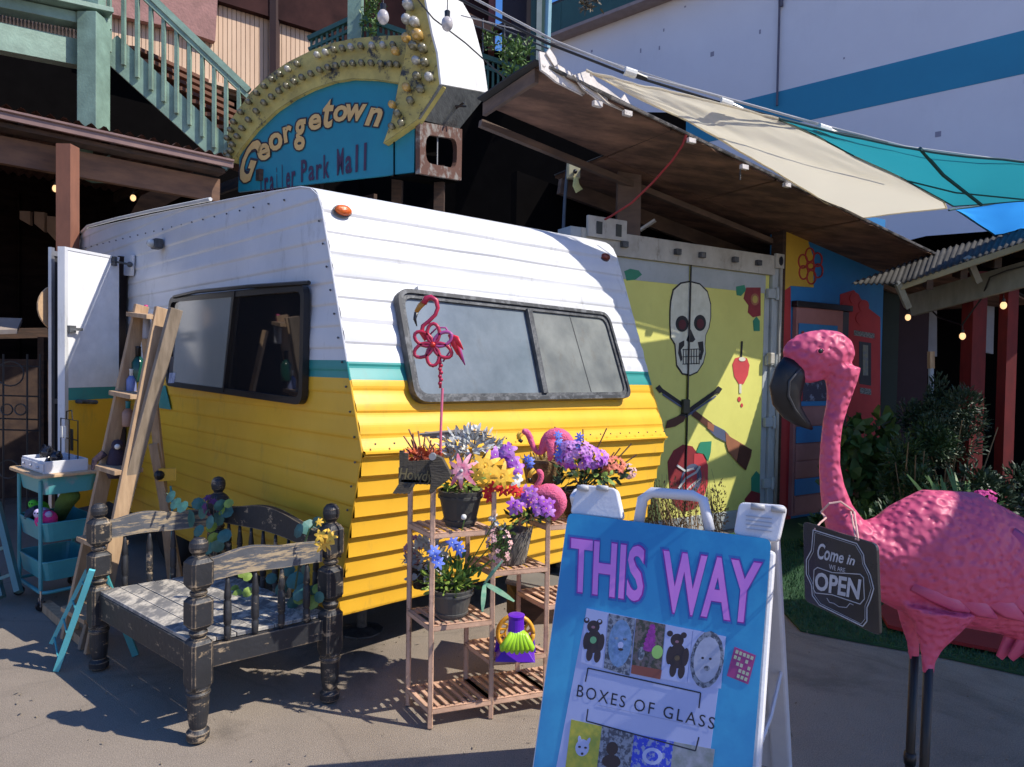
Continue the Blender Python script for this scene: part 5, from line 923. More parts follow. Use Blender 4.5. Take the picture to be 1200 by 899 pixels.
# ================================================================ MURAL WALL WITH DOOR
mw = thing('mural_wall', 'small building front painted yellow, blue and red with outlined flowers beside the container', 'building', cs(1.2, 0, -.2))
MO = .02
def mq(x, y, o=MO): return pl(x, y, C0+cn*o, cn)
def mpaint(pts, mat, name, lv, par=mw): mb = MB(); mb.prism([mq(x, y)+cn*(.003*lv) for x, y in pts], cn*.003); return mb.build(name, mat, par)
m_b = M('wall_blue', (.02, .19, .42), .6, c2=(.02, .15, .36), scale=3); m_y = M('wall_yellow', (.58, .36, .03), .6, c2=(.5, .3, .03), scale=3); m_r = M('wall_red', (.42, .03, .03), .6, c2=(.34, .02, .025), scale=3)
cbox(.145, 1.85, 0, 3.2, -.15, MO, 'wall_panel', m_b, mw, 0); cbox(.10, .145, 0, 3.2, -.1, MO+.02, 'corner_board', darkwood, mw)
mpaint([(917, 240), (945, 240), (947, 285), (952, 300), (953, 337), (926, 335), (917, 342)], m_y, 'yellow_paint', 1); mpaint([(916, 342), (926, 336), (926, 620), (907, 620)], m_r, 'red_paint', 1)
mpaint([(984, 345), (1000, 340), (1018, 362), (1031, 372), (1031, 640), (984, 640)], m_r, 'red_paint', 1)
door2 = cbox(.29, 1.05, .05, 2.14, MO+.002, MO+.05, 'door_frame', M('door_pinkish', (.36, .16, .15), .65, c2=(.28, .12, .11), scale=3), mw)
cbox(.27, 1.19, 2.14, 2.2, MO+.002, MO+.07, 'lintel', blackpl, mw); cbox(1.07, 1.2, .05, 2.14, MO+.002, MO+.02, 'door_gap', blackpl, mw)
cbox(.32, .95, 1.15, 1.98, MO+.052, MO+.06, 'blue_surround', m_b, door2); cbox(.40, .86, 1.2, 1.86, MO+.062, MO+.066, 'poster', M('poster_dark', (.03, .03, .06), .5, c2=(.2, .22, .3), scale=14, lo=.55, hi=.62), door2); cbox(.355, .39, 1.2, 1.9, MO+.062, MO+.07, 'red_bead', m_r, door2); cbox(.87, .90, 1.2, 1.9, MO+.062, MO+.07, 'red_bead', m_r, door2)
for i in range(6): z_ = .08+i*.175; cbox(.32, 1.02, z_, z_+.165, MO+.052, MO+.064, 'plank', [MC['door_pinkish'], m_b, MC['door_pinkish'], MC['door_pinkish'], m_b, MC['door_pinkish']][i], door2)
redline = M('flower_outline', (.38, .03, .03), .6)
for cx, cy, rr, l_ in ((949, 312, 1, 0),):
    for k in range(6):
        a = R(25+60*k); c = (cx+10*math.cos(a), cy+13*math.sin(a)); mb = MB(); mb.tube([mq(c[0]+5.2*math.cos(t/8*math.pi), c[1]+8*math.sin(t/8*math.pi))+cn*.008 for t in range(17)], .009, 5); mb.build('flower_outline', redline, mw)
    mb = MB(); mb.tube([mq(cx+4*math.cos(t/5*math.pi), cy+4*math.sin(t/5*math.pi))+cn*.008 for t in range(11)], .009, 5); mb.build('flower_outline', redline, mw)
for k in range(5): a = R(72*k-20); mpaint(oval(1001+11*math.cos(a), 363+13*math.sin(a), 6, 7), m_r, 'red_petal', 3+k*.1)
sgn = mpaint([(1000, 387), (1024, 391), (1024, 397), (1000, 393)], M('sign_pale', (.2, .22, .22), .6, c2=(.05, .05, .05), scale=60, lo=.5, hi=.55), 'small_notice', 2); fp_ = mpaint([(1006, 400), (1020, 402), (1020, 452), (1006, 450)], blackpl, 'framed_print', 2)
mpaint([(1010, 404), (1016, 405), (1016, 440), (1010, 440)], M('print_olive', (.25, .25, .15), .6, c2=(.12, .15, .2), scale=30), 'print_figure', 3.2); mpaint([(1007, 454), (1020, 456), (1020, 463), (1007, 461)], MC['sign_pale'], 'name_plate', 2)
# ================================================================ PLYWOOD AWNING
AP0 = at(640, 88, 4.42); aB = V((-.515, .857, 0))
def AW_(s, b, dz=0): return V((AP0.x, AP0.y, 0))+cw*s+aB*b+Z*(3.4-.158*s+dz)
awn = thing('plywood_awning', 'long weathered plywood awning roof sloping over the container', 'awning', (AW_(2, 1).x, AW_(2, 1).y, 0))
ply = M('weathered_plywood', (.30, .16, .10), .85, c2=(.09, .05, .033), scale=2.2, stretch=(1, 2.4, 1), bump=.3, bs=20, lo=.3, hi=.6)
for i in range(6):
    for j in range(2):
        if i == 0 and j == 1: continue
        s0, s1, b0, b1 = -.05+i*1.15, -.05+(i+1)*1.15-.012, j*.75, j*.75+.74
        n = 10; fe = [nz(s0*7+k*.9, 3)*.045+nz(k*2.1, s0)*.02 if j == 0 else 0 for k in range(n+1)]
        mb = MB(); rows = []
        top = [AW_(s0+(s1-s0)*k/n, b0+fe[k], .0+.012*nz(s0*3+k*.3, j)) for k in range(n+1)]; bk_ = [AW_(s0+(s1-s0)*k/n, b1, .0) for k in range(n+1)]
        mb.grid([[p+Z*.018 for p in top], top, bk_, [p+Z*.018 for p in bk_], [p+Z*.018 for p in top]]); mb.build('plywood_sheet', ply, awn)
for b in (.85, 1.42): mb = MB(); mb.beam(AW_(1.1 if b > 1 else -.02, b, -.09), AW_(6.2, b, -.09), .05, .14 if b > 1 else .05); mb.build('beam', M('grey_beam', (.17, .11, .075), .8, c2=(.09, .06, .045), scale=3, stretch=(1, 1, 3), bump=.3), awn)
mb = MB(); mb.beam(AW_(-.04, 0.05, -.03), AW_(-.04, .75, -.03), .03, .09); mb.build('side_board', MC['grey_beam'], awn)
roofing = M('tar_roofing', (.03, .028, .026), .9)
mb = MB(); mb.grid([[AW_(max(s, 1.1 if b > .76 else -.1), b, .028+.012*nz(s*5, b*5)) for s in (-.1, 0, 1, 2, 3, 4, 5, 6, 6.9)] for b in (-.02, .3, .75, .8, 1.5)]); mb.build('roofing_felt', roofing, awn, solid=.012)
peel = chipped('peeling_white_paint', (.50, .46, .42), (.10, .075, .06), amt=.42, scale=14)
# peeling fascia pieces
fp_px = [[(632, 60), (640, 62), (655, 76), (668, 84), (676, 92), (690, 106), (684, 112), (668, 104), (652, 96), (640, 86), (634, 82)], [(640, 62), (644, 56), (656, 74), (650, 78)], [(672, 88), (690, 82), (700, 96), (712, 104), (728, 116), (738, 124), (736, 132), (718, 124), (700, 116), (684, 104)], [(684, 96), (688, 84), (697, 104), (690, 110)], [(726, 118), (732, 110), (740, 124), (738, 130)]]
for k, pts in enumerate(fp_px):
    cx = sum(p[0] for p in pts)/len(pts); d_ = 4.38+(cx-640)/100*.47-.02*(k % 3); mb = MB(); mb.prism([at(x, y, d_+(x-cx)/100*.5) for x, y in pts], V((-.3, .5, 0))*.03); mb.build('fascia_scrap', peel, awn)
for x, y, d_ in ((810, 165, 5.0), (872, 196, 5.3), (922, 217, 5.6), (700, 122, 4.6), (735, 133, 4.75)):
    mb = MB(); mb.box(at(x, y, d_), .07, .03, .035, R(30)); mb.build('peeling_bracket', peel, awn)
mb = MB(); mb.tube([AW_(s, -.03, .012+.01*nz(s*3)) for s in [k*.25 for k in range(20)]], .012, 5); mb.build('drip_edge', M('grey_flashing', (.22, .2, .18), .6, c2=(.05, .045, .04), scale=12, lo=.45, hi=.55), awn)
mb = MB()
for k in range(9): mb.ball(AW_(1.78, -.04, -.05-k*.012), .007, 6, 4)
mb.build('hanging_chain', greyalu, awn)
bh = thing('electrical_box', 'pale electrical box with a dangling yellow tag hanging under the plywood awning', 'electrical box', at(672, 270, 5.9))
mb = MB(); mb.tube([at(666, 190, 5.92), at(662, 232, 5.92), at(660, 274, 5.92)], .014, 6); mb.build('conduit', M('blue_grey_pipe', (.06, .09, .13), .5), bh)
mb = MB(); c = at(672, 199, 5.88); mb.box(c, .11, .06, .16, .2); mb.build('box', M('box_cream', (.45, .42, .25), .5), bh, bev=.01); mb = MB(); mb.tube([at(675, 208, 5.85), at(675, 217, 5.84), at(679, 224, 5.84)], [.02, .03, .035], 8, flat=.4); mb.build('tag', M('tag_yellow', (.5, .5, .2), .5), bh); mb = MB(); mb.ball(at(674, 201, 5.83), .02); mb.build('socket', blackpl, bh)
cdt = thing('extension_lead', 'red extension cord sagging from the awning edge down to the container', 'cord', at(740, 238, 5.3)); cord = MB(); cord.tube([at(x, y, d_) for x, y, d_ in ((804, 158, 4.98), (800, 170, 5.0), (788, 188, 5.05), (765, 214, 5.15), (740, 238, 5.3), (715, 254, 5.5), (692, 266, 5.7), (672, 278, 5.9))], .009, 6)
cord.build('flex', M('red_cord', (.35, .03, .03), .5), cdt)
wt = tag(MB().beam(at(750, 270, 6.3), at(768, 258, 6.25), .06, .02).build('paper_roll', wh), 'small white paper roll tucked under the awning above the container', 'paper roll')
# near-black panel and wall put in for the deep shade behind
uw = tag(MB().hexa(AW_(.7, 1.5, -.9), AW_(6.6, 1.5, -.5), AW_(6.6, 1.6, -.5), AW_(.7, 1.6, -.9), AW_(.7, 1.5, -.06), AW_(6.6, 1.5, -.03), AW_(6.6, 1.6, -.03), AW_(.7, 1.6, -.06)).build('shade_panel', darkvoid), 'near-black panel standing in for deep shade under the rear of the plywood awning', 'wall')
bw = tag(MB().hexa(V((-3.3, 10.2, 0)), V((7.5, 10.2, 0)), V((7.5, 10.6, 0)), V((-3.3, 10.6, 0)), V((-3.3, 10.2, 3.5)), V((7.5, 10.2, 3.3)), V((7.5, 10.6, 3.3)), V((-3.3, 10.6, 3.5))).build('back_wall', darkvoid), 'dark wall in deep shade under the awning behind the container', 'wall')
pw_ = thing('awning_post', 'grey post under the awning seen above the container', 'post', at(735, 300, 5.9)); mb = MB(); p = at(735, 300, 5.93); mb.beam(V((p.x, p.y, 2.6)), V((p.x, p.y, 3.2)), .2, .1); mb.build('shaft', MC['grey_beam'], pw_)
for x in (463, 512): t_ = thing('sign_post', 'brown post holding up the big sign, %s' % ('left of the two above the trailer roof' if x < 480 else 'right of the two above the trailer roof'), 'post', V(((x-600)/800*7.6, 7.6, 0)), group='posts under the big sign'); mb = MB(); p = V(((x-600)/800*7.6, 7.6, 0)); mb.beam(p, p+Z*3.7, .11, .11); mb.build('shaft', darkwood, t_)
# ================================================================ SHADE SAILS
def sailmat(name, c, tr, k=.5):
    m = M(name, c, .8, c2=tuple(x*.93 for x in c), scale=1.2, bump=.2, bs=5); t = m.node_tree; out = t.nodes['Material Output']; b = t.nodes['Principled BSDF']
    tl = t.nodes.new('ShaderNodeBsdfTranslucent'); tl.inputs[0].default_value = (*tr, 1); mx = t.nodes.new('ShaderNodeMixShader'); mx.inputs[0].default_value = k
    t.links.new(b.outputs[0], mx.inputs[1]); t.links.new(tl.outputs[0], mx.inputs[2]); t.links.new(mx.outputs[0], out.inputs[0]); return m
sc_m = sailmat('sail_cream', (.80, .74, .60), (.98, .90, .70), .42); sc_t = sailmat('sail_teal', (.03, .30, .36), (.04, .5, .6), .32); sc_b = sailmat('sail_blue', (.04, .25, .75), (.06, .42, .95), .75); sc_g = sailmat('added_sail_green', (.05, .25, .25), (.04, .2, .22), .2)
def sail(name, label, near, far, mat, sag=.04, curve=.05, N=24):
    def P(line, t):
        L = [(b-a).length for a, b in zip(line, line[1:])]; T = t*sum(L)
        for i, l in enumerate(L):
            if T <= l+1e-9: return line[i].lerp(line[i+1], T/l if l else 0)
            T -= l
        return line[-1]
    rows = []
    for j in range(9):
        v_ = j/8; rows.append([P(near, i/N).lerp(P(far, i/N), v_)-Z*(sag*math.sin(math.pi*v_)+.008*nz(i*.5, j*.5, 2)) for i in range(N+1)])
    t_ = thing(name, label, 'shade sail', rows[4][N//2]); mb = MB(); mb.grid(rows); mb.build('cloth', mat, t_, smooth=True)
    ed = rows[0]+[r[-1] for r in rows[1:]]+rows[-1][::-1]+[r[0] for r in rows[::-1]]; mb = MB(); mb.tube(ed, .008, 5, caps=False); mb.build('hem', mat if mat is sc_m else M('hem_dark', (.03, .1, .1), .7), t_); return t_
T0_ = at(687, 83, 4.3); C2 = at(912, 139, 4.63); Q1 = V((3.104, 6.246, 2.899)); Q2 = V((3.433, 5.379, 2.803))
sail('shade_sail', 'cream shade sail stretched over the plywood awning', [T0_, at(745, 100, 4.35), at(790, 109, 4.4), at(850, 123, 4.52), C2], [T0_, at(850, 167, 5.1), at(917, 207, 5.6), at(967, 237, 5.95), Q1], sc_m, .0) if 0 else None
cr_near = [T0_, at(745, 99, 4.35), at(790, 108, 4.42), at(850, 123, 4.52), C2]; cr_far = [T0_, at(740, 112, 4.40), at(800, 139, 4.62), at(850, 167, 4.92), at(917, 206, 5.42), at(967, 237, 5.9), Q1]
t_s = thing('shade_sail', 'cream shade sail stretched over the plywood awning', 'shade sail', (2, 5, 3))
def P_(line, t):
    L = [(b-a).length for a, b in zip(line, line[1:])]; T = t*sum(L)
    for i, l in enumerate(L):
        if T <= l+1e-9: return line[i].lerp(line[i+1], T/l if l else 0)
        T -= l
    return line[-1]
rt_ = [C2, at(955, 158, 4.75), at(1000, 182, 4.95), at(1063, 211, 5.15), Q2]
rows = []
for i in range(33):     # Coons patch: near, far, right edge; then the wedge to Q1-Q2
    u_ = i/32; a, b = P_(cr_near, u_), P_(cr_far, u_); row = []
    for j in range(17):
        v_ = j/16; right = P_(rt_, v_); # blend the right side outwards
        base = a.lerp(b, v_); e0 = C2.lerp(Q1, v_); row.append(base+(P_(rt_+[Q1], v_)-e0)*u_**2.2-Z*.01*nz(i*.4, j*.4))
    rows.append(row)
mb = MB(); mb.grid(rows); mb.build('cloth', sc_m, t_s, smooth=True); mb = MB(); mb.tube([r[0] for r in rows]+rows[-1][1:]+[r[-1] for r in rows[::-1]], .007, 5); mb.build('hem', sc_m, t_s)
mb = MB(); mb.tube([at(820, 150, 4.8), at(930, 175, 5.05), at(1045, 207, 5.2)], .006, 4); mb.build('seam', M('seam_tan', (.35, .26, .15), .8), t_s)
sail('shade_sail', 'teal shade sail with a dark hem beside the cream one', [at(914, 139.5, 4.62), at(1000, 161, 4.58), at(1100, 180, 4.5), at(1200, 190, 4.45), at(1420, 215, 4.3)], [at(914, 140.5, 4.64), at(955, 158, 4.75), at(1000, 182, 4.95), at(1063, 211, 5.15), Q2+V((.01, 0, .005)), at(1200, 235, 5.3), at(1420, 230, 5.2)], sc_t, .0)
mb = MB(); mb.tube([at(1078, 174, 4.5), at(1105, 205, 4.8), at(1150, 240, 5.25)], .012, 5); mb.tube([at(1063, 212, 5.1), at(1120, 226, 5.0), at(1200, 234, 5.1)], .006, 5); tag(mb.build('sail_rope', M('rope_dark', (.02, .09, .1), .8)), 'dark rope crossing behind the teal shade sail', 'rope')
sail('shade_sail', 'bright blue shade sail peeking out above the corrugated roof', [Q2+V((.03, .1, .0)), at(1200, 234, 5.9), at(1420, 220, 6.2)], [at(1118, 244, 5.6), at(1166, 276, 6.6), at(1200, 268, 6.9), at(1420, 250, 7.2)], sc_b, .0)
added_sail = thing('shade_sail', 'unseen dark green sail added overhead right of the view to cast shade', 'shade sail', (5, 2, 3)); mb = MB(); mb.grid([[V((2.78, .9, 3.0)), V((4.5, .8, 3.05)), V((7.5, .9, 3.2))], [V((2.92, 2.2, 2.96)), V((4.5, 2.2, 3.0)), V((7.5, 2.2, 3.1))], [V((3.32, 3.6, 2.9)), V((4.6, 3.75, 2.95)), V((7.5, 3.8, 3.1))]]); mb.build('cloth', sc_g, added_sail, smooth=True)  # unseen sail, added and shaped to shade the flamingo and ground
# ================================================================ CABLES
cblk = M('cable_black', (.012, .012, .014), .5); cwh = M('cable_white', (.55, .53, .5), .6)
def cable(name, label, pts, r, m, socks=()):
    t_ = thing(name, label, 'cable', at(*pts[0])); pts_ = [at(*p) for p in pts]
    fine = []
    for a, b in zip(pts_, pts_[1:]): fine += [a.lerp(b, k/4) for k in range(4)]
    mb = MB(); mb.tube(fine+[pts_[-1]], r, 5); mb.build('wire', m, t_)
    for x, y, d_ in socks:
        a = at(x-6, y-2, d_); b = at(x+7, y+2.5, d_+.02); c = at(x+20, y+7, d_+.03); mb = MB(); mb.tube([a, b], .028, 10); s_ = mb.build('socket', wh, t_); mb = MB(); mb.tube([b, c], [.02, .012], 8); mb.build('bulb_base', blackpl, s_)
    return t_
cable('string_light', 'thick black cable with white sockets along the cream shade sail', [(500, -20, 4.3), (560, 10, 4.35), (640, 50, 4.4), (735, 87, 4.45), (850, 122, 4.62), (960, 151, 4.68), (1040, 168, 4.66)], .009, cblk, ((738, 85, 4.44), (850, 121, 4.6), (965, 151, 4.66)))
cable('guy_wire', 'white rope running from the balcony along the sail edge to the right', [(540, -10, 4.4), (650, 48, 4.45), (750, 88, 4.5), (850, 115, 4.64), (960, 146, 4.7), (1060, 172, 4.65), (1200, 191, 4.5), (1400, 220, 4.4)], .008, cwh)
cable('guy_wire', 'thin grey wire above the white rope', [(540, 18, 4.4), (600, 33, 4.45), (700, 68, 4.5), (800, 100, 4.6), (900, 128, 4.68), (1000, 156, 4.7)], .004, cwh)
cable('power_line', 'thin black line dropping across the white side of the big sign', [(480, -12, 5.2), (508, 22, 5.3), (545, 50, 5.4), (592, 92, 5.5)], .006, cblk)
def bulb(label, x, y, d, lit=False, r=.035, group='hanging bulbs', grp=None):
    p = at(x, y, d); t_ = thing('light_bulb', label, 'bulb', p, group=group); k = d*.011
    mb = MB(); mb.lathe([(r*.45, r*.9), (r*.5, r*2.1), (r*.2, r*2.3)], c=p, n=10); mb.tube([p+Z*r*2.2, p+Z*r*5], .004, 4); mb.build('socket', blackpl, t_)
    mb = MB(); mb.ball(p, r, 10, 8, (1, 1, 1.25)); mb.build('glass', M('bulb_lit', (1, .62, .3), .3, emit=1.1) if lit else M('bulb_clear', (.55, .5, .47), .12, spec=.9), t_, smooth=True)
bulb('unlit clear bulb hanging left of the arrow sign', 449, 20, 5.8, r=.05); bulb('unlit clear bulb hanging in front of the white sign side', 524, 28, 5.3, r=.045)
for x, y, d, l_ in ((65, 221, 6.6, 'glowing bulb just left of the brown canopy post'), (156, 232, 7.2, 'glowing bulb right of the brown canopy post'), (1064, 372, 7.2, 'glowing bulb below the left end of the grey shed beam'), (1128, 394, 6.6, 'lowest glowing bulb, beside the first red post'), (1176, 358, 6.3, 'glowing bulb in front of the second red post')): bulb(l_, x, y, d, True, r=.028)
cable('string_light', 'black wire of bulbs sagging under the shed roof', [(1080, 352, 7.2), (1100, 372, 6.9), (1127, 381, 6.6), (1150, 350, 6.4), (1160, 325, 6.2), (1180, 317, 6.1), (1200, 312, 6.0)], .008, cblk)
# ================================================================ RIGHT SHED
shd = thing('corrugated_shed', 'open shed with a corrugated roof, grey beam and red posts at the right', 'shed', (4.8, 6.6, 0))
corr = M('corrugated_dark', (.05, .045, .038), .85, c2=(.022, .02, .017), scale=4, bump=.4, dirt=.4)
nl = [at(998, 333, 6.5), at(1055, 333, 6.22), at(1200, 284, 5.73), at(1420, 208, 5.0)]; fl_ = [at(1003, 330, 6.6), at(1102, 293, 6.9), at(1166, 275, 7.0), at(1200, 265, 7.0), at(1420, 200, 7.0)]
rows = []
for i in range(180):
    t = i/179; a, b = P_(nl, t), P_(fl_, t); w_ = .013*math.sin(i*1.9); rows.append([a.lerp(b, k/4)+Z*w_ for k in range(5)])
mb = MB(); mb.grid(rows); mb.build('roof_sheet', corr, shd, smooth=True, solid=.004)
gb_ = M('shed_grey_beam', (.27, .27, .23), .7, c2=(.2, .2, .17), scale=4, stretch=(3, 3, 1), dirt=.2); redp = M('post_red', (.20, .015, .014), .7, c2=(.14, .012, .012), scale=6, stretch=(3, 3, 1))
mb = MB(); mb.beam(at(1055, 337, 6.26), at(1420, 214, 5.05), .04, .05); mb.build('eave_board', M('eave_tan', (.30, .25, .14), .7), shd)
for x, y, d in ((1058, 348, 6.35), (1140, 318, 6.15)): mb = MB(); mb.beam(at(x-6, y-16, d-.1), at(x+6, y+12, d), .06, .05, (1, 0, 0)); mb.build('outrigger', gb_, shd)
for k in range(7): mb = MB(); a = at(1090+k*40, 330-k*13, 6.1-k*.12)-Z*.03; mb.beam(a, a+V((.5, .9, .15)), .05, .09); mb.build('rafter', darkwood, shd)
mb = MB(); mb.beam(at(1068, 358, 7.0), at(1480, 245, 4.7), .06, .22); mb.build('beam', gb_, shd)
for x, d, w_ in ((1139, 6.75, .17), (1179, 6.4, .12), (1300, 5.8, .14)):
    p = at(x, 450, d); mb = MB(); mb.beam(V((p.x, p.y, 0)), V((p.x+.015*0, p.y, 2.5)), w_*.8, w_); mb.build('post', redp, shd)
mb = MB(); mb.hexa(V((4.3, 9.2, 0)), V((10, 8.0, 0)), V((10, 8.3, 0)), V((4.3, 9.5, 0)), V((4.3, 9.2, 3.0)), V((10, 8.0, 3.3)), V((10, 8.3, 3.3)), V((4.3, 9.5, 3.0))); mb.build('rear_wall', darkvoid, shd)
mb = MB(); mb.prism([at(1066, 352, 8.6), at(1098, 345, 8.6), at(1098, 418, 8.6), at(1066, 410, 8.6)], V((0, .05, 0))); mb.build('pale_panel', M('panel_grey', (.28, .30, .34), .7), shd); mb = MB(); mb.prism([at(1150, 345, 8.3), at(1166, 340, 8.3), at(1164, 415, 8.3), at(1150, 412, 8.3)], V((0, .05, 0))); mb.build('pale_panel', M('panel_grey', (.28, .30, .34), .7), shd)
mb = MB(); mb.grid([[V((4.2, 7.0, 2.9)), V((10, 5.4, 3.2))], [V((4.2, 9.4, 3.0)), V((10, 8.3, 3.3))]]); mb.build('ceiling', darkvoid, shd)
sp_ = thing('garden_pole', 'thin pole with a pale sleeve among the plants below the shed beam', 'pole', at(1091, 540, 6.6)); mb = MB(); mb.beam(at(1091, 412, 6.6), at(1091, 432, 6.6), .045, .045); mb.build('wooden_top', rawwood, sp_); mb = MB(); mb.tube([at(1091, 431, 6.6), at(1091, 461, 6.6)], .024, 8); mb.build('sleeve', M('sleeve_pale', (.35, .4, .48), .5), sp_); mb = MB(); p = at(1091, 461, 6.6); mb.tube([p, V((p.x, p.y, 0))], .01, 6); mb.build('rod', greyalu, sp_)
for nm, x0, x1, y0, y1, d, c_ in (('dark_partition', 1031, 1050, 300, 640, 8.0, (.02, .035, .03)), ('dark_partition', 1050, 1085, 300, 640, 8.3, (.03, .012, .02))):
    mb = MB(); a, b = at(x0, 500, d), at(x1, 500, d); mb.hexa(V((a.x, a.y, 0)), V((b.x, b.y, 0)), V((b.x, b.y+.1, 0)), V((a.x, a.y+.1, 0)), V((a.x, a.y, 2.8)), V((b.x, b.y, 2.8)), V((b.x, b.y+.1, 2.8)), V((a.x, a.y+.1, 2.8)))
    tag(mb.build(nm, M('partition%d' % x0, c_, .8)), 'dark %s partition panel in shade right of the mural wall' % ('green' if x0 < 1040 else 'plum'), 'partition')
pfl = thing('pink_banner', 'dim magenta cloth hanging beside the blue mural wall', 'banner', at(1048, 320, 7.8)); mb = MB(); mb.prism([at(1041, 305, 7.8), at(1058, 308, 7.8), at(1060, 330, 7.8), at(1046, 326, 7.8)], V((0, .02, 0))); mb.build('cloth', M('magenta_cloth', (.25, .02, .12), .8), pfl)
# ================================================================ TURF, MAT, PLANTS
turf = M('turf_green', (.02, .07, .02), .9, c2=(.012, .045, .018), scale=20)
tp = [gd(938, 740), gd(1000, 752), gd(1100, 770), gd(1200, 792), gd(1330, 815), V((5.2, 7.9, 0)), V((3.0, 7.4, 0)), V((2.66, 6.6, 0)), V((1.6, 5.95, 0)), gd(845, 640)]
mb = MB(); mb.prism(tp, Z*.012); tf = tag(mb.build('grass', turf), 'artificial green turf edging the planting bed', 'turf'); del tf['label']; del tf['category']; tf['kind'] = 'stuff'
def inside(x, y, poly):
    c = False; n = len(poly)
    for i in range(n):
        a, b = poly[i], poly[i-1]
        if (a.y > y) != (b.y > y) and x < (b.x-a.x)*(y-a.y)/(b.y-a.y)+a.x: c = not c
    return c
mb = MB(); cnt = 0
while cnt < 26000:
    x, y = random.uniform(1.4, 4.2), random.uniform(3.2, 6.0)
    if not inside(x, y, tp): continue
    cnt += 1; an_ = random.uniform(0, 6.28); h = random.uniform(.012, .032); w_ = .003; c_, s_ = math.cos(an_), math.sin(an_); lx, ly = random.uniform(-.012, .012), random.uniform(-.012, .012)
    mb.v += [V((x-c_*w_, y-s_*w_, .012)), V((x+c_*w_, y+s_*w_, .012)), V((x+lx, y+ly, .012+h))]; k = len(mb.v); mb.f.append([k-3, k-2, k-1]); mb.m.append(0)
mb.build('grass_blades', M('blade_green', (.03, .11, .025), .7, c2=(.02, .07, .03), scale=9), None, kind='stuff')
mtp = [gd(1029, 722), gd(1050, 706), gd(1210, 716), gd(1260, 745), gd(1200, 778), gd(1100, 758), gd(1040, 742)]
mtp = [p for p in mtp]; mb = MB(); mb.prism([p+Z*.03 for p in mtp], Z*.02); tag(mb.build('red_mat', M('mat_red', (.25, .012, .012), .85, bump=.4, bs=80)), 'dark red mat lying on the turf behind the flamingo statue', 'mat')
bshD = leafmat('bush_dark', (.025, .055, .022)); bshG = leafmat('bush_green', (.035, .08, .02)); bshY = leafmat('hosta_green', (.05, .11, .022))
def bush(label, c, ext, n, L, W, mt, nm='shrub', upb=.3, extra=None):
    c = V(c); t_ = thing(nm, label, 'shrub', (c.x, c.y, 0)); mb = MB()
    for k in range(0 if nm == 'climbing_plant' else 7): tip = c+V((rd3().x*ext[0], rd3().y*ext[1], abs(rd3().z)*ext[2]*.7)); b_ = V((c.x+random.uniform(-.06, .06), c.y+random.uniform(-.06, .06), .0)); mb.tube([b_, b_.lerp(tip, .5)+rd3()*.04, tip], [.012, .008, .004], 5)
    if mb.v: mb.build('stem', gDry, t_)
    return t_, leafcloud2('foliage', mt, t_, c, ext, n, L, W, upb)
def _unused(): pass
def leafcloud2(name, mt, parent, c, ext, n, L, W, upb):
    mb = MB(); cl = [(V(c)+V((rd3().x*ext[0], rd3().y*ext[1], rd3().z*ext[2]))*.75, random.uniform(.2, .5)) for _ in range(16)]
    for i in range(n):
        cc, r = random.choice(cl); d = rd3(); p = cc+V((d.x*ext[0], d.y*ext[1], d.z*ext[2]))*r*random.random()**.3
        if p.z < .02: p.z = random.uniform(.02, .2)
        mb.leaf(p, (d+V((0, 0, upb))+rd3()*.5), rd3(), L*random.uniform(.6, 1.3), W*random.uniform(.6, 1.2), random.uniform(0, .5), 2)
    return mb.build(name, mt, parent, kind='stuff')
bush('tall dark bushy shrub in front of the first red post', at(1112, 510, 6.0), (.42, .3, .42), 5200, .045, .014, bshD, upb=.5)
bush('lower dark shrub below the thin pole left of the tall shrub', at(1072, 545, 5.7), (.32, .25, .35), 4000, .045, .016, bshG, upb=.5)
bush('upright dark shrub top behind the tall shrub', at(1112, 475, 6.2), (.16, .15, .25), 2200, .045, .013, bshD, upb=.7)
bush('broad leaved green plant beside the painted door', at(1008, 540, 6.2), (.32, .2, .42), 420, .14, .10, bshY, 'hosta_plant', .2)
bush('shaded shrub at the right edge below the second red post', at(1180, 590, 5.4), (.42, .25, .28), 2600, .055, .022, bshD, upb=.3)
bush('low ground cover shrub between the turf and the tall shrub', at(1060, 625, 5.3), (.6, .25, .22), 1800, .06, .024, bshG, upb=.5)
bush('low shrub left of the flamingo neck beside the container', at(985, 620, 5.6), (.25, .2, .2), 700, .07, .03, bshY, upb=.5)
t_ = thing('strappy_plant', 'strappy bright leaved plant rising behind the back of the flamingo', 'plant', at(1120, 600, 5.2)); 
for k in range(16): mb = MB(); b_ = at(1115+random.uniform(-25, 25), 610, 5.2); mb.leaf(b_, (random.uniform(-.8, .8), random.uniform(-.3, .1), 1), (0, -1, 0), random.uniform(.25, .42), .03, .35, 5); mb.build('leaf', leafmat('strap_leaf', (.08, .17, .03)), t_)
t_ = thing('pink_flower_plant', 'small plant with magenta blooms right of the flamingo back', 'plant', at(1155, 600, 5.0)); cluster(t_, at(1156, 583, 5.0), (.08, .05, .04), 12, .035, M('bloom_magenta', (.55, .03, .25), .6)); leafcloud('foliage', bshG, t_, at(1156, 596, 5.0), (.12, .08, .07), 60, .06, .03)
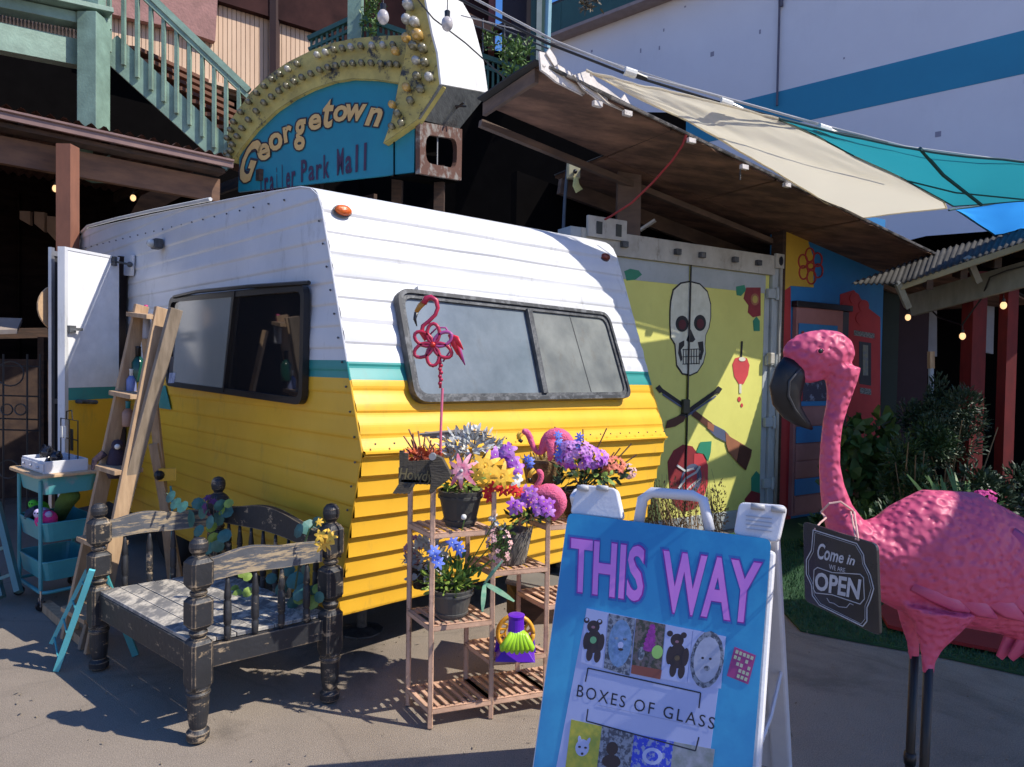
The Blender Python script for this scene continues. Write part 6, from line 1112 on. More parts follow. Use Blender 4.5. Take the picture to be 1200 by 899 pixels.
for i, (x, y, d, h, s_) in enumerate([(770, 640, 5.2, .30, .10), (792, 640, 5.1, .28, .10), (812, 640, 5.0, .22, .12), (842, 640, 5.3, .3, .07)]):
    t_ = thing('dried_weed', ['dry brown weed left of the sign handle below the mural', 'dense dry weed seen through the sign handle', 'short dry weed right of the one in the sign handle', 'sparse dry weed between the sign handle and the hinge pad'][i], 'weed', at(x, y, d)); base = gd(x, 431+1200/d); mb = MB()
    for k in range(38): tip = at(x+random.gauss(0, s_*90), 0, d); tip.z = base.z+.45+h*random.random(); b_ = base+V((random.uniform(-.08, .08), random.uniform(-.05, .05), 0)); tip.y = base.y+random.uniform(-.1, .1); mb.tube([b_, b_.lerp(tip, .6)+rd3()*.03, tip], [.003, .0025, .001], 3, caps=False)
    mb.build('stalk', leafmat('weed_stalk', (.30, .18, .08)), t_, kind='stuff'); leafcloud('seed_head', leafmat('weed_leaf', (.26, .15, .06)), t_, at(x, y-40, d), (s_*1.0, .1, .26), 260, .022, .01, .6)
# ================================================================ GEORGETOWN SIGN
SR, SL_ = at(487, 204, 6.9), at(281, 223, 7.7)
sd_ = (SR-SL_); sd_.z = 0; sd_.normalize(); sn = V((sd_.y, -sd_.x, 0)); sn = -sn if sn.dot(-SR) < 0 else sn; sbk = -sn
def gq(x, y, o=0): return pl(x, y, SR+sn*o, sn)
gs_ = thing('arrow_sign', 'big vintage arrow sign reading Georgetown Trailer Park Mall with rows of bulbs', 'sign', SR)
blu = M('sign_teal_blue', (.01, .20, .27), .5, c2=(.01, .17, .24), scale=3, bump=.05); gold = chipped('peeling_gold', (.36, .29, .08), (.05, .05, .045), amt=.62, scale=6, soft=.08); 
arc = [(281, 177), (300, 153), (323, 131), (345, 116), (367, 105), (390, 97), (413, 93), (440, 94), (466, 98)]
mb = MB(); mb.prism([gq(x, y, 0) for x, y in [(279, 225)]+arc+[(487, 99), (485, 202)]], sbk*.03); mb.build('blue_board', blu, gs_)
oarc = [(268, 183), (266, 160), (272, 138), (294, 108), (315, 88), (337, 73), (367, 58), (390, 50), (413, 45), (445, 42), (478, 41)]
iarc = [(272, 190), (281, 176), (300, 152), (323, 130), (345, 115), (367, 104), (390, 96), (413, 92), (440, 93), (466, 97), (478, 100)]
mb = MB(); n = len(iarc); mb2 = [gq(*p, .05) for p in oarc]; mi_ = [gq(*p, .05) for p in iarc]
vs = mb2+mi_+[p+sbk*.5 for p in mb2]+[p+sbk*.5 for p in mi_]; mb.add(vs, [(i, i+1, n+i+1, n+i) for i in range(n-1)]+[(2*n+i, 2*n+i+1, i+1, i) for i in range(n-1)]+[(n+i, n+i+1, 3*n+i+1, 3*n+i) for i in range(n-1)]+[(0, n, 3*n, 2*n), (n-1, 2*n-1, 4*n-1, 3*n-1)]); mb.build('gold_band', gold, gs_)
ar = [(477, -60), (486, -60), (497, -5), (506, 40), (512, 62), (516, 99), (488, 141), (449, 168), (459, 140), (467, 98), (475, 60)]
af = [gq(*p, .10) for p in ar]; dA = sbk*1.15
mb = MB(); mb.prism(af, sbk*.12); mb.build('arrow_face', gold, gs_)
wsd = M('sign_white_side', (.72, .71, .67), .6, c2=(.62, .61, .57), scale=4, dirt=.3); gsd = M('sign_grey_bottom', (.20, .20, .18), .8, c2=(.11, .11, .10), scale=5, stretch=(1, 1, 5), bump=.5)
sidep = [gq(*p, .102) for p in [(486, -60), (497, -5), (506, 40), (512, 62), (516, 99)]]; backp = [at(520, -60, 8), at(536, -2, 8), at(553, 22, 8), at(566, 72, 8), at(571, 109, 8)]
bkp = [pl(x, y, SR-sn*1.1, sn) for x, y in [(522, -60), (538, -2), (553, 24), (566, 73), (571, 109)]]
mb = MB(); mb.grid([sidep, bkp]); mb.build('white_side', wsd, gs_, solid=.02)
b0, b1, b2, b3 = gq(516, 99, .1), bkp[-1], pl(537, 151, SR-sn*1.0, sn), gq(490, 139, .09)
mb = MB(); mb.grid([[b0, b1], [b3, b2]]); mb.build('grey_bottom', gsd, gs_, solid=.02)
mb = MB(); a, b = b0.lerp(b1, .55).lerp(b3.lerp(b2, .5), .45), None; mb.beam(a-Z*.012-V((.12, 0, 0)), a-Z*.012+V((.12, 0, 0)), .03, .01); mb.beam(a-Z*.012+V((-.05, .15, 0)), a-Z*.012+V((.1, -.1, 0)), .02, .012); mb.build('bottom_bracket', blackpl, gs_)
# rusty box below the arrow
rbx = M('rusty_box', (.10, .045, .03), .8, c2=(.22, .20, .18), scale=7, bump=.4, lo=.5, hi=.6)
bp4 = [gq(487, 143, .02), pl(537, 152, SR-sn*.9, sn), pl(536, 212, SR-sn*.9, sn), gq(487, 204, .02)]
mb = MB(); inner = inset(bp4, .17); io = rpoly(inset(bp4, .12), .12, 4); oo = rpoly(bp4, .01, 4); sdn = (bp4[1]-bp4[0]).cross(Z).normalized(); sdn = sdn if sdn.dot(-SR) > 0 else -sdn; ring(mb, oo, io, sdn, .05); mb.build('rusty_box_frame', rbx, gs_)
mb = MB(); mb.prism([p-sdn*.25 for p in bp4], -sdn*.01); mb.prism([bp4[3], bp4[2], bp4[2]-sdn*.3, bp4[3]-sdn*.3], -Z*.02); mb.build('box_inside', darkvoid, gs_)
mb = MB(); c = io[0].lerp(io[12], .5); mb.tube([c+Z*.3, c+Z*.0, c-Z*.2], .008, 4); mb.build('box_wire', M('wire_grey', (.3, .3, .3), .5), gs_)
# bulbs
bg1 = M('bulb_grey', (.22, .19, .10), .2, spec=.7, c2=(.06, .055, .035), scale=14); bg2 = M('bulb_amber', (.55, .33, .08), .2, spec=.8); bg3 = M('bulb_clear_bright', (.5, .48, .42), .08, spec=1, c2=(.3, .28, .22))
proto = {}
def gb1(x, y, m, r, o=.05):
    key = (m.name, r)
    if key not in proto:
        b_ = MB(); MMx = sn.to_track_quat('Z', 'Y').to_matrix().to_4x4(); b_.lathe([(r*.5, -.0), (r*.5, r*.5), (r*.8, r*.8), (r, r*1.5), (r*.8, r*2.2), (r*.3, r*2.5), (.001, r*2.52)], M=MMx, n=10); proto[key] = b_.build('bulb', m, None, smooth=True); ob = proto[key]; ob.parent = gs_
    else: ob = proto[key].copy(); col.objects.link(ob)
    ob.location = RM[gs_.name].inverted() @ gq(x, y, o)
def arcp(A, B, k, t):
    n = len(A)-1; f = t*n; i = min(int(f), n-1); f -= i; a = [A[i][j]+(A[i+1][j]-A[i][j])*f for j in (0, 1)]; b = [B[i][j]+(B[i+1][j]-B[i][j])*f for j in (0, 1)]; return a[0]+(b[0]-a[0])*k, a[1]+(b[1]-a[1])*k
for k, N_ in ((.22, 23), (.62, 24)):
    for i in range(N_):
        if random.random() < .06: continue
        x, y = arcp(oarc, iarc, k, (i+.5)/N_*.97); gb1(x, y+1, bg3 if (k < .3 and i > 10 and random.random() < .6) else bg1, .034)
for x, y, m, r in [(483, 10, bg3, .07), (481, 27, bg3, .065), (490, 30, bg3, .065), (480, 48, bg2, .06), (494, 45, bg2, .07), (488, 57, bg1, .06), (499, 60, bg1, .06), (491, 74, bg3, .055), (501, 76, bg1, .055), (492, 92, bg1, .055), (506, 93, bg3, .055), (480, 105, bg2, .055), (496, 107, bg1, .055), (484, 120, bg1, .05), (463, 125, bg2, .05), (467, 63, bg2, .055), (469, 135, bg1, .05), (497, -8, bg3, .06), (486, -10, bg3, .06), (462, 150, bg1, .045), (473, 146, bg1, .045)]: gb1(x, y, m, r*.8, .10)
# lettering
tanl = M('letter_tan', (.62, .40, .15), .6, c2=(.55, .34, .12), scale=8); drk = M('letter_dark', (.03, .02, .03), .6); mar = M('letter_maroon', (.05, .02, .06), .6)
def letter(ch, cx, cy, w, h, rot, mat_o=None):
    for lv, off, mt, gr in ((.008, .075, drk, 1.0), (.014, .03, tanl, 1.0)):
        vs, fs = text(ch, 1, font_off=off, shear=.3); xs = [p.x for p in vs]; ys = [p.y for p in vs]; x0, x1, y0, y1 = min(xs), max(xs), min(ys), max(ys); gw_, gh = (w*1.22+(3.4 if lv < .01 else 0)), (h+(3.4 if lv < .01 else 0)); c_, s_ = math.cos(rot), math.sin(rot); mb = MB(); out = []
        for p in vs: dx = ((p.x-x0)/(x1-x0)-.5)*gw_; dy = (.5-(p.y-y0)/(y1-y0))*gh; out.append(gq(cx+dx*c_-dy*s_, cy+dx*s_+dy*c_, lv))
        mb.add(out, fs); mb.build('letter' if lv > .01 else 'letter_edge', mt, gs_)
for a in [('G', 293, 189, 15, 52, .22), ('e', 309, 178, 13, 19, -.35), ('o', 323, 166, 14, 20, -.35), ('r', 337, 157, 12, 18, -.35), ('g', 352, 158, 14, 36, -.12), ('e', 369, 143, 13, 18, -.25), ('t', 385, 133, 11, 34, -.05), ('o', 399, 133, 14, 19, -.1), ('w', 418, 132, 20, 20, .0), ('n', 438, 137, 16, 22, .12)]: letter(*a)
def gquad(s, q_, off=.02):
    for i, ch in enumerate(s):
        n = len(s); t0_, t1_ = i/n+.02, (i+.86)/n; ch_h = {'T': 1, 'P': 1, 'M': 1, 'l': 1, 'k': 1, 'i': .95}.get(ch, .66); vs, fs = text(ch, 1, font_off=off); xs = [p.x for p in vs]; ys = [p.y for p in vs]; x0, x1, y0, y1 = min(xs), max(xs), min(ys), max(ys)
        if ch in 'il': t0_, t1_ = t0_+.05, t1_-.07
        mb = MB(); out = []
        for p in vs:
            u_ = t0_+(t1_-t0_)*(p.x-x0)/(x1-x0); v_ = 1-ch_h*(p.y-y0)/(y1-y0); tx = q_[0][0]*(1-u_)+q_[1][0]*u_; ty = q_[0][1]*(1-u_)+q_[1][1]*u_; bx_ = q_[3][0]*(1-u_)+q_[2][0]*u_; by = q_[3][1]*(1-u_)+q_[2][1]*u_; out.append(gq(tx+(bx_-tx)*v_, ty+(by-ty)*v_, .008))
        mb.add(out, fs); mb.build('letter', mar, gs_)
gquad('Trailer', [(302, 200), (347, 189), (347, 220), (303, 230)]); gquad('Park', [(352, 188), (387, 180), (387, 208), (352, 214)]); gquad('Mall', [(394, 175), (434, 166), (433, 199), (394, 206)], .025)
# ================================================================ LEFT CANOPY
cd = V((.72, .69, 0)).normalized(); cnn = V((-.69, .72, 0)).normalized()
L0 = at(0, 128, 5.92); L1 = at(272, 188, 7.25); cd = (L1-L0); cd.z = 0; LEN_C = cd.length; cd.normalize(); cnn = V((-cd.y, cd.x, 0)); zc0, zc1 = L0.z, L1.z
def CP_(s, b, dz=0): p = L0+cd*s+cnn*b; return V((p.x, p.y, zc0+(zc1-zc0)*s/LEN_C+dz+b*.05))
can = thing('porch_canopy', 'brown timber canopy with a corrugated roof edge over the dark left porch', 'canopy', CP_(1, 1).xy.to_3d())
cor2 = M('corrugated_brown', (.16, .08, .06), .6, c2=(.10, .05, .04), scale=5, metal=.2); pb_ = M('porch_brown', (.17, .085, .045), .75, c2=(.10, .05, .03), scale=3, stretch=(1, 1, 4), bump=.2)
rows = []
for i in range(170): s = -2.2+i*(LEN_C+2.15)/169; rows.append([CP_(s, b, .03+.022*math.sin(i*1.45)) for b in (-.03, 1.2, 2.6, 3.8)])
mb = MB(); mb.grid(rows); mb.build('roof_sheet', cor2, can, smooth=True)
mb = MB(); mb.beam(CP_(-2.2, -.02, -.05), CP_(LEN_C, -.02, -.05), .035, .07); mb.tube([CP_(-2.2, -.05, -.012), CP_(LEN_C, -.05, -.012)], .014, 6); mb.build('gutter', M('gutter_brown', (.20, .12, .10), .4, c2=(.14, .08, .07)), can)
mb = MB(); mb.beam(CP_(-2.2, .25, -.30), CP_(LEN_C-.05, .25, -.30), .08, .24); mb.build('beam', pb_, can)
mb = MB(); mb.beam(CP_(-2.2, .15, -.12), CP_(LEN_C-.05, .15, -.12), .2, .04); mb.build('soffit', darkwood, can)
pbase = at(79.5, 300, 6.25); mb = MB(); mb.beam(V((pbase.x, pbase.y, 0)), V((pbase.x, pbase.y, CP_(0, 0).z-.2)), .13, .13, (1, 0, 0)); mb.build('post', M('post_brown', (.24, .10, .06), .7, c2=(.19, .08, .05), scale=4, stretch=(3, 3, 1)), can)
for k in range(9): mb = MB(); mb.beam(CP_(-2+k*.72, .1, -.06), CP_(-2+k*.72, 3.7, -.06), .045, .12); mb.build('rafter', darkwood, can)
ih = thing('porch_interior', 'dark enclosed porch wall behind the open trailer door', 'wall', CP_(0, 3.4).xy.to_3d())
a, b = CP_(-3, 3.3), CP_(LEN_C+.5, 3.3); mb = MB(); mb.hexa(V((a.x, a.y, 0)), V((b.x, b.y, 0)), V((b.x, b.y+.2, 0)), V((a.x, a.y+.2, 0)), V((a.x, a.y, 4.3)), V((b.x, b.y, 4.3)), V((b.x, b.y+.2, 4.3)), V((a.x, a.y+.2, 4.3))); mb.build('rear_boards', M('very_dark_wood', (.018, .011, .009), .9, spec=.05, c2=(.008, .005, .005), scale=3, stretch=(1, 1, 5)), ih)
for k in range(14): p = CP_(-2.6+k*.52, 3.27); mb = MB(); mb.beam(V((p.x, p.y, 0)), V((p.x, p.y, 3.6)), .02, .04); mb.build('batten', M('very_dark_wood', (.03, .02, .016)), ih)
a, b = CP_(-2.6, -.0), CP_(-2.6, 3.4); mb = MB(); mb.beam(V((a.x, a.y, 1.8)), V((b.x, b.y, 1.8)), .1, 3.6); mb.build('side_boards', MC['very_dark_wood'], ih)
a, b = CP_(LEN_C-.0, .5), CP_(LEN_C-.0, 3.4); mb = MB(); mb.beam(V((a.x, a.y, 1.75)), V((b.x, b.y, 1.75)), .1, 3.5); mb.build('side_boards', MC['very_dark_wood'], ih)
for i, (x, y, w_, h_) in enumerate(((29, 254, 12, 14), (46, 258, 12, 20), (61, 266, 12, 26))): mb = MB(); p = [at(x-w_/2, y-h_*.5, 8.4), at(x+w_/2, y-h_*.45, 8.4), at(x+w_/2, y+h_*.7, 8.4), at(x-w_/2, y+h_*.2, 8.4)]; mb.prism(p, V((0, .05, 0))); mb.build('sun_patch', M('sun_patch_tan', (.42, .28, .2), .7), ih)  # tan panels paint patches of sun onto the dark wall
tbl = thing('side_table', 'pale wooden bench top in the dark porch at the left edge', 'table', V((-5.2, 6.6, 0))); mb = MB(); mb.prism([at(-40, 371, 6.5), at(26, 373, 6.5), at(20, 386, 6.3), at(-40, 388, 6.3)], -Z*.04); mb.build('top', M('pale_top', (.40, .33, .27), .7, c2=(.3, .24, .19), scale=4), tbl); mb = MB(); mb.beam(at(-40, 392, 6.5), at(56, 390, 6.9), .04, .1); mb.build('rail', darkwood, tbl); 
for x in (-20, 50): mb = MB(); p = at(x, 395, 6.7); mb.beam(p, V((p.x, p.y, 0)), .06, .06); mb.build('leg', darkwood, tbl)
irn = thing('iron_gate', 'ornate wrought iron gate panel in the dark porch', 'gate', V((-4.6, 6.4, 0))); im = M('iron_grey', (.09, .085, .08), .5, metal=.4); mb = MB()
for y in (430, 465, 492, 505): mb.tube([at(-20, y-2, 6.3), at(48, y, 6.6)], .008, 5)
for x in (-18, 4, 32, 47): mb.tube([at(x, 415, 6.4), at(x, 620, 6.4)], .009, 5)
mb.build('bars', im, irn)
for cx, cy, r in ((12, 438, 16), (8, 480, 7), (24, 480, 7), (10, 550, 12)): mb = MB(); mb.tube([at(cx+r*math.cos(k/8*math.pi), cy+r*.9*math.sin(k/8*math.pi), 6.4) for k in range(17)], .007, 5); mb.build('scroll', im, irn)
tc_ = thing('terracotta_wall', 'dim brown brick wall low in the dark porch', 'wall', V((-5, 7.3, 0)))
mb = MB(); mb.hexa(V((-6.4, 7.0, 0)), V((-4.3, 7.7, 0)), V((-4.3, 7.9, 0)), V((-6.4, 7.2, 0)), V((-6.4, 7.0, 1.5)), V((-4.3, 7.7, 1.5)), V((-4.3, 7.9, 1.5)), V((-6.4, 7.2, 1.5))); mb.build('wall_face', M('dim_brick', (.10, .06, .04), .9, c2=(.05, .03, .025), scale=9), tc_)
# ================================================================ GREEN PORCH & STAIRS
gp = thing('green_porch', 'weathered green timber porch with beam, post and staircase above the left canopy', 'porch', V((-4.4, 7.3, 0)))
dg_ = 7.0
def gbx(px0, py0, px1, py1, d0, d1, w_, h_, nm, mt=greenp, bev=.004): mb = MB(); mb.beam(at(px0, py0, d0), at(px1, py1, d1), w_, h_); return mb.build(nm, mt, gp, bev=bev)
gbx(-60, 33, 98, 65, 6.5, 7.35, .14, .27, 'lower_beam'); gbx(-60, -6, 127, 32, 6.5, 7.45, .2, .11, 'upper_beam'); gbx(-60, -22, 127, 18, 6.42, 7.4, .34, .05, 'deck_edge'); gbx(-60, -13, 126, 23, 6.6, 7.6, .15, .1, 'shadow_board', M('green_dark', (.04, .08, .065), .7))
a = at(110, 40, 7.25); mb = MB(); mb.beam(V((a.x, a.y, 3.4)), V((a.x, a.y, 5.1)), .25, .2, (1, 0, 0)); mb.build('post', greenp, gp, bev=.006); a = at(109, -10, 7.3); mb = MB(); mb.beam(V((a.x, a.y, 5.2)), V((a.x, a.y, 6.6)), .14, .2, (1, 0, 0)); mb.build('upper_post', greenp, gp, bev=.006)
for k in range(24): x = -8+k*4.4; mb = MB(); mb.lathe([(.008, 0), (.014, .05), (.006, .1), (.012, .16), (.004, .2)], c=at(x, 34+x*.2, 7.0+x*.004)-Z*.04, n=6); mb.build('small_spindle', M('spindle_pale', (.3, .27, .24), .7), gp)
gbx(-60, 30, 96, 45, 7.9, 8.4, .04, .5, 'back_board', M('brown_board', (.09, .06, .04), .8))
# staircase descending to the right
st1, st2 = at(126, 53, 7.55), at(276, 190, 7.95)
mb = MB(); mb.beam(st1, st2, .05, .30, (0, 0, 1)); mb.build('stringer', greenp, gp)
mb = MB(); mb.beam(st1+V((.4, .85, 0)), st2+V((.4, .85, 0)), .05, .26); mb.build('rear_stringer', greenp, gp)
for i in range(9):
    p = st1.lerp(st2, (i+.3)/9)+Z*.02; e_ = V((.4, .85, 0)); mb = MB(); q0 = p+V((0, 0, .0)); mb.hexa(q0, q0+V((.26, .05, 0)), q0+V((.26, .05, 0))+e_, q0+e_, q0+Z*.04, q0+V((.26, .05, .04)), q0+V((.26, .05, .04))+e_, q0+e_+Z*.04); mb.build('tread', M('tread_brown', (.16, .07, .04), .8), gp)
    mb = MB(); mb.prism([p-Z*.12-e_*.02, p+V((.16, .03, -.02))-e_*.02, p+V((.02, 0, .0))-e_*.02, p+V((-.02, 0, -.1))-e_*.02], -e_.normalized()*.02) if 0 else mb.beam(p+Z*-.1, p+Z*-.1+e_, .02, .16); mb.build('riser', M('tread_brown', (.16, .07, .04)), gp)
h0, h1 = at(168, -12, 7.6), at(292, 107, 7.95)
mb = MB(); mb.beam(h0, h1, .07, .07); mb.build('handrail', greenp, gp); mb = MB(); mb.beam(h0-Z*.08, h1-Z*.08, .04, .05); mb.build('sub_rail', greenp, gp)
for i, x in enumerate((128, 145, 161, 177, 192, 207, 222, 237, 251, 265, 280)):
    t = (x-168)/(292-168); ty = max(-40, -12+t*119); u_ = (x-126)/150; by = 53+u_*137; d_ = 7.5+.4*u_; mb = MB(); mb.beam(at(x, ty, d_), at(x+.5*0, min(by+6, 181), d_), .038, .038, (1, 0, 0)); mb.build('baluster', greenp, gp)
mb = MB(); mb.beam(at(205, 100, 8.7), at(270, 145, 8.9), .06, .06); mb.build('rear_handrail', greenp, gp)
for k in range(6): x = 212+k*11; mb = MB(); mb.beam(at(x, 104+k*7.4, 8.75), at(x, 150+k*7, 8.75), .035, .035, (1, 0, 0)); mb.build('rear_baluster', greenp, gp)
# ================================================================ BUILDINGS BEHIND
tb_ = thing('tan_building', 'tan building wall with vertical boards and pink stucco behind the green stairs', 'building', V((-4, 10.2, 0)))
W0 = at(110, 60, 9.6); wd = V((.80, .60, 0)).normalized(); wn_ = V((.60, -.80, 0)).normalized()
def wq(x, y, o=0): return pl(x, y, W0+wn_*o, wn_)
tan = M('tan_boards', (.64, .45, .30), .75, c2=(.56, .38, .25), scale=2.5, stretch=(2, 2, .5)); stc = M('pink_stucco', (.36, .19, .165), .9, c2=(.26, .14, .12), scale=6, bump=.8, bs=30)
edge_t = lambda x: -14+.315*(x-205); edge_b = lambda x: 60+(x-130)*.3
for i in range(52):
    x0 = 118+i*5.3; x1 = x0+4.6; mb = MB(); mb.prism([wq(x0, edge_t(x0)-40 if x0 < 256 else edge_t(x0)), wq(x1, edge_t(x1)-40 if x1 < 256 else edge_t(x1)), wq(x1, edge_b(x1)), wq(x0, edge_b(x0))], wn_*.02); mb.build('board', tan, tb_)
mb = MB(); mb.prism([wq(100, -60, -.01), wq(420, -60, -.01) if 0 else wq(256, -60, -.01), wq(256, 5, -.01), wq(400, 50, -.01), wq(400, 150, -.01), wq(100, 60, -.01)], -wn_*.3); mb.build('wall', M('tan_backing', (.30, .19, .12), .8), tb_)
mb = MB(); mb.prism([wq(118, -60, .04), wq(256, -60, .04), wq(250, 52, .04), wq(205, 37, .04), wq(118, 18, .04)], wn_*.12); mb.build('stucco_panel', stc, tb_)
mb = MB(); mb.beam(wq(124, 62, .06), wq(300, 112, .06), .1, .05); mb.build('ledge', tan, tb_); mb = MB(); mb.beam(wq(322, -10, .12), wq(322, 100, .12), .18, .1, (1, 0, 0)); mb.build('shadow_bar', M('shadow_brown', (.05, .025, .022), .8), tb_)  # dark upright built in place of the shadow bar on the tan boards
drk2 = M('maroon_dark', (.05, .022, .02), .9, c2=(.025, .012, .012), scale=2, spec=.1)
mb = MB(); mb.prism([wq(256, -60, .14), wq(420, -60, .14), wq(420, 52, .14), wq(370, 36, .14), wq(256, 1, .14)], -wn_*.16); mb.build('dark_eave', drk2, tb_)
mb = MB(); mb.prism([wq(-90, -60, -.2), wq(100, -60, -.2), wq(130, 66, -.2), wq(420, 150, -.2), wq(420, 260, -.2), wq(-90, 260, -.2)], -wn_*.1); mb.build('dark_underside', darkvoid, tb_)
db = thing('dark_balcony_building', 'dark maroon building with green balcony railings behind the arrow sign', 'building', V((-.5, 11.5, 0)))
def dbx_(x0, y0, x1, y1, d, th, m, nm, par=None): mb = MB(); a, b = at(x0, y0, d), at(x1, y1, d); mb.hexa(V((a.x, d, b.z)), V((b.x, d, b.z)), V((b.x, d+th, b.z)), V((a.x, d+th, b.z)), V((a.x, d, a.z)), V((b.x, d, a.z)), V((b.x, d+th, a.z)), V((a.x, d+th, a.z))); return mb.build(nm, m, par or db)
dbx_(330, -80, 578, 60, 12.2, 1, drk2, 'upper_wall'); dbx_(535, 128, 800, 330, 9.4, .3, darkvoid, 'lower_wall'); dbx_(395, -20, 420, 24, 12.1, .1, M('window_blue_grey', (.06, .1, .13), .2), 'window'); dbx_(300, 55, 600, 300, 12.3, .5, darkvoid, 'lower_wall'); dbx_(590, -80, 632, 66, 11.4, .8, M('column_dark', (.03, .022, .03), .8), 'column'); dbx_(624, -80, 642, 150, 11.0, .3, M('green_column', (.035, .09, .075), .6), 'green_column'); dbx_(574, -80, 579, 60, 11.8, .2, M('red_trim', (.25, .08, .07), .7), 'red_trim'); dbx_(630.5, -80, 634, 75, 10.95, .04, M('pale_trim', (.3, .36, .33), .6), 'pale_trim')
mb = MB(); mb.tube([at(645, -60, 10.7), at(641, 60, 10.7), at(640, 90, 10.7)], .05, 8); mb.build('downpipe', M('downpipe_blue', (.25, .45, .5), .4), db)
mb = MB(); mb.beam(at(535, 14, 11.5), at(578, 36, 11.5), .1, .12); mb.build('brace', M('brown_brace', (.22, .11, .06), .8), db) ; mb = MB(); mb.beam(at(560, 46, 11.6), at(600, 27, 11.4), .1, .1); mb.build('brace', drk2, db)
gg = M('rail_green', (.05, .14, .11), .6, c2=(.035, .10, .08), scale=8)
def railing(label, p0, p1, d0, d1, h, nb):
    t_ = thing('balcony_railing', label, 'railing', at(*p0, d0)); a, b = at(*p0, d0), at(*p1, d1); mb = MB(); mb.beam(a, b, .08, .06); mb.build('top_rail', gg, t_); mb = MB(); mb.beam(a-Z*h, b-Z*h, .06, .06); mb.build('bottom_rail', gg, t_); mb = MB(); mb.beam(a-Z*.14, b-Z*.14, .04, .04); mb.build('sub_rail', gg, t_)
    for i in range(nb): c = a.lerp(b, (i+.5)/nb); mb = MB(); mb.beam(c, c-Z*h, .03, .03, (1, 0, 0)); mb.build('baluster', gg, t_)
    return t_
railing('green balcony railing left of the green post above the sign', (362, 46), (418, 20), 9.6, 9.4, .7, 9); railing('green balcony railing between the green post and the arrow', (422, 20), (484, 42), 9.4, 9.2, .7, 10); railing('green balcony railing right of the arrow against the blue sky', (563, 65), (645, 92), 9.6, 9.0, .48, 13)
t_ = thing('balcony_post', 'weathered green post rising above the gold arc of the sign', 'post', at(414, 45, 9.3)); dbx_(408, -60, 423, 50, 9.3, .15, greenp, 'shaft', t_).parent = t_
for o in [x for x in bpy.data.objects if x.parent == t_]: o.location = -V(t_.location)+V((0, 0, 0)); 
for o in [x for x in bpy.data.objects if x.parent == t_]:
    o.location = (0, 0, 0)
bush('green potted climber on the railing beside the green post', at(437, 15, 9.2), (.14, .1, .35), 260, .06, .03, leafmat('climber_green', (.12, .22, .04)), 'climbing_plant')
cp2, _ = bush('leafy yellow green climber on the right balcony railing', at(604, 70, 9.0), (.25, .15, .32), 420, .06, .03, MC['climber_green'], 'climbing_plant')
bush('small tuft of leaves beside the white side of the arrow', at(574, 46, 9.3), (.12, .1, .14), 120, .05, .025, MC['climber_green'], 'climbing_plant')
bush('dry leaf tuft hanging before the green roof fascia', at(692, 4, 9.0), (.12, .1, .12), 120, .07, .03, leafmat('leaf_brown', (.18, .14, .08)), 'climbing_plant')
tr = thing('wire_trellis', 'thin wire trellis above the right balcony railing', 'trellis', at(590, 60, 9.3)); mb = MB()
for a, b in (((566, 22), (566, 62)), ((591, 24), (591, 70)), ((545, 16), (645, 58)), ((545, 26), (645, 64))): mb.tube([at(*a, 9.3), at(*b, 9.3)], .012, 5)
mb.build('wire', greyalu, tr)
# white building
wb = thing('white_building', 'tall white building with a blue stripe and green roof fascia', 'building', V((5, 14, 0)))
G0 = at(1200, 40, 11.0); gv = V((-.755, .656, 0)).normalized(); gn = V((-.656, -.755, 0)).normalized(); G0 = V((G0.x, G0.y, 0))
def GQ(s, z, o=0): return G0+gv*s+Z*z+gn*o
def gbox(s0, s1, z0, z1, o0, o1, nm, m, par=None, bev=0): mb = MB(); mb.hexa(GQ(s1, z0, o1), GQ(s0, z0, o1), GQ(s0, z0, o0), GQ(s1, z0, o0), GQ(s1, z1, o1), GQ(s0, z1, o1), GQ(s0, z1, o0), GQ(s1, z1, o0)); return mb.build(nm, m, par or wb, bev=bev)
ww = M('wall_white_paint', (.80, .78, .80), .8, c2=(.72, .70, .73), scale=.35, bump=.12, bs=6, dirt=.05)
gbox(-12, 9.75, 0, 9.8, -6, 0, 'wall', ww)
gbox(-12, 9.75, 6.29, 6.98, 0, .006, 'blue_stripe', M('stripe_blue', (.03, .27, .42), .7, c2=(.028, .24, .38), scale=.8))
for s0 in range(-12, 10, 3): gbox(s0, min(s0+2.99, 9.9), 9.62, 10.3, -.4, .35, 'fascia_board', M('fascia_green', (.03, .10, .085), .6, c2=(.022, .08, .07), scale=2))
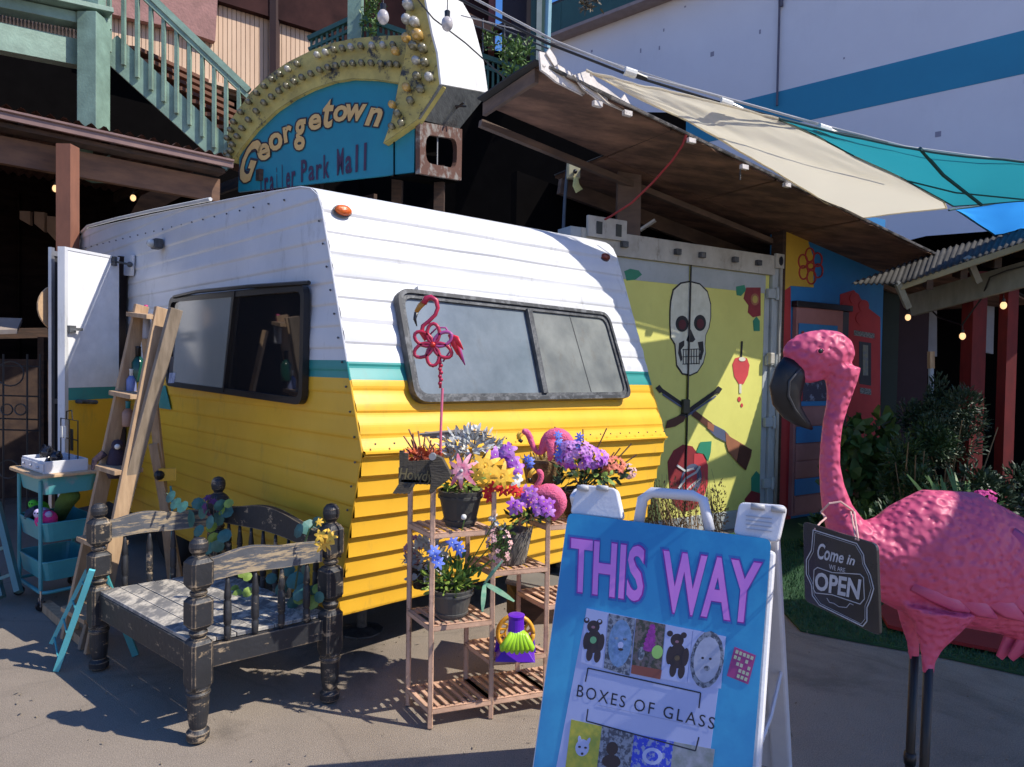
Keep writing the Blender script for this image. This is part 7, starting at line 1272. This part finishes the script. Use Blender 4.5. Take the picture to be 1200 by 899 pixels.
gbox(-12, 9.9, 9.54, 9.615, -.2, .38, 'drip_trim', M('trim_pinkish', (.35, .27, .24), .7)); gbox(9.75, 10.6, 0, 9.3, -3, -.3, 'side_return', M('return_grey', (.3, .26, .24), .8)); gbox(-12, 10, 10.25, 10.4, -5, .3, 'roof', M('roof_dark', (.05, .05, .05), .9))
mb = MB(); px_ = pl(913, 60, G0, gn); s_ = (px_-G0).dot(gv); mb.tube([GQ(s_, 6.7, .04), GQ(s_, 8.6, .04), GQ(s_+.01, 9.6, .05)], .022, 6); mb.tube([GQ(s_-.05, 8.6, .05), GQ(s_-.04, 9.0, .06), GQ(s_-.06, 9.6, .05)], .03, 6); mb.build('wall_cable', M('cable_grey', (.13, .12, .16), .7), wb)
random.seed(5)
for k in range(26): gbox(*(lambda s, z: (s, s+random.uniform(.03, .09), z, z+random.uniform(.03, .1)))(random.uniform(-1, 9), random.uniform(4.5, 9.3)), 0, .004, 'patch_mark', M('patch_grey', (.33, .31, .38), .8))
# ================================================================ SMALL GROUND LITTER
random.seed(11)
mb = MB()
for k in range(420):
    x, y = random.uniform(-3.2, 2.6), random.uniform(2.0, 6.0); p = V((x, y, .003)); a = random.uniform(0, 6.28); d = V((math.cos(a), math.sin(a), random.uniform(0, .3))); mb.leaf(p, d, (0, 0, 1), random.uniform(.008, .028), random.uniform(.004, .012), -.1, 2)
for k in range(500):
    x, y = random.uniform(-3.2, 2.6), random.uniform(1.9, 6.0); r = random.uniform(.0015, .004); mb.box(V((x, y, r*.4)), r*2, r*1.6, r*1.4, random.uniform(0, 3))
mb.build('ground_litter', M('litter_tan', (.34, .29, .22), .9, c2=(.14, .1, .06), scale=1.5), None, kind='stuff')
# rivets and a kick of screws on the trailer skin
mb = MB()
for z in [.36+k*.115 for k in range(17)]:
    s_ = interp(z, FCH); 
    for o_, q in ((SP(s_+.035, z, .01), -U),): mb.ball(o_, .006, 6, 3)
for k in range(24): mb.ball(FP(.02+.96*k/23, 0, 1.13)+nF*.026, .0055, 6, 3)
for k in range(22): mb.ball(SP(.75+k*.18, 2.36+.02*k*.4, .008), .006, 6, 3)
mb.build('rivets', greyalu, trl, kind='stuff')
